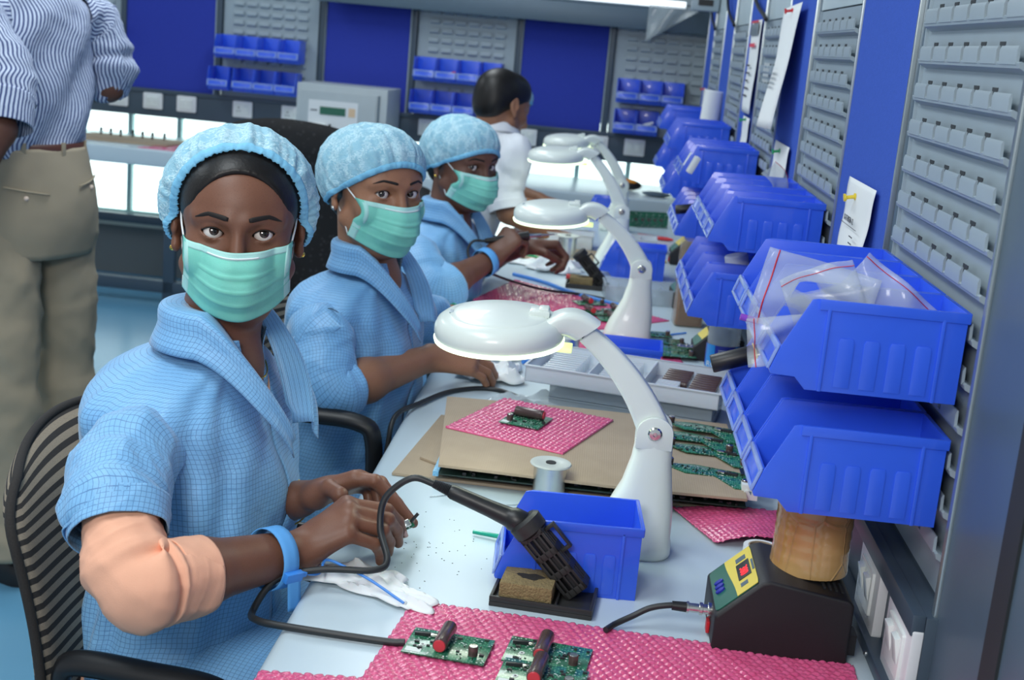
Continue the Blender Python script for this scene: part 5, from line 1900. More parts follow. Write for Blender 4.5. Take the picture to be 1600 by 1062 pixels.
def head_ops(S, H, eyes=True, open_=1.0):
    """head in the local frame H: -Y face, X the person's left, z=0 eye level"""
    e = lambda c, r, k=0.012, mode='u': S.ell(c, r, H, k, mode)
    W = lambda p: np.array(H @ Vector(p))
    c = lambda a, b, ra, rb, k=0.01, mode='u': S.cap(W(a), W(b), ra, rb, k, mode)
    e((0, 0.014, 0.026), (0.0735, 0.092, 0.073), 0)
    e((0, -0.030, -0.030), (0.060, 0.060, 0.088), 0.03)
    e((0, -0.038, 0.032), (0.056, 0.045, 0.048), 0.03)
    e((0, -0.058, -0.098), (0.027, 0.024, 0.020), 0.03)
    for s in (-1, 1):
        e((s * 0.043, -0.056, -0.032), (0.024, 0.024, 0.024), 0.02)
        c((s * 0.058, -0.005, -0.058), (s * 0.024, -0.055, -0.100), 0.016, 0.014, 0.025)
        c((s * 0.012, -0.0835, 0.0165), (s * 0.047, -0.066, 0.017), 0.0085, 0.007, 0.012)
    c((0, -0.082, 0.012), (0, -0.103, -0.034), 0.0075, 0.0095, 0.012)
    for s in (-1, 1):
        e((s * 0.0115, -0.093, -0.040), (0.0085, 0.010, 0.0085), 0.008)
        e((s * 0.032, -0.092, -0.001), (0.0185, 0.014, 0.0125), 0.014, 's')
    c((-0.016, -0.084, -0.072), (0.016, -0.084, -0.072), 0.0075, 0.0075, 0.012)
    c((-0.013, -0.083, -0.083), (0.013, -0.083, -0.083), 0.0075, 0.0075, 0.008)
    if eyes:
        for s in (-1, 1):
            e((s * EYE_X, EYE_Y, 0), (0.0142, 0.0142, 0.0135), 0.006)

            def lens(q, s=s):
                x = (q[..., 0] - F32(s * EYE_X)) * F32(s)
                z = q[..., 2] - F32(0.0012) * (x / F32(0.014))
                # upper arc higher than the lower one
                zu = F32(0.0076 * open_) * (1 - (x / F32(0.0150)) ** 2)
                zl = F32(-0.0060 * open_) * (1 - (x / F32(0.0150)) ** 2)
                d = np.maximum(z - zu, zl - z)
                return np.maximum(d, q[..., 1] + F32(0.060)) * F32(0.9)
            S.fun(lens, (s * EYE_X, -0.09, 0), 0.034, 0.0012, 's', H)
            # upper lid fold
            pts = [(s * (EYE_X + x), EYE_Y - sqrt(max(1e-6, 0.0146 ** 2 - (x * .9) ** 2 - 0.0095 ** 2)) + .0004, 0.0095 * (1 - (x / 0.0165) ** 2) + 0.0013) for x in (-0.013, -0.0075, 0.0, 0.0075, 0.013)]
            for a, b in zip(pts[:-1], pts[1:]):
                c(a, b, 0.0014, 0.0014, 0.002)
    # ears
    for s in (-1, 1):
        ear = H @ Matrix.Translation((s * 0.0735, 0.012, -0.010)) @ Matrix.Rotation(radians(s * 22), 4, 'Z') @ Matrix.Rotation(radians(-8), 4, 'X')
        S.ell((s * 0.004, 0.002, 0.004), (0.0065, 0.0165, 0.029), ear, 0.006)
        S.ell((s * 0.0105, -0.002, 0.004), (0.0052, 0.0095, 0.019), ear, 0.004, 's')
        S.ell((s * 0.002, -0.004, -0.027), (0.0062, 0.0085, 0.0095), ear, 0.006)
        S.ell((s * 0.003, -0.012, -0.004), (0.004, 0.004, 0.008), ear, 0.004)


def hand_ops(S, wrist, fingers, thumb, rw=0.021, scale=1.0):
    """wrist point; fingers = 4 lists of [mcp, pip, dip, tip]; thumb = [cmc, mcp, ip, tip]"""
    wrist = np.array(wrist, float)
    fr = np.array([0.0088, 0.0090, 0.0085, 0.0075]) * scale
    wid = np.array(fingers[0][0], float) - np.array(fingers[3][0], float)
    wid /= np.linalg.norm(wid)
    palm_n = np.cross(wid, np.array(fingers[1][0], float) - wrist)
    palm_n /= np.linalg.norm(palm_n)
    for i, f in enumerate(fingers):
        m = np.array(f[0], float)
        w0 = wrist + wid * (0.013, 0.004, -0.005, -0.013)[i]
        S.cap(w0, m, 0.0145 * scale, 0.0118 * scale if i < 3 else 0.0108 * scale, 0.014, flat=None)
    S.cap(np.array(thumb[0], float), (np.array(fingers[1][0]) + wrist) / 2, 0.014 * scale, 0.012 * scale, 0.016)
    for i, f in enumerate(fingers):
        p = [np.array(q, float) for q in f]
        r = fr[i]
        S.cap(p[0], p[1], r * 1.10, r * 1.0, 0.005)
        S.cap(p[1], p[2], r * 1.02, r * 0.90, 0.0025)
        S.cap(p[2], p[3], r * 0.92, r * 0.74, 0.0025)
    p = [np.array(q, float) for q in thumb]
    S.cap(p[0], p[1], 0.0150 * scale, 0.0110 * scale, 0.010)
    S.cap(p[1], p[2], 0.0110 * scale, 0.0100 * scale, 0.004)
    S.cap(p[2], p[3], 0.0102 * scale, 0.0080 * scale, 0.003)


def nail(parent, dip, tip, nrm, r=0.0055):
    dip, tip, nrm = Vector(dip), Vector(tip), Vector(nrm)
    d = (tip - dip).normalized()
    n = (nrm - d * nrm.dot(d)).normalized()
    x = d.cross(n)
    c = tip + n * r * 0.95 + d * r * 0.1
    m = Matrix(((x.x, d.x, n.x, c.x), (x.y, d.y, n.y, c.y), (x.z, d.z, n.z, c.z), (0, 0, 0, 1)))
    b = MB()
    b.grid(lambda u, v: m @ Vector(((u - .5) * 1.5 * r, (v - .5) * 2.1 * r * (1 - .15 * (2 * u - 1) ** 2), -(u - .5) ** 2 * r * 1.9 + .0004)), 6, 5)
    o = obj('fingernail', b, 'nail', parent, recalc=False, smooth=180)
    md = o.modifiers.new('thick', 'SOLIDIFY')
    md.thickness = 0.0006
    return tag(o, 'pale fingernail')


def head_extras(root, S, H, gaze, mask=True, cap=None, brow_dz=0.0, brow_th=1.0, mask_kw=None, hair_kw=None, earring=False):
    """eyes, brows, mask, hair and cap as children"""
    def hit(x, z, y0=-0.2):
        return S.grad_hit(np.array(H @ Vector((x, y0, z))), np.array(H.to_3x3() @ Vector((0, 1, 0))))
    for s in (-1, 1):
        c = H @ Vector((s * EYE_X, EYE_Y, 0))
        d = (Vector(gaze) - c).normalized()
        o = obj('eye', MB().ball((0, 0, 0), EYE_R, 24, 16), 'eye', root, smooth=180)
        o.location = c
        o.rotation_euler = d.to_track_quat('-Y', 'Z').to_euler()
        # brow
        pts, rad = [], []
        for k in range(11):
            u = k / 10
            x = s * (0.0125 + 0.040 * u)
            z = 0.0205 + brow_dz + 0.0040 * sin(pi * min(1, u * 1.15) * .62) - 0.0060 * max(0, u - .60) / .40
            p = hit(x, z)
            pts.append(p)
            rad.append((0.0026 * (1 - .25 * u) if u < .75 else 0.0026 * .82 * (1 - (u - .75) / .25 * .82)) * brow_th * (0.75 if k == 0 else 1))
        fd = H.to_3x3() @ Vector((0, -1, 0))
        rr = []
        for k, p in enumerate(pts):
            t_ = Vector(pts[min(k + 1, 10)]) - Vector(pts[max(k - 1, 0)])
            t_.normalize()
            b_ = t_.cross(fd).normalized()
            rr.append([Vector(p) + b_ * rad[k] * cos(a) + fd * (0.0009 * sin(a) + 0.0002) for a in [2 * pi * j / 8 for j in range(8)]])
        obj('eyebrow', MB().rings(rr), 'brow', root, smooth=180)
        # lash line
        lp = []
        for k in range(9):
            x = -0.0138 + 0.0276 * k / 8
            zz = 0.0076 * (1 - (x / 0.0150) ** 2) + 0.0012 * (x / 0.014)
            lp.append(H @ Vector((s * (EYE_X + x), EYE_Y - sqrt(max(1e-6, 0.0142 ** 2 - x * x * .98 - zz * zz)) - 0.0003, zz)))
        obj('eyelashes', MB().tube(lp, 0.0008, 6), 'brow', root, smooth=180)
    if mask:
        kw = dict(top=-0.0165, side_top=-0.012, bottom=-0.108, side_bot=-0.083, halfw=0.0670, bulge=0.012)
        kw.update(mask_kw or {})
        NU, NV = 57, 41
        PT = np.zeros((NV, NU, 3))
        for j in range(NV):
            v = j / (NV - 1)
            for i in range(NU):
                u = -1 + 2 * i / (NU - 1)
                au = abs(u)
                zt = kw['top'] + (kw['side_top'] - kw['top']) * au ** 1.5
                zb = kw['bottom'] + (kw['side_bot'] - kw['bottom']) * au ** 1.9
                z = zt + (zb - zt) * v
                x = u * kw['halfw'] * (1 - 0.03 * sin(pi * v))
                # smooth bulging cloth in front of the face, tucked under the chin
                yc = -0.112 + 0.072 * au ** 2.1 - kw['bulge'] * sin(pi * min(1, v * 1.15)) * (1 - au ** 2)
                yc += 0.020 * max(0, v - .55) ** 1.3 / .45 ** 1.3 * (1 - .4 * au)
                yc += 0.0012 * sin(v * 24) * (1 - au) + 0.0015 * sin(u * 9 + v * 4)
                for vp in (0.34, 0.54, 0.74):
                    yc -= 0.0042 * np.exp(-((v - vp) / 0.035) ** 2) * (1 - au ** 6) * (1 if v < vp else 0)
                PT[j, i] = (x, yc, z)
        # never inside the face
        W = np.array([np.array(H @ Vector(p)) for p in PT.reshape(-1, 3)])
        fdir = np.array(H.to_3x3() @ Vector((0, -1, 0)))
        for it in range(6):
            d = S.eval(W.astype(F32))
            W += fdir * np.clip(0.0022 - d, 0, 0.02)[:, None] * 1.0
        PT = W.reshape(NV, NU, 3)
        mo = uv_grid_obj('face_mask', PT, 'mask', root, thick=0.0012)
        ob = lambda nm, jj, ii, mt, off: uv_grid_obj(nm, PT[np.ix_(jj, ii)] + fdir * off, mt, mo, thick=0.0008)
        ob('mask_hem', list(range(0, 5)), list(range(NU)), 'mask_pale', 0.0010)
        ob('mask_hem', list(range(NV)), list(range(0, 4)), 'mask_pale', 0.0012)
        ob('mask_hem', list(range(NV)), list(range(NU - 4, NU)), 'mask_pale', 0.0012)
        m0, m1 = NU // 2 - 15, NU // 2 + 12
        wr = [PT[3, i] + fdir * 0.0016 for i in range(m0, m1)]
        obj('nose_wire', MB().tube(wr, 0.0016, 8, flat=0.6), 'ear_loop', mo, smooth=180)
        for s, ii in ((-1, 0), (1, NU - 1)):
            a, b = PT[1, ii], PT[NV - 2, ii]
            e0, e1 = H @ Vector((s * 0.0735, 0.004, 0.016)), H @ Vector((s * 0.0720, 0.012, -0.030))
            mid = H @ Vector((s * 0.0765, 0.026, -0.004))
            obj('ear_loop', MB().tube(smooth_path([a, Vector(a).lerp(e0, .5) + (H.to_3x3() @ Vector((s * .001, 0, 0))), e0, mid, e1, Vector(b).lerp(e1, .5) + (H.to_3x3() @ Vector((-s * .002, 0, 0))), b], 6), 0.0013, 6), 'ear_loop', mo, smooth=180)
    if earring:
        for s in (-1, 1):
            p = H @ Vector((s * 0.0825, 0.004, -0.040))
            obj('earring', MB().ball(p, 0.0042, 12, 8), 'gold' if earring == 'gold' else 'chrome', root, smooth=180)
    if hair_kw is not None:
        G = SDF()
        G.ell((0, 0.020, 0.028), (0.0790, 0.0950, 0.0765), H, 0)
        G.ell((0, 0.070, -0.02), (0.055, 0.04, 0.06), H, 0.03)
        G.ell((0, -0.030, 0.037), (0.0665, 0.0590, 0.0620), H, 0.02)
        cut = hair_kw
        G.ell((0, cut.get('y', -0.085), cut.get('z', -0.035)), cut.get('r', (0.067, 0.065, 0.105)), H, 0.006, 's')
        for s in (-1, 1):
            G.ell((s * 0.088, -0.012, -0.045), (0.03, 0.045, 0.05), H, 0.006, 's')
        wv = Wob(11, 10, 60, 260)
        V, F_ = G.mesh(0.003)
        mesh_obj('hair', V, F_, 'hair', root, 2)
        return G


def bouffant(root, H, rim, apex, puff, seed=1, pleats=34, amp=0.0025, gather=None, band=0.012, sdfs=()):
    """puffy cap standing off the head: rim(theta) local point, apex local point; theta 0 = front; puff(theta, s) = distance off the hair"""
    NT_, NS = 260, 46
    wb, wb2 = Wob(seed, 12, 22, 90), Wob(seed + 5, 14, 50, 200)
    cen = np.array((0, 0.018, 0.020))
    ap = np.array(apex)
    rg = np.random.default_rng(seed)
    ph = rg.uniform(0, 6.28, 4)
    hm = np.array(H)
    R3, o3 = hm[:3, :3], hm[:3, 3]
    th = 2 * pi * np.arange(NT_) / NT_
    RIM = np.array([rim(t_) for t_ in th])
    sv = np.linspace(0, 1, NS)
    # directions swing from the rim to the apex
    dr = (RIM - cen) / np.linalg.norm(RIM - cen, axis=1)[:, None]
    da = (ap - cen) / np.linalg.norm(ap - cen)
    D = dr[None] * (1 - sv)[:, None, None] + da[None, None] * sv[:, None, None]
    D /= np.linalg.norm(D, axis=-1)[..., None]
    TH, SV = np.meshgrid(th, sv)
    rad = np.linalg.norm(RIM - cen, axis=1)[None] * np.ones_like(SV)
    tgt = np.array([[puff(t_, s_) for t_ in th] for s_ in sv])
    for it in range(14):
        P = (cen + D * rad[..., None]).reshape(-1, 3) @ R3.T + o3
        d = np.min([q.eval(P.astype(F32)) for q in sdfs], axis=0).reshape(SV.shape)
        rad += np.clip(tgt - d, -0.02, 0.03) * 0.8
    # soften the ears and brow steps
    for it in range(10):
        rad = (rad + np.roll(rad, 1, 1) + np.roll(rad, -1, 1)) / 3
        r2 = rad.copy()
        r2[1:-1] = (rad[:-2] + rad[1:-1] + rad[2:]) / 3
        rad = r2
    P = cen + D * rad[..., None]
    pl = np.sin(TH * pleats + 3.5 * np.sin(TH * 3 + ph[0]) + 2.2 * np.sin(TH * 7 + ph[1]) + 5 * SV * np.sin(TH * 5 + ph[2])) * (0.55 + 0.45 * np.sin(TH * 11 + ph[3]))
    w1 = wb(P.reshape(-1, 3)).reshape(SV.shape)
    w2 = wb2.ridge(P.reshape(-1, 3)).reshape(SV.shape)
    e = np.minimum(1, SV * 8)
    disp = amp * pl * e * np.exp(-SV / .30) + .0028 * w1 * e + .0042 * (w2 - .35) * e
    if gather is not None:
        dth = (TH - gather + pi) % (2 * pi) - pi
        disp += .0045 * np.exp(-(dth / .5) ** 2) * np.sin(dth * 24) * e * np.exp(-SV / .4)
        disp -= .0015 * np.exp(-(dth / .14) ** 2) * np.exp(-((SV - .16) / .10) ** 2)
    P = P + D * disp[..., None]
    rimP = P[1]
    W = P.reshape(-1, 3) @ R3.T + o3
    o = uv_grid_obj('hair_cap', W.reshape(NS, NT_, 3), 'cap', root, wrap=True, thick=0.0008)
    BB = np.zeros((7, NT_, 3))
    for j in range(7):
        v = j / 6
        w = np.sin(th * 150) * 0.0010 + np.sin(th * 61 + 1) * 0.0008
        up_ = P[4] - P[0]
        up_ /= np.linalg.norm(up_, axis=1)[:, None]
        BB[j] = P[0] + up_ * band * (v - .35) + D[0] * (.0016 + .0022 * sin(pi * v) + w * (1.25 - v))[:, None]
    W = BB.reshape(-1, 3) @ R3.T + o3
    uv_grid_obj('elastic_band', W.reshape(7, NT_, 3), 'cap_band', o, wrap=True, thick=0.0010)
    return o


def tube_cloth(name, path, radii, mat, parent, n=56, m=70, folds=(), seed=1, amp=0.003, flat=1.0, upv=(0, 0, 1), thick=0.0015, offs=None, wf=(16, 170)):
    """sleeve or leg: path points, radii per point, fold list (t, width, depth, freq, phase)"""
    P = [Vector(p) for p in path]
    dense, tt = [], []
    sm = smooth_path(P, 12)
    k = len(sm)
    d = [0]
    for a, b in zip(sm[:-1], sm[1:]):
        d.append(d[-1] + (b - a).length)
    T = np.array(d) / d[-1]
    S3 = np.array([list(p) for p in sm])
    rt_ = np.interp(np.linspace(0, 1, k), np.linspace(0, 1, len(radii)), radii)
    ts = np.linspace(0, 1, m)
    C = np.stack([np.interp(ts, T, S3[:, i]) for i in range(3)], -1)
    ki = np.interp(ts, T, np.linspace(0, 1, k))
    R = np.interp(ki, np.linspace(0, 1, len(radii)), radii)
    for _ in range(2):
        R[1:-1] = (R[:-2] + 2 * R[1:-1] + R[2:]) / 4
    wb = Wob(seed, 12, *wf)
    PT = np.zeros((m, n, 3))
    nrm = None
    for j in range(m):
        t_ = Vector(C[min(j + 1, m - 1)] - C[max(j - 1, 0)]).normalized()
        if nrm is None:
            nrm = t_.cross(Vector(upv))
            if nrm.length < .1:
                nrm = t_.cross(Vector((1, 0, 0)))
        nrm = (nrm - t_ * nrm.dot(t_)).normalized()
        b = t_.cross(nrm)
        for i in range(n):
            a = 2 * pi * i / n
            dr = np.array(nrm * cos(a) + b * sin(a) * flat)
            p = C[j] + dr * R[j]
            r = R[j] + amp * (1.1 * wb(p) + 2.0 * (wb.ridge(p) - .5))
            for (t0, w, dep, fq, ph) in folds:
                r += dep * np.exp(-((ts[j] - t0) / w) ** 2) * np.sin(fq * (ts[j] - t0) / w + 1.2 * np.sin(a + ph)) * (0.6 + 0.4 * cos(a - ph))
            PT[j, i] = C[j] + dr * r
    return uv_grid_obj(name, PT, mat, parent, wrap=True, thick=thick)


def torso_cloth(name, rings, left, fwd, mat, parent, n=128, seed=1, amp=0.004, gap=None, folds=None, sub=6, power=0.85, thick=0.0015):
    """rings: list of (center, half width, front depth, back depth) from top to bottom"""
    L, Fw = np.array(left, float), np.array(fwd, float)
    m0 = len(rings)
    A = np.array([list(c) + [w, f, b] for (c, w, f, b) in rings])
    ks = np.linspace(0, m0 - 1, (m0 - 1) * sub + 1)
    # catmull-rom interpolation of all columns
    Ap = np.vstack([2 * A[0] - A[1], A, 2 * A[-1] - A[-2]])
    rows = []
    for s in ks:
        i = min(int(s), m0 - 2)
        t = s - i
        a, b, c, d = Ap[i], Ap[i + 1], Ap[i + 2], Ap[i + 3]
        rows.append(0.5 * ((2 * b) + (c - a) * t + (2 * a - 5 * b + 4 * c - d) * t * t + (3 * b - a - 3 * c + d) * t ** 3))
    rows = np.array(rows)
    wb = Wob(seed, 18, 10, 150)
    PT = np.zeros((len(rows), n, 3))
    for j, rw in enumerate(rows):
        tj = j / (len(rows) - 1)
        g0, gc = gap(tj) if gap else (0.0, 0.0)    # half width and middle of the front opening, in radians
        for i in range(n):
            a = gc + g0 + (2 * pi - 2 * g0) * i / (n - 1)          # 0 = front, pi/2 = left
            ca, sa = cos(a), sin(a)
            fx = math.copysign(abs(ca) ** power, ca)
            lx = math.copysign(abs(sa) ** power, sa)
            p = rw[:3] + L * lx * rw[3] + Fw * fx * (rw[4] if ca > 0 else rw[5])
            nrm = L * sa + Fw * ca
            q = p + nrm * (amp * min(1, tj * 3) * (1.1 * wb(p) + 2.2 * (wb.ridge(p) - .5)))
            if folds:
                q = q + nrm * folds(a, tj, p)
            PT[j, i] = q
    return uv_grid_obj(name, PT, mat, parent, wrap=False, thick=thick), PT


def collar(parent, base, left, fwd, mat, neck_w, neck_f, neck_b, stand=0.028, fall=0.060, vdrop=0.085, tip=0.05, seed=3, open_=0.035, width=1.0):
    """open shirt collar; base = centre of the neck ring"""
    L, Fw, Z = np.array(left, float), np.array(fwd, float), np.array((0, 0, 1.0))
    base = np.array(base, float)
    NU, NV = 81, 13
    wb = Wob(seed, 8, 15, 60)
    for s in (1,):
        PT = np.zeros((NV, NU, 3))
        for i in range(NU):
            u = -1 + 2 * i / (NU - 1)         # -1 right front .. 0 back .. 1 left front
            au = abs(u)
            a = pi * (1 - au * 0.90)           # pi = back, towards 0 = front
            sa, ca = sin(a) * (1 if u >= 0 else -1), cos(a)
            rad_l = neck_w * sa
            rad_f = ca * (neck_f if ca > 0 else neck_b)
            front = max(0.0, (au - .55) / .45)
            inner = base + L * (rad_l + (open_ * front ** 1.2 * (1 if u >= 0 else -1)) * (1 - front * .75)) + Fw * (rad_f + 0.035 * front ** 1.3)
            inner = inner + Z * (stand * (1 - front) ** .8 - vdrop * front ** 1.5)
            d = L * sa * 1.0 + Fw * (ca * .9 + .35 * front)
            d = d / np.linalg.norm(d)
            f_ = fall * (1 + .35 * np.exp(-((au - .86) / .13) ** 2)) * width
            outer = inner + d * f_ * (0.95 - .3 * front) + Z * (-f_ * (0.62 - .1 * front) - stand * .7 * (1 - front)) + L * (tip * front * (1 if u >= 0 else -1)) * (1 if front < .999 else 1)
            for j in range(NV):
                v = j / (NV - 1)
                p = inner * (1 - v) + outer * v + d * 0.012 * sin(pi * min(1, v * 1.3)) + Z * (0.016 * sin(pi * v) * (1 - .6 * front) + .006 * sin(pi * v))
                if v < .18 and front < .9:
                    p = p - d * 0.006 * (1 - v / .18)
                PT[j, i] = p + d * (0.0022 * wb(p) * v)
    return uv_grid_obj('collar', PT, mat, parent, thick=0.0022)


def strap(parent, wrist, axis, r, w=0.020, tail=None, up=(0, 0, 1)):
    ax = Vector(axis).normalized()
    n = ax.cross(Vector(up)).normalized()
    b = n.cross(ax)
    c = Vector(wrist)
    f = lambda u, v: c + ax * (v - .5) * w + (n * cos(2 * pi * u) + b * sin(2 * pi * u) * 1.04) * r
    bnd = MB().grid(f, 30, 3, wrap=True)
    o = obj('wrist_strap', bnd, 'strap_blue', parent, recalc=False, smooth=180)
    md = o.modifiers.new('thick', 'SOLIDIFY')
    md.thickness = 0.0016
    md.offset = 1
    return o, n, b, ax


def chair(label, loc, rz, striped=True, arms=True, high=0.50, back_w=0.42, arm_z=0.665, thick=0.036):
    """office chair, faces local -Y; origin on the floor"""
    r = thing('office_chair', label, 'chair', loc, rz)
    fab = 'stripe' if striped else 'mesh_black'
    # seat pad
    b = MB()
    rr = []
    for (z, s) in ((0.40, .90), (0.405, .98), (0.43, 1.0), (0.455, .97), (0.465, .86)):
        rr.append([(x * s, y * s, z) for x, y in rounded(-0.23, -0.22, 0.23, 0.22, 0.08, 5)])
    obj('seat', b.rings(rr), fab, r, smooth=50)
    # backrest: curved pad with rounded top
    NU, NV = 28, 36
    def prof(v):
        return 1.0 - 0.22 * max(0, (v - .70) / .30) ** 2.4 - 0.12 * max(0, (.2 - v) / .2) ** 2
    def surf(side):
        PT = np.zeros((NV, NU, 3))
        for j in range(NV):
            v = j / (NV - 1)
            for i in range(NU):
                u = -1 + 2 * i / (NU - 1)
                wv = back_w / 2 * prof(v)
                rim = (max(0, 1 - abs(u)) ** .45) * (min(1, (1 - v) * 7) ** .5) * (min(1, v * 7) ** .5)
                z = 0.52 + high * v - 0.03 * u * u * max(0, (v - .75) / .25)
                y = 0.205 + 0.075 * v - 0.045 * (1 - u * u) * 0 - 0.055 * u * u + side * (thick * rim) - 0.018 * sin(pi * v)
                PT[j, i] = (u * wv, y, z)
        return PT
    A, B_ = surf(-1), surf(1)
    full = np.concatenate([A, B_[:, ::-1]], 1)
    o = uv_grid_obj('backrest', full, fab, r, wrap=True)
    edge = [A[j, 0] for j in range(NV)] + [A[NV - 1, i] for i in range(1, NU)] + [A[j, NU - 1] for j in range(NV - 2, -1, -1)]
    if striped:
        obj('piping', MB().tube([Vector(p) for p in edge], 0.006, 8), fab, o, smooth=180)
    obj('back_post', MB().tube([(0, 0.06, 0.39), (0, 0.22, 0.40), (0, 0.265, 0.50), (0, 0.285, 0.72)], [0.022, 0.022, 0.02, 0.016], 10, flat=.5), 'black_plastic', r)
    if arms:
        for s in (-1, 1):
            x = s * 0.245
            k = arm_z - 0.665
            pts = smooth_path([(x * .82, -0.02, 0.40), (x, -0.05, 0.44), (x, -0.085, 0.56 + k * .5), (x, -0.085, 0.635 + k), (x, -0.055, 0.664 + k), (x, 0.03, 0.667 + k), (x, 0.115, 0.665 + k), (x, 0.135, 0.645 + k), (x, 0.125, 0.61 + k), (x, 0.06, 0.50 + k * .5), (x, 0.03, 0.44), (x * .82, 0.03, 0.40)], 6)
            rr_ = [0.016] * len(pts)
            obj('armrest', MB().tube(pts, rr_, 10, flat=.7), 'black_plastic', r, smooth=60)
    obj('gas_column', MB().lathe([(0.03, 0.10), (0.03, 0.25), (0.02, 0.25), (0.02, 0.40)], 16), 'black_plastic', r)
    for k in range(5):
        a = 2 * pi * k / 5 + .3
        lg = MB()
        lg.tube([(0.03 * cos(a), 0.03 * sin(a), 0.115), (0.27 * cos(a), 0.27 * sin(a), 0.075)], [0.024, 0.016], 8, flat=.6)
        l_ = obj('base_leg', lg, 'black_plastic', r)
        mt = Matrix.Translation((0.27 * cos(a), 0.27 * sin(a), 0.03)) @ Matrix.Rotation(a + .8, 4, 'Z') @ Matrix.Rotation(radians(90), 4, 'X')
        obj('castor', MB().lathe([(0.024, -0.018), (0.030, -0.014), (0.030, 0.014), (0.024, 0.018)], 14, mat=mt), 'rubber', l_)
    return r


t = NT('striped_chair_fabric')
uv = t.n('ShaderNodeTexCoord').outputs['UV']
sx = t.n('ShaderNodeSeparateXYZ')
t.l(uv, sx.inputs['Vector'])
f = t.math('FRACT', t.math('MULTIPLY', sx.outputs['Y'], 1 / 0.0160))
st = t.math('GREATER_THAN', f, 0.47)
t.set(Base_Color=t.mix(st, t.mix(t.noise(500, 2), lin((34, 32, 32)), lin((52, 49, 47))), t.mix(t.noise(500, 2), lin((128, 116, 100)), lin((156, 144, 126)))), Roughness=0.95)
t.bump(t.noise(900, 2), 0.5, 0.001)
M['stripe'] = t.m
t = NT('black_mesh_fabric')
wv = t.n('ShaderNodeTexVoronoi')
wv.inputs['Scale'].default_value = 60
t.l(t.coord(), wv.inputs['Vector'])
t.set(Base_Color=t.ramp(wv.outputs['Distance'], [(0.0, lin((58, 58, 60))), (0.35, lin((22, 22, 24)))]), Roughness=0.8)
M['mesh_black'] = t.m
# ------------------------------------------------------------------ the three women
def V3(*a):
    return np.array(a, float)


def seated_woman(name, label, base, skin_m, H, a_deg, neck, shc, half_sh, elbR, wrR, handR, thR, elbL, wrL, handL, thL, h=0.0022, hip=None, parts=None):
    """one continuous body: head, neck, trunk, arms, hands, legs"""
    a = radians(a_deg)
    fwd = V3(cos(a), -sin(a), 0)
    left = V3(sin(a), cos(a), 0)
    shR = shc - left * half_sh
    shL = shc + left * half_sh
    hip = shc - fwd * 0.03 + V3(0, 0, 0.535 - shc[2]) if hip is None else hip
    S = SDF()
    head_ops(S, H)
    W = lambda p: np.array(H @ Vector(p))
    S.cap(W((0, 0.030, -0.055)), neck - fwd * 0.012, 0.050, 0.054, 0.022)
    S.cap(neck - fwd * .012 + V3(0, 0, -.01), shc + V3(0, 0, -0.05), 0.048, 0.055, 0.02)
    S.cap(neck + fwd * .012 + V3(0, 0, -.03), shc + fwd * .05 + V3(0, 0, -.09), 0.040, 0.045, 0.03)
    for sh, s in ((shR, -1), (shL, 1)):
        S.cap(shc + left * s * 0.03 + V3(0, 0, -0.045), sh + V3(0, 0, -0.055), 0.036, 0.028, 0.02)
    mid = (shc + hip) / 2
    for c, w, d in ((shc + V3(0, 0, -.10), .135, .085), (mid, .12, .085), (hip, .145, .10)):
        S.ell(c, (0.068, 0.115, 0.11), Matrix(((fwd[0], left[0], 0, 0), (fwd[1], left[1], 0, 0), (0, 0, 1, 0), (0, 0, 0, 1))) if False else None, 0.05)
    for (sh, el, wr) in ((shR, elbR, wrR), (shL, elbL, wrL)):
        el, wr = np.array(el, float), np.array(wr, float)
        S.cap(sh + V3(0, 0, -0.055), el, 0.028, 0.033, 0.02)
        m = el * .68 + wr * .32
        S.cap(el, m, 0.036, 0.0375, 0.02)
        S.cap(m, wr, 0.0375, 0.0245, 0.02)
    hand_ops(S, wrR, handR, thR)
    hand_ops(S, wrL, handL, thL)
    knees = []
    for s in (-1, 1):
        k0 = hip + left * s * 0.085 + V3(0, 0, -0.01)
        kn = k0 + fwd * 0.40 + left * s * 0.03 + V3(0, 0, -0.03)
        an = kn + fwd * (-0.05) + V3(0, 0, 0.085 - kn[2])
        S.cap(k0, kn, 0.072, 0.052, 0.04)
        S.cap(kn, an, 0.050, 0.034, 0.02)
        S.cap(an + V3(0, 0, -0.045), an + fwd * 0.13 + V3(0, 0, -0.057), 0.030, 0.022, 0.02)
        knees.append((k0, kn, an))
    V, F_ = S.mesh(h)
    root = mesh_obj(name, V - base, F_, skin_m, None, 1)
    root.location = base
    tag(root, label, 'person')
    bpy.context.view_layer.update()
    # children are authored in world space
    hold = bpy.data.objects.new('tmp', None)
    return dict(S=S, root=root, fwd=fwd, left=left, shR=shR, shL=shL, hip=hip, knees=knees, H=H, neck=neck, shc=shc)


def settle(P):
    """children were built in world coordinates: shift them to the person's origin"""
    root = P['root']
    inv = Matrix.Translation(-Vector(root.location))
    for ch in root.children:
        ch.matrix_parent_inverse = inv


def trousers(P, mat):
    for (k0, kn, an) in P['knees']:
        tube_cloth('trouser_leg', [k0 - P['fwd'] * .04, (k0 + kn) / 2, kn + V3(0, 0, .0), kn * .5 + an * .5, an + V3(0, 0, -.01)], [.098, .088, .078, .074, .070], mat, P['root'], n=32, m=40, amp=.005)
        s = MB()
        mt = Matrix.Translation(Vector(an + V3(0, 0, -an[2]))) @ Matrix.Rotation(atan2(P['fwd'][1], P['fwd'][0]), 4, 'Z')
        rr = []
        for (z, g) in ((0.0, 1.0), (0.02, 1.03), (0.045, .95), (0.06, .7)):
            rr.append([(0.045 + x * g, y * g, z) for x, y in rounded(-0.10, -0.042, 0.125, 0.042, 0.038, 5)])
        s.rings([[mt @ Vector(p) for p in r] for r in rr])
        obj('shoe', s, 'black_plastic', P['root'], smooth=60)


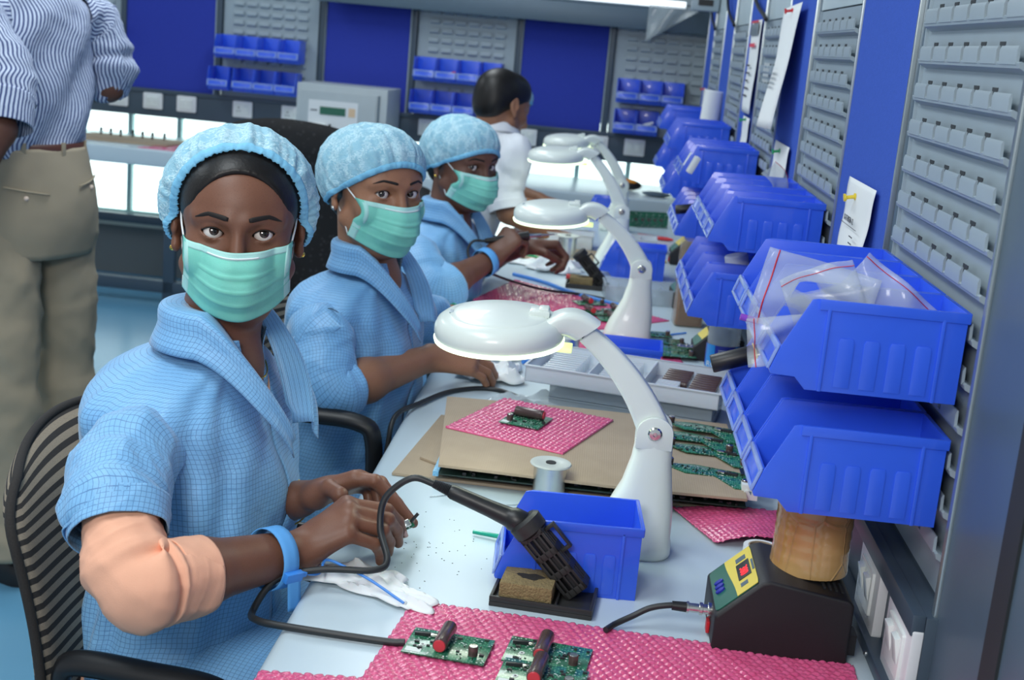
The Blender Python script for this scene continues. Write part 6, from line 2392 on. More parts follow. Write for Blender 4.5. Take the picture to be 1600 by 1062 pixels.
def coat(P, rings, seed, gapf=None, foldf=None, collar_kw=None, skirt=True, sleeves=()):
    root = P['root']
    T, PT = torso_cloth('coat', rings, P['left'], P['fwd'], 'coat', root, seed=seed, amp=.0042, gap=gapf, folds=foldf)
    for i, (path, rad, kw) in enumerate(sleeves):
        tube_cloth('sleeve', path, rad, 'coat', T, seed=seed + 3 + i, **kw)
    if collar_kw:
        collar(T, left=P['left'], fwd=P['fwd'], mat='coat', **collar_kw)
    if skirt:
        hip, fw_, lf = P['hip'], P['fwd'], P['left']
        rows = []
        wb = Wob(seed + 9, 12, 10, 60)
        NV, NU = 26, 60
        PT2 = np.zeros((NV, NU, 3))
        for j in range(NV):
            v = j / (NV - 1)
            c = hip + fw_ * (0.03 + 0.30 * v) + V3(0, 0, 0.012 - 0.015 * v)
            for i in range(NU):
                a = 2 * pi * i / NU
                x = math.copysign(abs(cos(a)) ** .55, cos(a)) * (0.195 + .012 * v)
                z = math.copysign(abs(sin(a)) ** .7, sin(a)) * (0.105 - .018 * v)
                p = c + lf * x + V3(0, 0, z)
                n_ = lf * cos(a) + V3(0, 0, sin(a))
                PT2[j, i] = p + n_ * (.007 * wb(p) + .006 * (wb.ridge(p) - .4))
        uv_grid_obj('coat_skirt', PT2, 'coat', T, wrap=True, thick=.0015)
    return T


def ring_list(neck, shc, hip, fwd, spec):
    """spec rows: (height fraction from neck 0 to hip 1, forward shift, half width, front, back)"""
    out = []
    for (t, s, w, f, b) in spec:
        c = neck * (1 - t) + hip * t + fwd * s
        out.append((c, w, f, b))
    return out


# ============ woman in front ============
Hd1 = frame((-0.462, 1.652, 1.150), (0.262, -0.963, 0), pitch=radians(3), roll=radians(0))
P1 = seated_woman('person', 'nearest woman in a blue grid coat with peach sleeves, mask and hair cap', V3(-0.56, 1.56, 0), 'skin_dark', Hd1, 8,
    V3(-0.470, 1.628, 0.988), V3(-0.497, 1.600, 0.950), 0.160,
    (-0.455, 1.290, 0.800), (-0.319, 1.472, 0.785),
    [[(-0.277, 1.530, 0.828), (-0.228, 1.542, 0.822), (-0.216, 1.563, 0.800), (-0.210, 1.571, 0.782)],
     [(-0.270, 1.510, 0.828), (-0.223, 1.523, 0.817), (-0.214, 1.543, 0.795), (-0.212, 1.552, 0.776)],
     [(-0.266, 1.492, 0.821), (-0.226, 1.508, 0.808), (-0.220, 1.527, 0.786), (-0.222, 1.538, 0.767)],
     [(-0.264, 1.474, 0.811), (-0.232, 1.489, 0.797), (-0.228, 1.510, 0.778), (-0.229, 1.520, 0.762)]],
    [(-0.305, 1.498, 0.795), (-0.272, 1.528, 0.792), (-0.246, 1.560, 0.786), (-0.226, 1.575, 0.783)],
    (-0.470, 1.790, 0.708), (-0.357, 1.616, 0.795),
    [[(-0.282, 1.605, 0.836), (-0.255, 1.600, 0.838), (-0.230, 1.606, 0.812), (-0.206, 1.606, 0.786)],
     [(-0.280, 1.625, 0.830), (-0.250, 1.618, 0.830), (-0.227, 1.622, 0.802), (-0.204, 1.626, 0.776)],
     [(-0.286, 1.643, 0.820), (-0.258, 1.628, 0.822), (-0.250, 1.618, 0.800), (-0.266, 1.612, 0.788)],
     [(-0.294, 1.656, 0.808), (-0.270, 1.640, 0.810), (-0.264, 1.630, 0.790), (-0.280, 1.626, 0.780)]],
    [(-0.330, 1.592, 0.810), (-0.309, 1.577, 0.830), (-0.291, 1.556, 0.830), (-0.288, 1.558, 0.810)], h=0.0020)
root1 = P1['root']
G1 = head_extras(root1, P1['S'], Hd1, (0.20, 0.0, 1.58), brow_th=1.25, hair_kw=dict(y=-0.112, z=-0.036, r=(0.0860, 0.084, 0.124)), earring='gold')


def rim1(th):
    s, c = sin(th), cos(th)
    f = (1 - c) / 2
    return (0.090 * math.copysign(abs(s) ** .9, s), -0.042 + 0.080 * f, 0.094 - 0.124 * f ** 0.85 - 0.030 * abs(s) ** 2)


bouffant(root1, Hd1, rim1, (0, 0.115, 0.055), lambda t_, s_: .004 + (.013 + .004 * abs(sin(t_))) * min(1, s_ * 4) ** .7, seed=4, pleats=46, amp=0.0030, gather=0.0, sdfs=(P1['S'], G1))
nail(root1, (-0.291, 1.556, 0.830), (-0.288, 1.556, 0.812), (0.25, -0.9, 0.35), 0.0062)
nail(root1, (-0.216, 1.563, 0.800), (-0.2095, 1.569, 0.784), (0.8, -0.45, 0.35))
nail(root1, (-0.230, 1.606, 0.812), (-0.208, 1.606, 0.788), (0.45, -0.3, 0.8))
spec1 = [(-0.05, -.002, .058, .054, .054), (0.00, -.008, .064, .056, .060), (0.035, -.014, .104, .062, .098), (0.085, -.018, .150, .074, .126), (0.15, -.016, .178, .090, .136), (0.28, -.006, .170, .108, .126), (0.42, .004, .168, .118, .126), (0.58, .010, .166, .112, .125), (0.75, .010, .170, .116, .112), (0.90, .01, .180, .14, .105), (1.02, .01, .185, .16, .10), (1.12, .01, .180, .155, .09)]


def fold1(a, t, p):
    d = p - np.array(P1['shc'])
    l = float(d @ P1['left'])
    z = float(d[2])
    fr = max(0.0, cos(a))
    sd = max(0.0, -sin(a))
    v = 0.0045 * sin(38 * (z + .55 * l) + 2 * sin(9 * l)) * fr * min(1, t * 2)
    v += 0.0055 * sin(30 * (z - .5 * cos(a)) + 1.5 * sin(5 * a)) * sd * min(1, t * 2.5)
    v += 0.005 * sin(24 * z - 4 * a) * max(0, -cos(a)) * min(1, t * 2)
    v += 0.010 * math.exp(-((t - .83) / .05) ** 2) * sin(5 * a + 12 * z)
    return v


def gap1(t):
    return (max(0.0, 0.80 * (1 - t / 0.25)) + 0.004, 0.0)


T1 = coat(P1, ring_list(P1['neck'], P1['shc'], P1['hip'], P1['fwd'], spec1), 21, gap1, fold1,
          dict(base=P1['neck'] + V3(0, 0, 0.020) + P1['fwd'] * .006, neck_w=.058, neck_f=.056, neck_b=.056, stand=.036, fall=.042, vdrop=.115, open_=.003, tip=.018),
          sleeves=[([P1['shR'] + P1['left'] * .085 + V3(0, 0, -.070), P1['shR'] + P1['left'] * .005 + V3(0, 0, -.056), V3(-.518, 1.402, .880), V3(-.503, 1.352, .862), V3(-.494, 1.332, .845)], [.044, .056, .0590, .0575, .0535], dict(amp=.0042, flat=1.0, folds=[(.55, .16, .006, 3.0, 1.0), (.86, .06, .005, 2.5, 2.5), (.985, .02, .006, 1.0, 0.3)], n=84, m=80)),
                   ([P1['shL'] - P1['left'] * .075 + V3(0, 0, -.045), P1['shL'] + V3(0, 0, -.050), V3(-.470, 1.800, .86), V3(-.474, 1.802, .80), V3(-.472, 1.797, .755)], [.050, .056, .058, .058, .056], dict(amp=.004, folds=[(.6, .15, .006, 3, 0)]))])
# turned up cuff on the coat sleeve and the peach sleeve below it
tube_cloth('sleeve_cuff', [V3(-.5025, 1.350, .861), V3(-.4915, 1.327, .8405)], [.0585, .0545], 'coat', T1, n=84, m=22, amp=.003, seed=5)
ps = tube_cloth('peach_sleeve', [V3(-.4985, 1.345, .853), V3(-.480, 1.318, .828), V3(-.459, 1.294, .803), V3(-.437, 1.316, .797), V3(-.418, 1.342, .793), V3(-.408, 1.356, .7915)], [.040, .0485, .0500, .047, .045, .0435], 'peach', root1, n=72, m=90, amp=.0042, seed=17,
                folds=[(.50, .10, .007, 3.2, -1.2), (.66, .05, .005, 2.4, -1.6), (.30, .12, .005, 2.5, 2.0)], flat=1.0)
tube_cloth('turned_cuff', [V3(-.434, 1.320, .796), V3(-.419, 1.341, .793), V3(-.4055, 1.3585, .7915)], [.0475, .0468, .0460], 'peach', ps, n=64, m=26, amp=.0018, seed=19)
# peach neckline under the coat
nk = MB()
fw1, lf1 = P1['fwd'], P1['left']
PTn = np.zeros((14, 24, 3))
for j in range(14):
    for i in range(24):
        u, v = -1 + 2 * i / 23, j / 13
        PTn[j, i] = P1['neck'] + fw1 * (.060 + .022 * v - .028 * u * u) + lf1 * (u * .055) + V3(0, 0, -.052 - .095 * v + .030 * u * u)
uv_grid_obj('peach_neckline', PTn, 'peach', root1, thick=.002)
ch = [P1['neck'] + fw1 * (.058 * cos(a_)) + lf1 * (.060 * sin(a_)) + V3(0, 0, .012 - .045 * (cos(a_) > 0) * cos(a_)) for a_ in [2 * pi * k / 40 for k in range(41)]]
obj('neck_chain', MB().tube(ch, .0011, 6), 'gold', root1, smooth=180)
so, n_, b_, ax_ = strap(root1, (-0.345, 1.436, 0.7865), V3(-.319, 1.472, .785) - V3(-.455, 1.290, .800), .0365, .022)
bk = MB()
mt = Matrix(((ax_.x, n_.x, b_.x, 0), (ax_.y, n_.y, b_.y, 0), (ax_.z, n_.z, b_.z, 0), (0, 0, 0, 1)))
camd = (Vector(CAM) - Vector((-.345, 1.436, .7865))).normalized()
nn = (camd - ax_ * camd.dot(ax_) + Vector((0, 0, -.55))).normalized()
tt_ = ax_.cross(nn)
ctr = Vector((-.345, 1.436, .7865)) + nn * .0375
mt = Matrix(((ax_.x, tt_.x, nn.x, ctr.x), (ax_.y, tt_.y, nn.y, ctr.y), (ax_.z, tt_.z, nn.z, ctr.z), (0, 0, 0, 1)))
bk.box((-.0125, -.006, -.002), (.0125, .006, .006), mt)
bk.box((.0125, -.003, -.001), (.020, .003, .004), mt)
obj('buckle', bk, 'buckle_blue', so, bevel=.001)
tl = MB()
tl.grid(lambda u, v: ctr + ax_ * ((u - .5) * .019) + nn * (.003 - .004 * v) + Vector((0.004 * v, 0.004 * v, -.045 * v)), 4, 10)
o = obj('strap_tail', tl, 'strap_blue', so, recalc=False, smooth=180)
o.modifiers.new('thick', 'SOLIDIFY').thickness = .0014
q0 = ctr + ax_ * .020
obj('ground_lead', MB().tube(smooth_path([q0 - ax_ * .004, q0 + Vector((.014, .012, -.004)), (-.285, 1.462, .781), (-.255, 1.450, .778), (-.225, 1.437, .772), (-.182, 1.418, .757)], 8), .0017, 8), 'blue_cable', so)
wv_ = V3(-0.357, 1.616, 0.795)
axL = Vector(wv_ - V3(-.470, 1.790, .708)).normalized()
cb_ = Vector((-.380, 1.651, .777))
nL = axL.cross(Vector((0, 0, 1))).normalized()
bL = nL.cross(axL)
bp = [cb_ + (nL * cos(a_) + bL * sin(a_)) * .0325 + axL * (.003 * sin(a_)) for a_ in [2 * pi * k / 36 for k in range(37)]]
obj('bangle', MB().tube(bp, .0013, 6), 'gold', root1, smooth=180)
trousers(P1, 'peach')
settle(P1)
pc = thing('board_piece', 'small board piece held between the fingers of the nearest woman', 'circuit board', (-0.208, 1.590, 0.786))
pc.rotation_euler = (radians(25), radians(-20), radians(30))
obj('board', MB().box((-.009, -.006, -.001), (.009, .006, .001)), 'pcb', pc)
obj('metal_can', MB().box((-.006, -.005, .001), (.005, .005, .005)), 'chrome', pc, bevel=.0006)
obj('black_leads', MB().tube([(.004, 0, .001), (.010, 0, .007), (.018, .001, .012)], .0022, 8), 'chip', pc)
chair('striped office chair of the nearest woman, black armrest in front', (-0.402, 1.588, 0), radians(90 - 8), True, True, high=.365, back_w=.50, arm_z=.662, thick=.042)


def auto_hand(wrist, d, back, side, curl=(25, 35, 25), spread=1.0, thumb_in=0.5, scale=1.0, lens=None):
    """joint lists for a hand: d = pointing direction, back = normal of the back of the hand, side = +1 right hand, -1 left"""
    w, d, nb = Vector(wrist), Vector(d).normalized(), Vector(back)
    nb = (nb - d * nb.dot(d)).normalized()
    lat = d.cross(nb) * side * -1          # towards the thumb
    fs = []
    for i in range(4):
        off = (0.027, 0.009, -0.009, -0.025)[i] * scale * spread
        ml = (0.083, 0.086, 0.081, 0.074)[i] * scale
        m = w + d * ml + lat * off
        seg = [(0.042, 0.026, 0.019), (0.046, 0.029, 0.020), (0.042, 0.027, 0.019), (0.033, 0.020, 0.017)][i]
        pts = [m]
        ang = 0.0
        cc = curl[i] if hasattr(curl[0], '__len__') else curl
        for sgm, c_ in zip(seg, cc):
            ang += radians(c_)
            dd = d * cos(ang) - nb * sin(ang) + lat * (0.06 * (1.5 - i))
            pts.append(pts[-1] + dd.normalized() * sgm * scale)
        fs.append([tuple(p) for p in pts])
    c0 = w + d * 0.022 * scale + lat * 0.022 * scale - nb * 0.006
    c1 = c0 + (d * .7 + lat * .75 - nb * .45).normalized() * 0.040 * scale
    c2 = c1 + (d * .9 + lat * (.5 - thumb_in) - nb * .55).normalized() * 0.032 * scale
    c3 = c2 + (d * .95 + lat * (.2 - thumb_in) - nb * .5).normalized() * 0.026 * scale
    return fs, [tuple(c0), tuple(c1), tuple(c2), tuple(c3)]


SPEC = [(-0.05, -.002, .057, .053, .053), (0.00, -.006, .062, .054, .056), (0.04, -.010, .104, .062, .084), (0.08, -.014, .148, .074, .108), (0.15, -.012, .176, .092, .122), (0.28, -.006, .168, .110, .124), (0.42, .002, .166, .118, .122), (0.58, .008, .166, .114, .120), (0.75, .010, .174, .120, .125), (0.90, .01, .190, .14, .132), (1.02, .01, .20, .16, .138), (1.12, .01, .195, .155, .13)]


def gap2(t):
    return (max(0.0, 0.75 * (1 - t / 0.22)) + 0.004, 0.0)


def mkfold(P):
    shc, lf = np.array(P['shc']), P['left']

    def f(a, t, p):
        d = p - shc
        l, z = float(d @ lf), float(d[2])
        fr, sd = max(0.0, cos(a)), abs(sin(a))
        v = 0.0045 * sin(36 * (z + .5 * l) + 2 * sin(9 * l)) * fr * min(1, t * 2)
        v += 0.0055 * sin(28 * (z - .5 * cos(a)) + 1.5 * sin(5 * a)) * sd * min(1, t * 2.5)
        return v + 0.009 * math.exp(-((t - .83) / .05) ** 2) * sin(5 * a + 12 * z)
    return f


def inner_top(P, mat):
    PTn = np.zeros((10, 18, 3))
    for j in range(10):
        for i in range(18):
            u, v = -1 + 2 * i / 17, j / 9
            PTn[j, i] = P['neck'] + P['fwd'] * (.056 + .022 * v - .028 * u * u) + P['left'] * (u * .052) + V3(0, 0, -.045 - .085 * v + .030 * u * u)
    uv_grid_obj('inner_neckline', PTn, mat, P['root'], thick=.002)


# ============ second woman ============
Hd2 = frame((-0.416, 2.386, 1.124), (0.669, -0.743, 0), pitch=radians(3))
fR2, tR2 = auto_hand((-0.291, 2.388, 0.812), (0.90, 0.42, -0.10), (0.1, -0.5, 0.85), 1, curl=(22, 30, 25))
fL2, tL2 = auto_hand((-0.262, 2.72, 0.825), (0.95, 0.25, -0.12), (0.0, 0.3, 0.95), -1, curl=(25, 35, 25))
P2 = seated_woman('person', 'second woman in blue coat and mask, between the nearest and third women', V3(-0.50, 2.36, 0), 'skin_mid', Hd2, 12,
    V3(-0.412, 2.398, 0.968), V3(-0.440, 2.375, 0.930), 0.152, (-0.430, 2.165, 0.788), (-0.291, 2.388, 0.812), fR2, tR2,
    (-0.375, 2.64, 0.82), (-0.262, 2.72, 0.825), fL2, tL2, h=0.0026)
G2 = head_extras(P2['root'], P2['S'], Hd2, (0.02, 0.0, 1.40), brow_th=1.0, brow_dz=0.001, hair_kw=dict(y=-0.100, z=-0.030, r=(0.0640, 0.074, 0.094)), earring='silver', mask_kw=dict(bulge=0.016, bottom=-0.112))


def rim2(th):
    s, c = sin(th), cos(th)
    f = (1 - c) / 2
    return (0.0880 * math.copysign(abs(s) ** .9, s), -0.0955 * (1 - f) ** 1.1 + 0.094 * f, 0.056 - 0.100 * f ** 0.9 - 0.016 * s * s)


bouffant(P2['root'], Hd2, rim2, (0, 0.09, 0.085), lambda t_, s_: .003 + (.007 + .008 * (1 - cos(t_)) / 2) * min(1, s_ * 3) ** .8, seed=9, pleats=40, amp=0.0022, gather=-0.35, sdfs=(P2['S'], G2))
T2 = coat(P2, ring_list(P2['neck'], P2['shc'], P2['hip'], P2['fwd'], SPEC), 41, gap2, mkfold(P2),
          dict(base=P2['neck'] + V3(0, 0, .016) + P2['fwd'] * .004, neck_w=.057, neck_f=.056, neck_b=.055, stand=.034, fall=.040, vdrop=.108, open_=.003, tip=.018),
          sleeves=[([P2['shR'] + P2['left'] * .080 + V3(0, 0, -.062), P2['shR'] + V3(0, 0, -.058), V3(-.466, 2.222, .865), V3(-.448, 2.182, .815), V3(-.428, 2.172, .790), V3(-.404, 2.200, .794)], [.050, .058, .060, .058, .056, .050], dict(amp=.004, folds=[(.55, .16, .006, 3.0, 1.0), (.86, .06, .005, 2.5, 2.5)], n=64, m=70)),
                   ([P2['shL'] - P2['left'] * .075 + V3(0, 0, -.045), P2['shL'] + V3(0, 0, -.050), V3(-.395, 2.58, .87), V3(-.365, 2.63, .835), V3(-.325, 2.668, .826), V3(-.312, 2.680, .826)], [.050, .058, .058, .056, .052, .050], dict(amp=.004, folds=[(.6, .15, .006, 3, 0)], n=56, m=60))])
inner_top(P2, 'cream_cotton')
trousers(P2, 'cream_cotton')
# bangle on the left wrist
cb_ = Vector((-0.285, 2.705, 0.825))
ax2 = Vector((.262 - .375 + .226, .08, 0.005)).normalized()
n2 = ax2.cross(Vector((0, 0, 1))).normalized()
b2 = n2.cross(ax2)
obj('bangle', MB().tube([cb_ + (n2 * cos(a_) + b2 * sin(a_)) * .029 for a_ in [2 * pi * k / 30 for k in range(31)]], .003, 6), 'teal_clear', P2['root'], smooth=180)
settle(P2)
chair('striped office chair of the second woman, its black armrest loop showing', (-0.412, 2.365, 0), radians(90 - 4), True, True, high=.40, back_w=.46, arm_z=.755)

# ============ third woman ============
Hd3 = frame((-0.368, 3.402, 1.090), (0.736, -0.677, 0), pitch=radians(6))
fR3, tR3 = auto_hand((-0.262, 3.288, 0.862), (0.55, 0.45, 0.70), (-0.35, -0.75, 0.45), 1, curl=(55, 65, 35), thumb_in=.7)
fL3, tL3 = auto_hand((-0.195, 3.47, 0.872), (0.92, 0.30, 0.10), (0.0, 0.2, 0.95), -1, curl=(55, 60, 40), thumb_in=.8)
P3 = seated_woman('person', 'third woman along the bench, holding a soldering iron in her right hand', V3(-0.46, 3.36, 0), 'skin_deep', Hd3, 12,
    V3(-0.385, 3.395, 0.938), V3(-0.425, 3.372, 0.900), 0.155, (-0.378, 3.105, 0.800), (-0.262, 3.288, 0.862), fR3, tR3,
    (-0.32, 3.60, 0.81), (-0.195, 3.47, 0.872), fL3, tL3, h=0.003)
G3 = head_extras(P3['root'], P3['S'], Hd3, (0.02, 0.0, 1.40), brow_th=1.0, hair_kw=dict(y=-0.100, z=-0.032, r=(0.0640, 0.074, 0.092)), earring='gold', mask_kw=dict(bulge=0.018, bottom=-0.110))


def rim3(th):
    s, c = sin(th), cos(th)
    f = (1 - c) / 2
    return (0.0870 * math.copysign(abs(s) ** .9, s), -0.0965 * (1 - f) ** 1.1 + 0.094 * f, 0.046 - 0.088 * f ** 0.9 - 0.012 * s * s)


bouffant(P3['root'], Hd3, rim3, (0, 0.09, 0.080), lambda t_, s_: .003 + (.007 + .008 * (1 - cos(t_)) / 2) * min(1, s_ * 3) ** .8, seed=14, pleats=40, amp=0.0022, sdfs=(P3['S'], G3))
T3 = coat(P3, ring_list(P3['neck'], P3['shc'], P3['hip'], P3['fwd'], SPEC), 61, gap2, mkfold(P3),
          dict(base=P3['neck'] + V3(0, 0, .016) + P3['fwd'] * .004, neck_w=.057, neck_f=.056, neck_b=.055, stand=.034, fall=.042, vdrop=.105, open_=.003, tip=.018),
          sleeves=[([P3['shR'] + P3['left'] * .080 + V3(0, 0, -.045), P3['shR'] + V3(0, 0, -.050), V3(-.440, 3.165, .855), V3(-.405, 3.115, .812), V3(-.372, 3.112, .800), V3(-.352, 3.142, .812)], [.052, .064, .068, .068, .066, .062], dict(amp=.004, folds=[(.55, .16, .006, 3.0, 1.0)], n=56, m=60)),
                   ([P3['shL'] - P3['left'] * .075 + V3(0, 0, -.045), P3['shL'] + V3(0, 0, -.050), V3(-.36, 3.57, .85), V3(-.325, 3.60, .822), V3(-.285, 3.568, .828)], [.052, .060, .062, .060, .055], dict(amp=.004, folds=[(.6, .15, .006, 3, 0)], n=48, m=50))])
inner_top(P3, 'coat')
strap(P3['root'], (-0.277, 3.264, 0.854), V3(-.262, 3.288, .862) - V3(-.378, 3.105, .80), .0355, .024)
trousers(P3, 'cream_cotton')
settle(P3)
i3 = thing('soldering_iron', 'soldering iron held by the third woman, its black cable trailing over the bench', 'soldering iron', (-0.235, 3.318, 0.913))
g0 = Vector((-0.235, 3.318, 0.913))
ga, gb, gt = Vector((-0.285, 3.300, 0.903)), Vector((-0.178, 3.338, 0.922)), Vector((-0.112, 3.365, 0.928))
obj('handle', MB().tube([p - g0 for p in (ga, ga.lerp(gb, .3), ga.lerp(gb, .8), gb)], [.006, .0085, .0105, .012], 14), 'black_plastic', i3, smooth=50)
obj('barrel', MB().tube([p - g0 for p in (gb, gb.lerp(gt, .45), gb.lerp(gt, .5), gt)], [.006, .0055, .0035, .001], 12), 'chrome', i3, smooth=50)
obj('cord', MB().tube(smooth_path([p - g0 for p in (ga, Vector((-.315, 3.29, .900)), Vector((-.325, 3.28, .872)), Vector((-.300, 3.26, .835)), Vector((-.262, 3.262, .828)), Vector((-.215, 3.34, .80)), Vector((-.13, 3.45, .765)), Vector((-.03, 3.48, .757)), Vector((.05, 3.45, .756)))], 8), .0034, 8), 'cable', i3)
chair('striped office chair of the third woman, mostly hidden behind the second', (-0.372, 3.345, 0), radians(90 - 12), True, False, high=.36, back_w=.42)
# wide dark mesh chair standing empty behind
chair('empty black mesh office chair in front of the grey instrument', (-0.92, 4.15, 0), radians(175), False, True, high=.60, back_w=.50)
# ------------------------------------------------------------------ worker in white, hidden worker, standing man
def stripes():
    t = NT('navy_striped_shirt_cotton')
    uv = t.n('ShaderNodeTexCoord').outputs['UV']
    sx = t.n('ShaderNodeSeparateXYZ')
    t.l(uv, sx.inputs['Vector'])
    f = t.math('FRACT', t.math('MULTIPLY', sx.outputs['X'], 1 / 0.0098))
    st = t.math('GREATER_THAN', f, 0.56)
    t.set(Base_Color=t.mix(st, lin((204, 216, 236)), lin((66, 82, 132))), Roughness=0.8)
    w = t.n('ShaderNodeTexNoise')
    w.inputs['Scale'].default_value = 22
    w.inputs['Detail'].default_value = 3
    t.l(t.coord(), w.inputs['Vector'])
    t.bump(w.outputs['Fac'], 0.4, 0.01)
    return t.m


M['stripe_shirt'] = stripes()
M['khaki'] = basic('khaki_cotton_twill', (164, 152, 130), 0.85, var=0.04, nscale=12, bump=0.2, bscale=700)
M['belt'] = basic('brown_leather_belt', (82, 46, 40), 0.4, bump=0.1)


def figure(name, label, base, skin_m, H, fwd, neck, shc, half_sh, arms, hip, h, legs=None, hand_kw=(None, None), eyes=False):
    fwd = V3(fwd[0], fwd[1], 0)
    fwd = fwd / np.linalg.norm(fwd)
    left = V3(-fwd[1], fwd[0], 0)
    S = SDF()
    head_ops(S, H, eyes)
    W = lambda p: np.array(H @ Vector(p))
    S.cap(W((0, 0.028, -0.055)), neck, 0.054, 0.058, 0.022)
    S.cap(neck, shc + V3(0, 0, -.04), 0.054, 0.058, 0.03)
    shR, shL = shc - left * half_sh, shc + left * half_sh
    for s, sh in ((-1, shR), (1, shL)):
        S.cap(shc + V3(0, 0, -.02), sh + V3(0, 0, -.04), .044, .034, .03)
    for t in (0.3, 0.65, 1.0):
        c = shc * (1 - t) + hip * t
        S.cap(c - left * .05, c + left * .05, .066, .066, .04)
    for k, (sh, (el, wr, d, nb, curl)) in enumerate(((shR, arms[0]), (shL, arms[1]))):
        el, wr = np.array(el, float), np.array(wr, float)
        S.cap(sh + V3(0, 0, -.04), el, .036, .037, .03)
        S.cap(el, wr, .039, .027, .02)
        f, th = auto_hand(wr, d, nb, 1 if k == 0 else -1, curl=curl, scale=1.05)
        hand_ops(S, wr, f, th, scale=1.05)
    knees = []
    for s in (-1, 1):
        k0 = hip + left * s * .085
        kn, an = legs[0 if s < 0 else 1]
        kn, an = np.array(kn, float), np.array(an, float)
        S.cap(k0, kn, .068, .052, .02)
        S.cap(kn, an, .052, .036, .02)
        S.cap(an + V3(0, 0, -.05), an + fwd * .14 + V3(0, 0, -.06), .03, .024, .02)
        knees.append((k0, kn, an))
    V, F_ = S.mesh(h)
    root = mesh_obj(name, V - base, F_, skin_m, None, 1)
    root.location = base
    tag(root, label, 'person')
    return dict(S=S, root=root, fwd=fwd, left=left, shR=shR, shL=shL, hip=hip, knees=knees, H=H, neck=neck, shc=shc)


def shirt_collar(P, mat, parent):
    PT = np.zeros((9, 60, 3))
    for j in range(9):
        v = j / 8
        for i in range(60):
            a = 0.18 + (2 * pi - 0.36) * i / 59
            r = .060 + .004 * v + (.018 * max(0, v - .5) * 2)
            z = .048 * (v * 2 if v < .5 else 1 - (v - .5) * 1.5) - .022 * max(0, cos(a))
            PT[j, i] = P['neck'] + P['fwd'] * cos(a) * r + P['left'] * sin(a) * r + V3(0, 0, z - .018)
    uv_grid_obj('shirt_collar', PT, mat, parent, thick=.002)


# worker in white, bent over the bench
HdB = frame((-0.365, 4.455, 1.196), (0.66, 0.75, 0), pitch=radians(16))
PB = figure('person', 'dark haired worker in a white shirt seen from behind, bending over the bench', V3(-0.50, 4.42, 0), 'skin_mid', HdB, (0.86, 0.5), V3(-0.372, 4.445, 1.112), V3(-0.372, 4.42, 1.076), .155,
            [((-0.298, 4.255, 0.860), (-0.175, 4.33, 0.790), (0.9, 0.3, -0.2), (0.1, -0.3, 0.9), (30, 35, 25)), ((-0.42, 4.70, 0.86), (-0.24, 4.66, 0.795), (0.9, -0.2, -0.2), (0.1, 0.3, 0.9), (30, 35, 25))],
            V3(-0.54, 4.40, 0.60), 0.004, [((-0.22, 4.42, 0.52), (-0.24, 4.40, .09)), ((-0.28, 4.66, 0.52), (-0.30, 4.62, .09))])
G = SDF()
G.ell((0, 0.020, 0.030), (0.0790, 0.0960, 0.0790), HdB, 0)
G.ell((0, 0.060, -0.012), (0.066, 0.050, 0.066), HdB, 0.02)
G.ell((0, -0.03, 0.045), (0.068, 0.062, 0.064), HdB, .02)
G.ell((0, -0.10, -0.035), (0.066, 0.07, 0.095), HdB, .006, 's')
for s in (-1, 1):
    G.ell((s * .090, -.005, -.040), (.032, .050, .052), HdB, .006, 's')
V, F_ = G.mesh(.0035)
mesh_obj('hair', V, F_, 'hair', PB['root'], 1)
sp = [(0.00, -.004, .062, .055, .058), (0.05, -.006, .105, .062, .080), (0.12, -.006, .150, .078, .100), (0.22, -.004, .172, .10, .112), (0.40, 0, .172, .115, .115), (0.65, .005, .165, .115, .112), (0.9, .01, .168, .12, .115), (1.06, .01, .17, .12, .115)]
Ts, _ = torso_cloth('shirt', ring_list(PB['neck'], PB['shc'], PB['hip'], PB['fwd'], sp), PB['left'], PB['fwd'], 'white_cotton', PB['root'], n=90, seed=71, amp=.005, sub=4)
shirt_collar(PB, 'white_cotton', Ts)
tube_cloth('sleeve', [PB['shR'] + PB['left'] * .07 + V3(0, 0, -.015), PB['shR'] + V3(0, 0, -.025), V3(-.318, 4.275, .935), V3(-.302, 4.258, .872)], [.052, .060, .060, .058], 'white_cotton', Ts, n=44, m=46, amp=.005, folds=[(.6, .15, .006, 3, 0)])
tube_cloth('rolled_cuff', [V3(-.308, 4.265, .89), V3(-.300, 4.257, .862)], [.064, .062], 'white_cotton', Ts, n=44, m=14, amp=.002)
tube_cloth('sleeve', [PB['shL'] - PB['left'] * .07 + V3(0, 0, -.015), PB['shL'] + V3(0, 0, -.025), V3(-.46, 4.66, .93), V3(-.425, 4.695, .872)], [.052, .060, .060, .058], 'white_cotton', Ts, n=44, m=40, amp=.005)
trousers(PB, 'steel_dark')
settle(PB)
stool = thing('work_stool', 'round stool under the worker in the white shirt, hidden by the women', 'stool', (-0.50, 4.45, 0))
obj('seat', MB().lathe([(0.15, 0.44), (0.17, 0.45), (0.17, 0.475), (0.15, 0.485)], 28), 'black_plastic', stool)
for k in range(4):
    a = pi / 4 + k * pi / 2
    obj('leg', MB().tube([(.11 * cos(a), .11 * sin(a), .44), (.17 * cos(a), .17 * sin(a), 0.0)], .011, 8), 'steel_dark', stool)

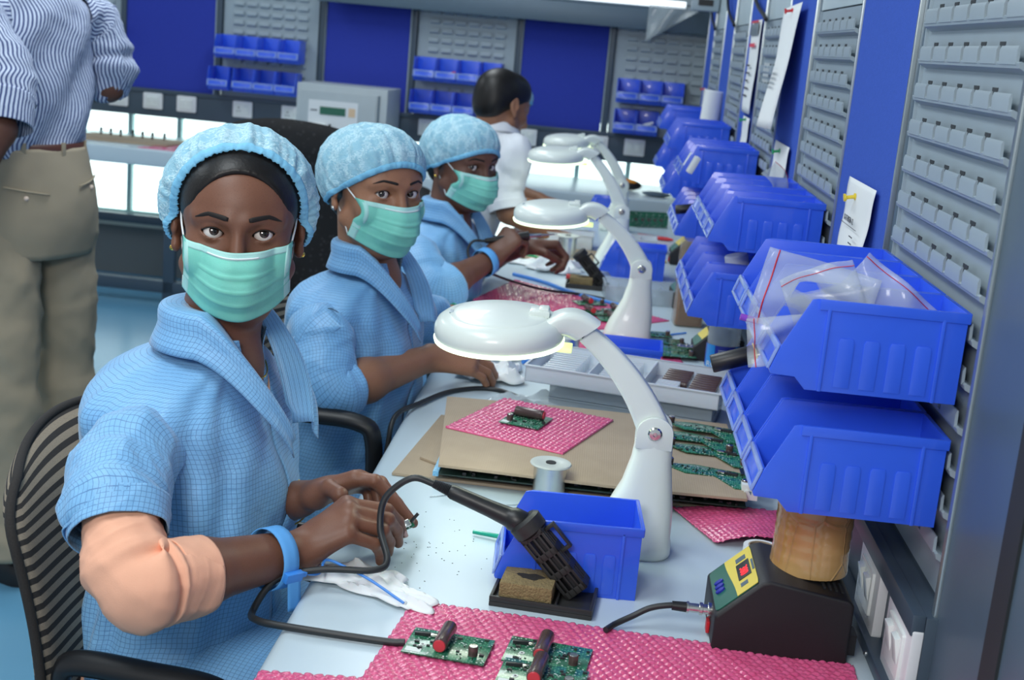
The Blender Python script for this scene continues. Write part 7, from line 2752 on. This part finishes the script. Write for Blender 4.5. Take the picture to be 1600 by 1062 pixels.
# worker almost hidden behind him
Hd5 = frame((-0.408, 5.095, 1.145), (0.95, -0.30, 0), pitch=radians(15))
P5 = figure('person', 'worker in pale clothes and blue hair cap, almost hidden behind the dark haired worker', V3(-0.56, 5.090, 0), 'skin_mid', Hd5, (1.0, 0.05), V3(-0.47, 5.105, 1.02), V3(-0.505, 5.100, 0.98), .16,
            [((-0.44, 4.860, 0.82), (-0.25, 4.980, 0.795), (0.9, 0.2, -0.1), (0, 0, 1), (30, 35, 25)), ((-0.44, 5.340, 0.82), (-0.25, 5.240, 0.795), (0.9, -0.2, -0.1), (0, 0, 1), (30, 35, 25))],
            V3(-0.57, 5.100, 0.56), 0.0045, [((-0.20, 5.000, 0.51), (-0.24, 5.000, .09)), ((-0.20, 5.200, 0.51), (-0.24, 5.200, .09))])
bouffant(P5['root'], Hd5, rim2, (0, 0.09, 0.085), lambda t_, s_: .006 + .02 * min(1, s_ * 3), seed=19, pleats=40, amp=0.0022, sdfs=(P5['S'],))
Ts, _ = torso_cloth('coat', ring_list(P5['neck'], P5['shc'], P5['hip'], P5['fwd'], sp), P5['left'], P5['fwd'], 'white_cotton', P5['root'], n=80, seed=81, amp=.005, sub=4)
shirt_collar(P5, 'white_cotton', Ts)
tube_cloth('sleeve', [P5['shR'] + P5['left'] * .07 + V3(0, 0, -.015), P5['shR'] + V3(0, 0, -.025), V3(-.46, 4.890, .87), V3(-.43, 4.870, .825)], [.052, .060, .060, .056], 'white_cotton', Ts, n=40, m=36, amp=.005)
tube_cloth('sleeve', [P5['shL'] - P5['left'] * .07 + V3(0, 0, -.015), P5['shL'] + V3(0, 0, -.025), V3(-.46, 5.310, .87), V3(-.43, 5.330, .825)], [.052, .060, .060, .056], 'white_cotton', Ts, n=40, m=36, amp=.005)
trousers(P5, 'steel_dark')
settle(P5)
chair('dark office chair of the hidden worker at the far end', (-0.48, 5.100, 0), radians(88), False, False, high=.30, back_w=.40)

# standing man in the striped shirt, seen from behind at the left edge
HdM = frame((-1.460, 3.130, 1.585), (-0.92, 0.38, 0), pitch=radians(8))
PM = figure('person', 'standing man in a navy striped shirt and khaki trousers, seen from behind', V3(-1.33, 3.06, 0), 'skin_deep', HdM, (-0.91, 0.41), V3(-1.395, 3.095, 1.435), V3(-1.368, 3.075, 1.375), .185,
            [((-1.262, 3.262, 1.205), (-1.410, 3.400, 1.160), (-0.9, -0.1, 0.1), (0.2, 0.6, 0.7), (50, 55, 30)), ((-1.325, 2.795, 1.120), (-1.362, 2.700, 0.955), (-0.3, 0.1, -0.9), (0.2, -0.9, 0.1), (25, 30, 20))],
            V3(-1.370, 3.055, 0.965), 0.005, [((-1.325, 3.160, 0.500), (-1.285, 3.170, 0.100)), ((-1.380, 2.955, 0.500), (-1.350, 2.950, 0.100))])
G = SDF()
G.ell((0, 0.020, 0.040), (0.0800, 0.0975, 0.0905), HdM, 0)
G.ell((0, -0.10, -0.035), (0.066, 0.07, 0.095), HdM, .006, 's')
V, F_ = G.mesh(.005)
mesh_obj('hair', V, F_, 'hair', PM['root'], 1)
spm = [(0.00, -.002, .064, .060, .062), (0.04, -.004, .115, .066, .082), (0.10, -.006, .162, .080, .092), (0.20, -.004, .180, .104, .102), (0.36, 0, .174, .116, .104), (0.56, .004, .165, .120, .102), (0.74, .006, .160, .120, .100), (0.84, .006, .158, .116, .098), (0.885, .006, .152, .110, .094)]
Ts, _ = torso_cloth('shirt', ring_list(PM['neck'], PM['shc'], PM['hip'], PM['fwd'], spm), PM['left'], PM['fwd'], 'stripe_shirt', PM['root'], n=120, seed=91, amp=.006, sub=5,
                    folds=lambda a, t, p: .006 * sin(20 * t + 3 * sin(2 * a) + 3 * a) * min(1, t * 2) + .009 * math.exp(-((t - .95) / .06) ** 2) * sin(11 * a))
shirt_collar(PM, 'stripe_shirt', Ts)
tube_cloth('sleeve', [PM['shL'] - PM['left'] * .07 + V3(0, 0, -.015), PM['shL'] + V3(0, 0, -.022), V3(-1.365, 2.866, 1.260), V3(-1.330, 2.818, 1.165)], [.058, .074, .078, .074], 'stripe_shirt', Ts, n=56, m=60, amp=.006, seed=3, folds=[(.8, .1, .007, 3, 0)])
tube_cloth('rolled_cuff', [V3(-1.335, 2.828, 1.185), V3(-1.325, 2.800, 1.122)], [.076, .071], 'stripe_shirt', Ts, n=56, m=22, amp=.003)
tube_cloth('sleeve', [PM['shR'] + PM['left'] * .07 + V3(0, 0, -.015), PM['shR'] + V3(0, 0, -.022), V3(-1.272, 3.262, 1.290), V3(-1.264, 3.264, 1.235), V3(-1.278, 3.285, 1.200)], [.058, .070, .070, .066, .060], 'stripe_shirt', Ts, n=50, m=54, amp=.007, seed=6, folds=[(.7, .15, .008, 4, 0)])
fwM, lfM, hpM = PM['fwd'], PM['left'], PM['hip']
sph = [(hpM + V3(0, 0, .098) + fwM * .004, .150, .108, .096), (hpM + V3(0, 0, .05) + fwM * .002, .158, .110, .108), (hpM + V3(0, 0, -.02), .166, .108, .122), (hpM + V3(0, 0, -.09), .166, .106, .124), (hpM + V3(0, 0, -.16), .158, .100, .112)]
TR, PT = torso_cloth('trouser_seat', sph, lfM, fwM, 'khaki', PM['root'], n=96, seed=33, amp=.003, sub=5, power=.9)
BP = np.array([[hpM + fwM * ((.114 if cos(a) > 0 else .099) * cos(a) + .004) + lfM * .154 * sin(a) + V3(0, 0, .075 + .034 * j) for a in [2 * pi * i / 64 for i in range(64)]] for j in range(2)])
uv_grid_obj('belt', BP, 'belt', PM['root'], wrap=True, thick=.003)
for a in (2.55, 3.25, 3.95):
    lp = MB()
    c = hpM + fwM * (.100 * cos(a) + .004) + lfM * .157 * sin(a)
    mt = Matrix.Translation(Vector(c)) @ Matrix.Rotation(atan2(fwM[1], fwM[0]) + a, 4, 'Z')
    lp.box((-.003, -.006, .070), (.0025, .006, .1125), mt)
    obj('belt_loop', lp, 'khaki', TR, bevel=.001)
for s, a in ((1, 2.52), (-1, 3.76)):
    pts = []
    for k in range(9):
        aa = a + (k - 4) * .085
        pts.append(hpM + fwM * (.1255 * cos(aa) + .0) + lfM * .169 * sin(aa) + V3(0, 0, .012 - .002 * k * s))
    obj('pocket_welt', MB().tube(pts, .0022, 6), 'khaki', TR, smooth=180)
    obj('pocket_button', MB().ball(pts[4] + V3(0, 0, -.016), .006, 12, 8), 'cream_cotton', TR, smooth=180)
for (k0, kn, an) in PM['knees']:
    tube_cloth('trouser_leg', [k0 + V3(0, 0, -.02), (k0 + kn) / 2 + V3(0, 0, -.02), kn, (kn + an) / 2, an + V3(0, 0, -.03)], [.092, .088, .080, .078, .080], 'khaki', TR, n=48, m=70, amp=.006, seed=int(kn[1] * 100), folds=[(.5, .1, .006, 3, 0), (.93, .06, .006, 3, 1)])
    s = MB()
    mt = Matrix.Translation(Vector(an + V3(0, 0, -an[2]))) @ Matrix.Rotation(atan2(fwM[1], fwM[0]), 4, 'Z')
    rr = [[mt @ Vector((.05 + x * g, y * g, z)) for x, y in rounded(-.115, -.046, .145, .046, .042, 5)] for (z, g) in ((0, 1), (.03, 1.02), (.055, .92), (.075, .62))]
    obj('shoe', MB().rings(rr), 'black_plastic', PM['root'], smooth=60)
settle(PM)
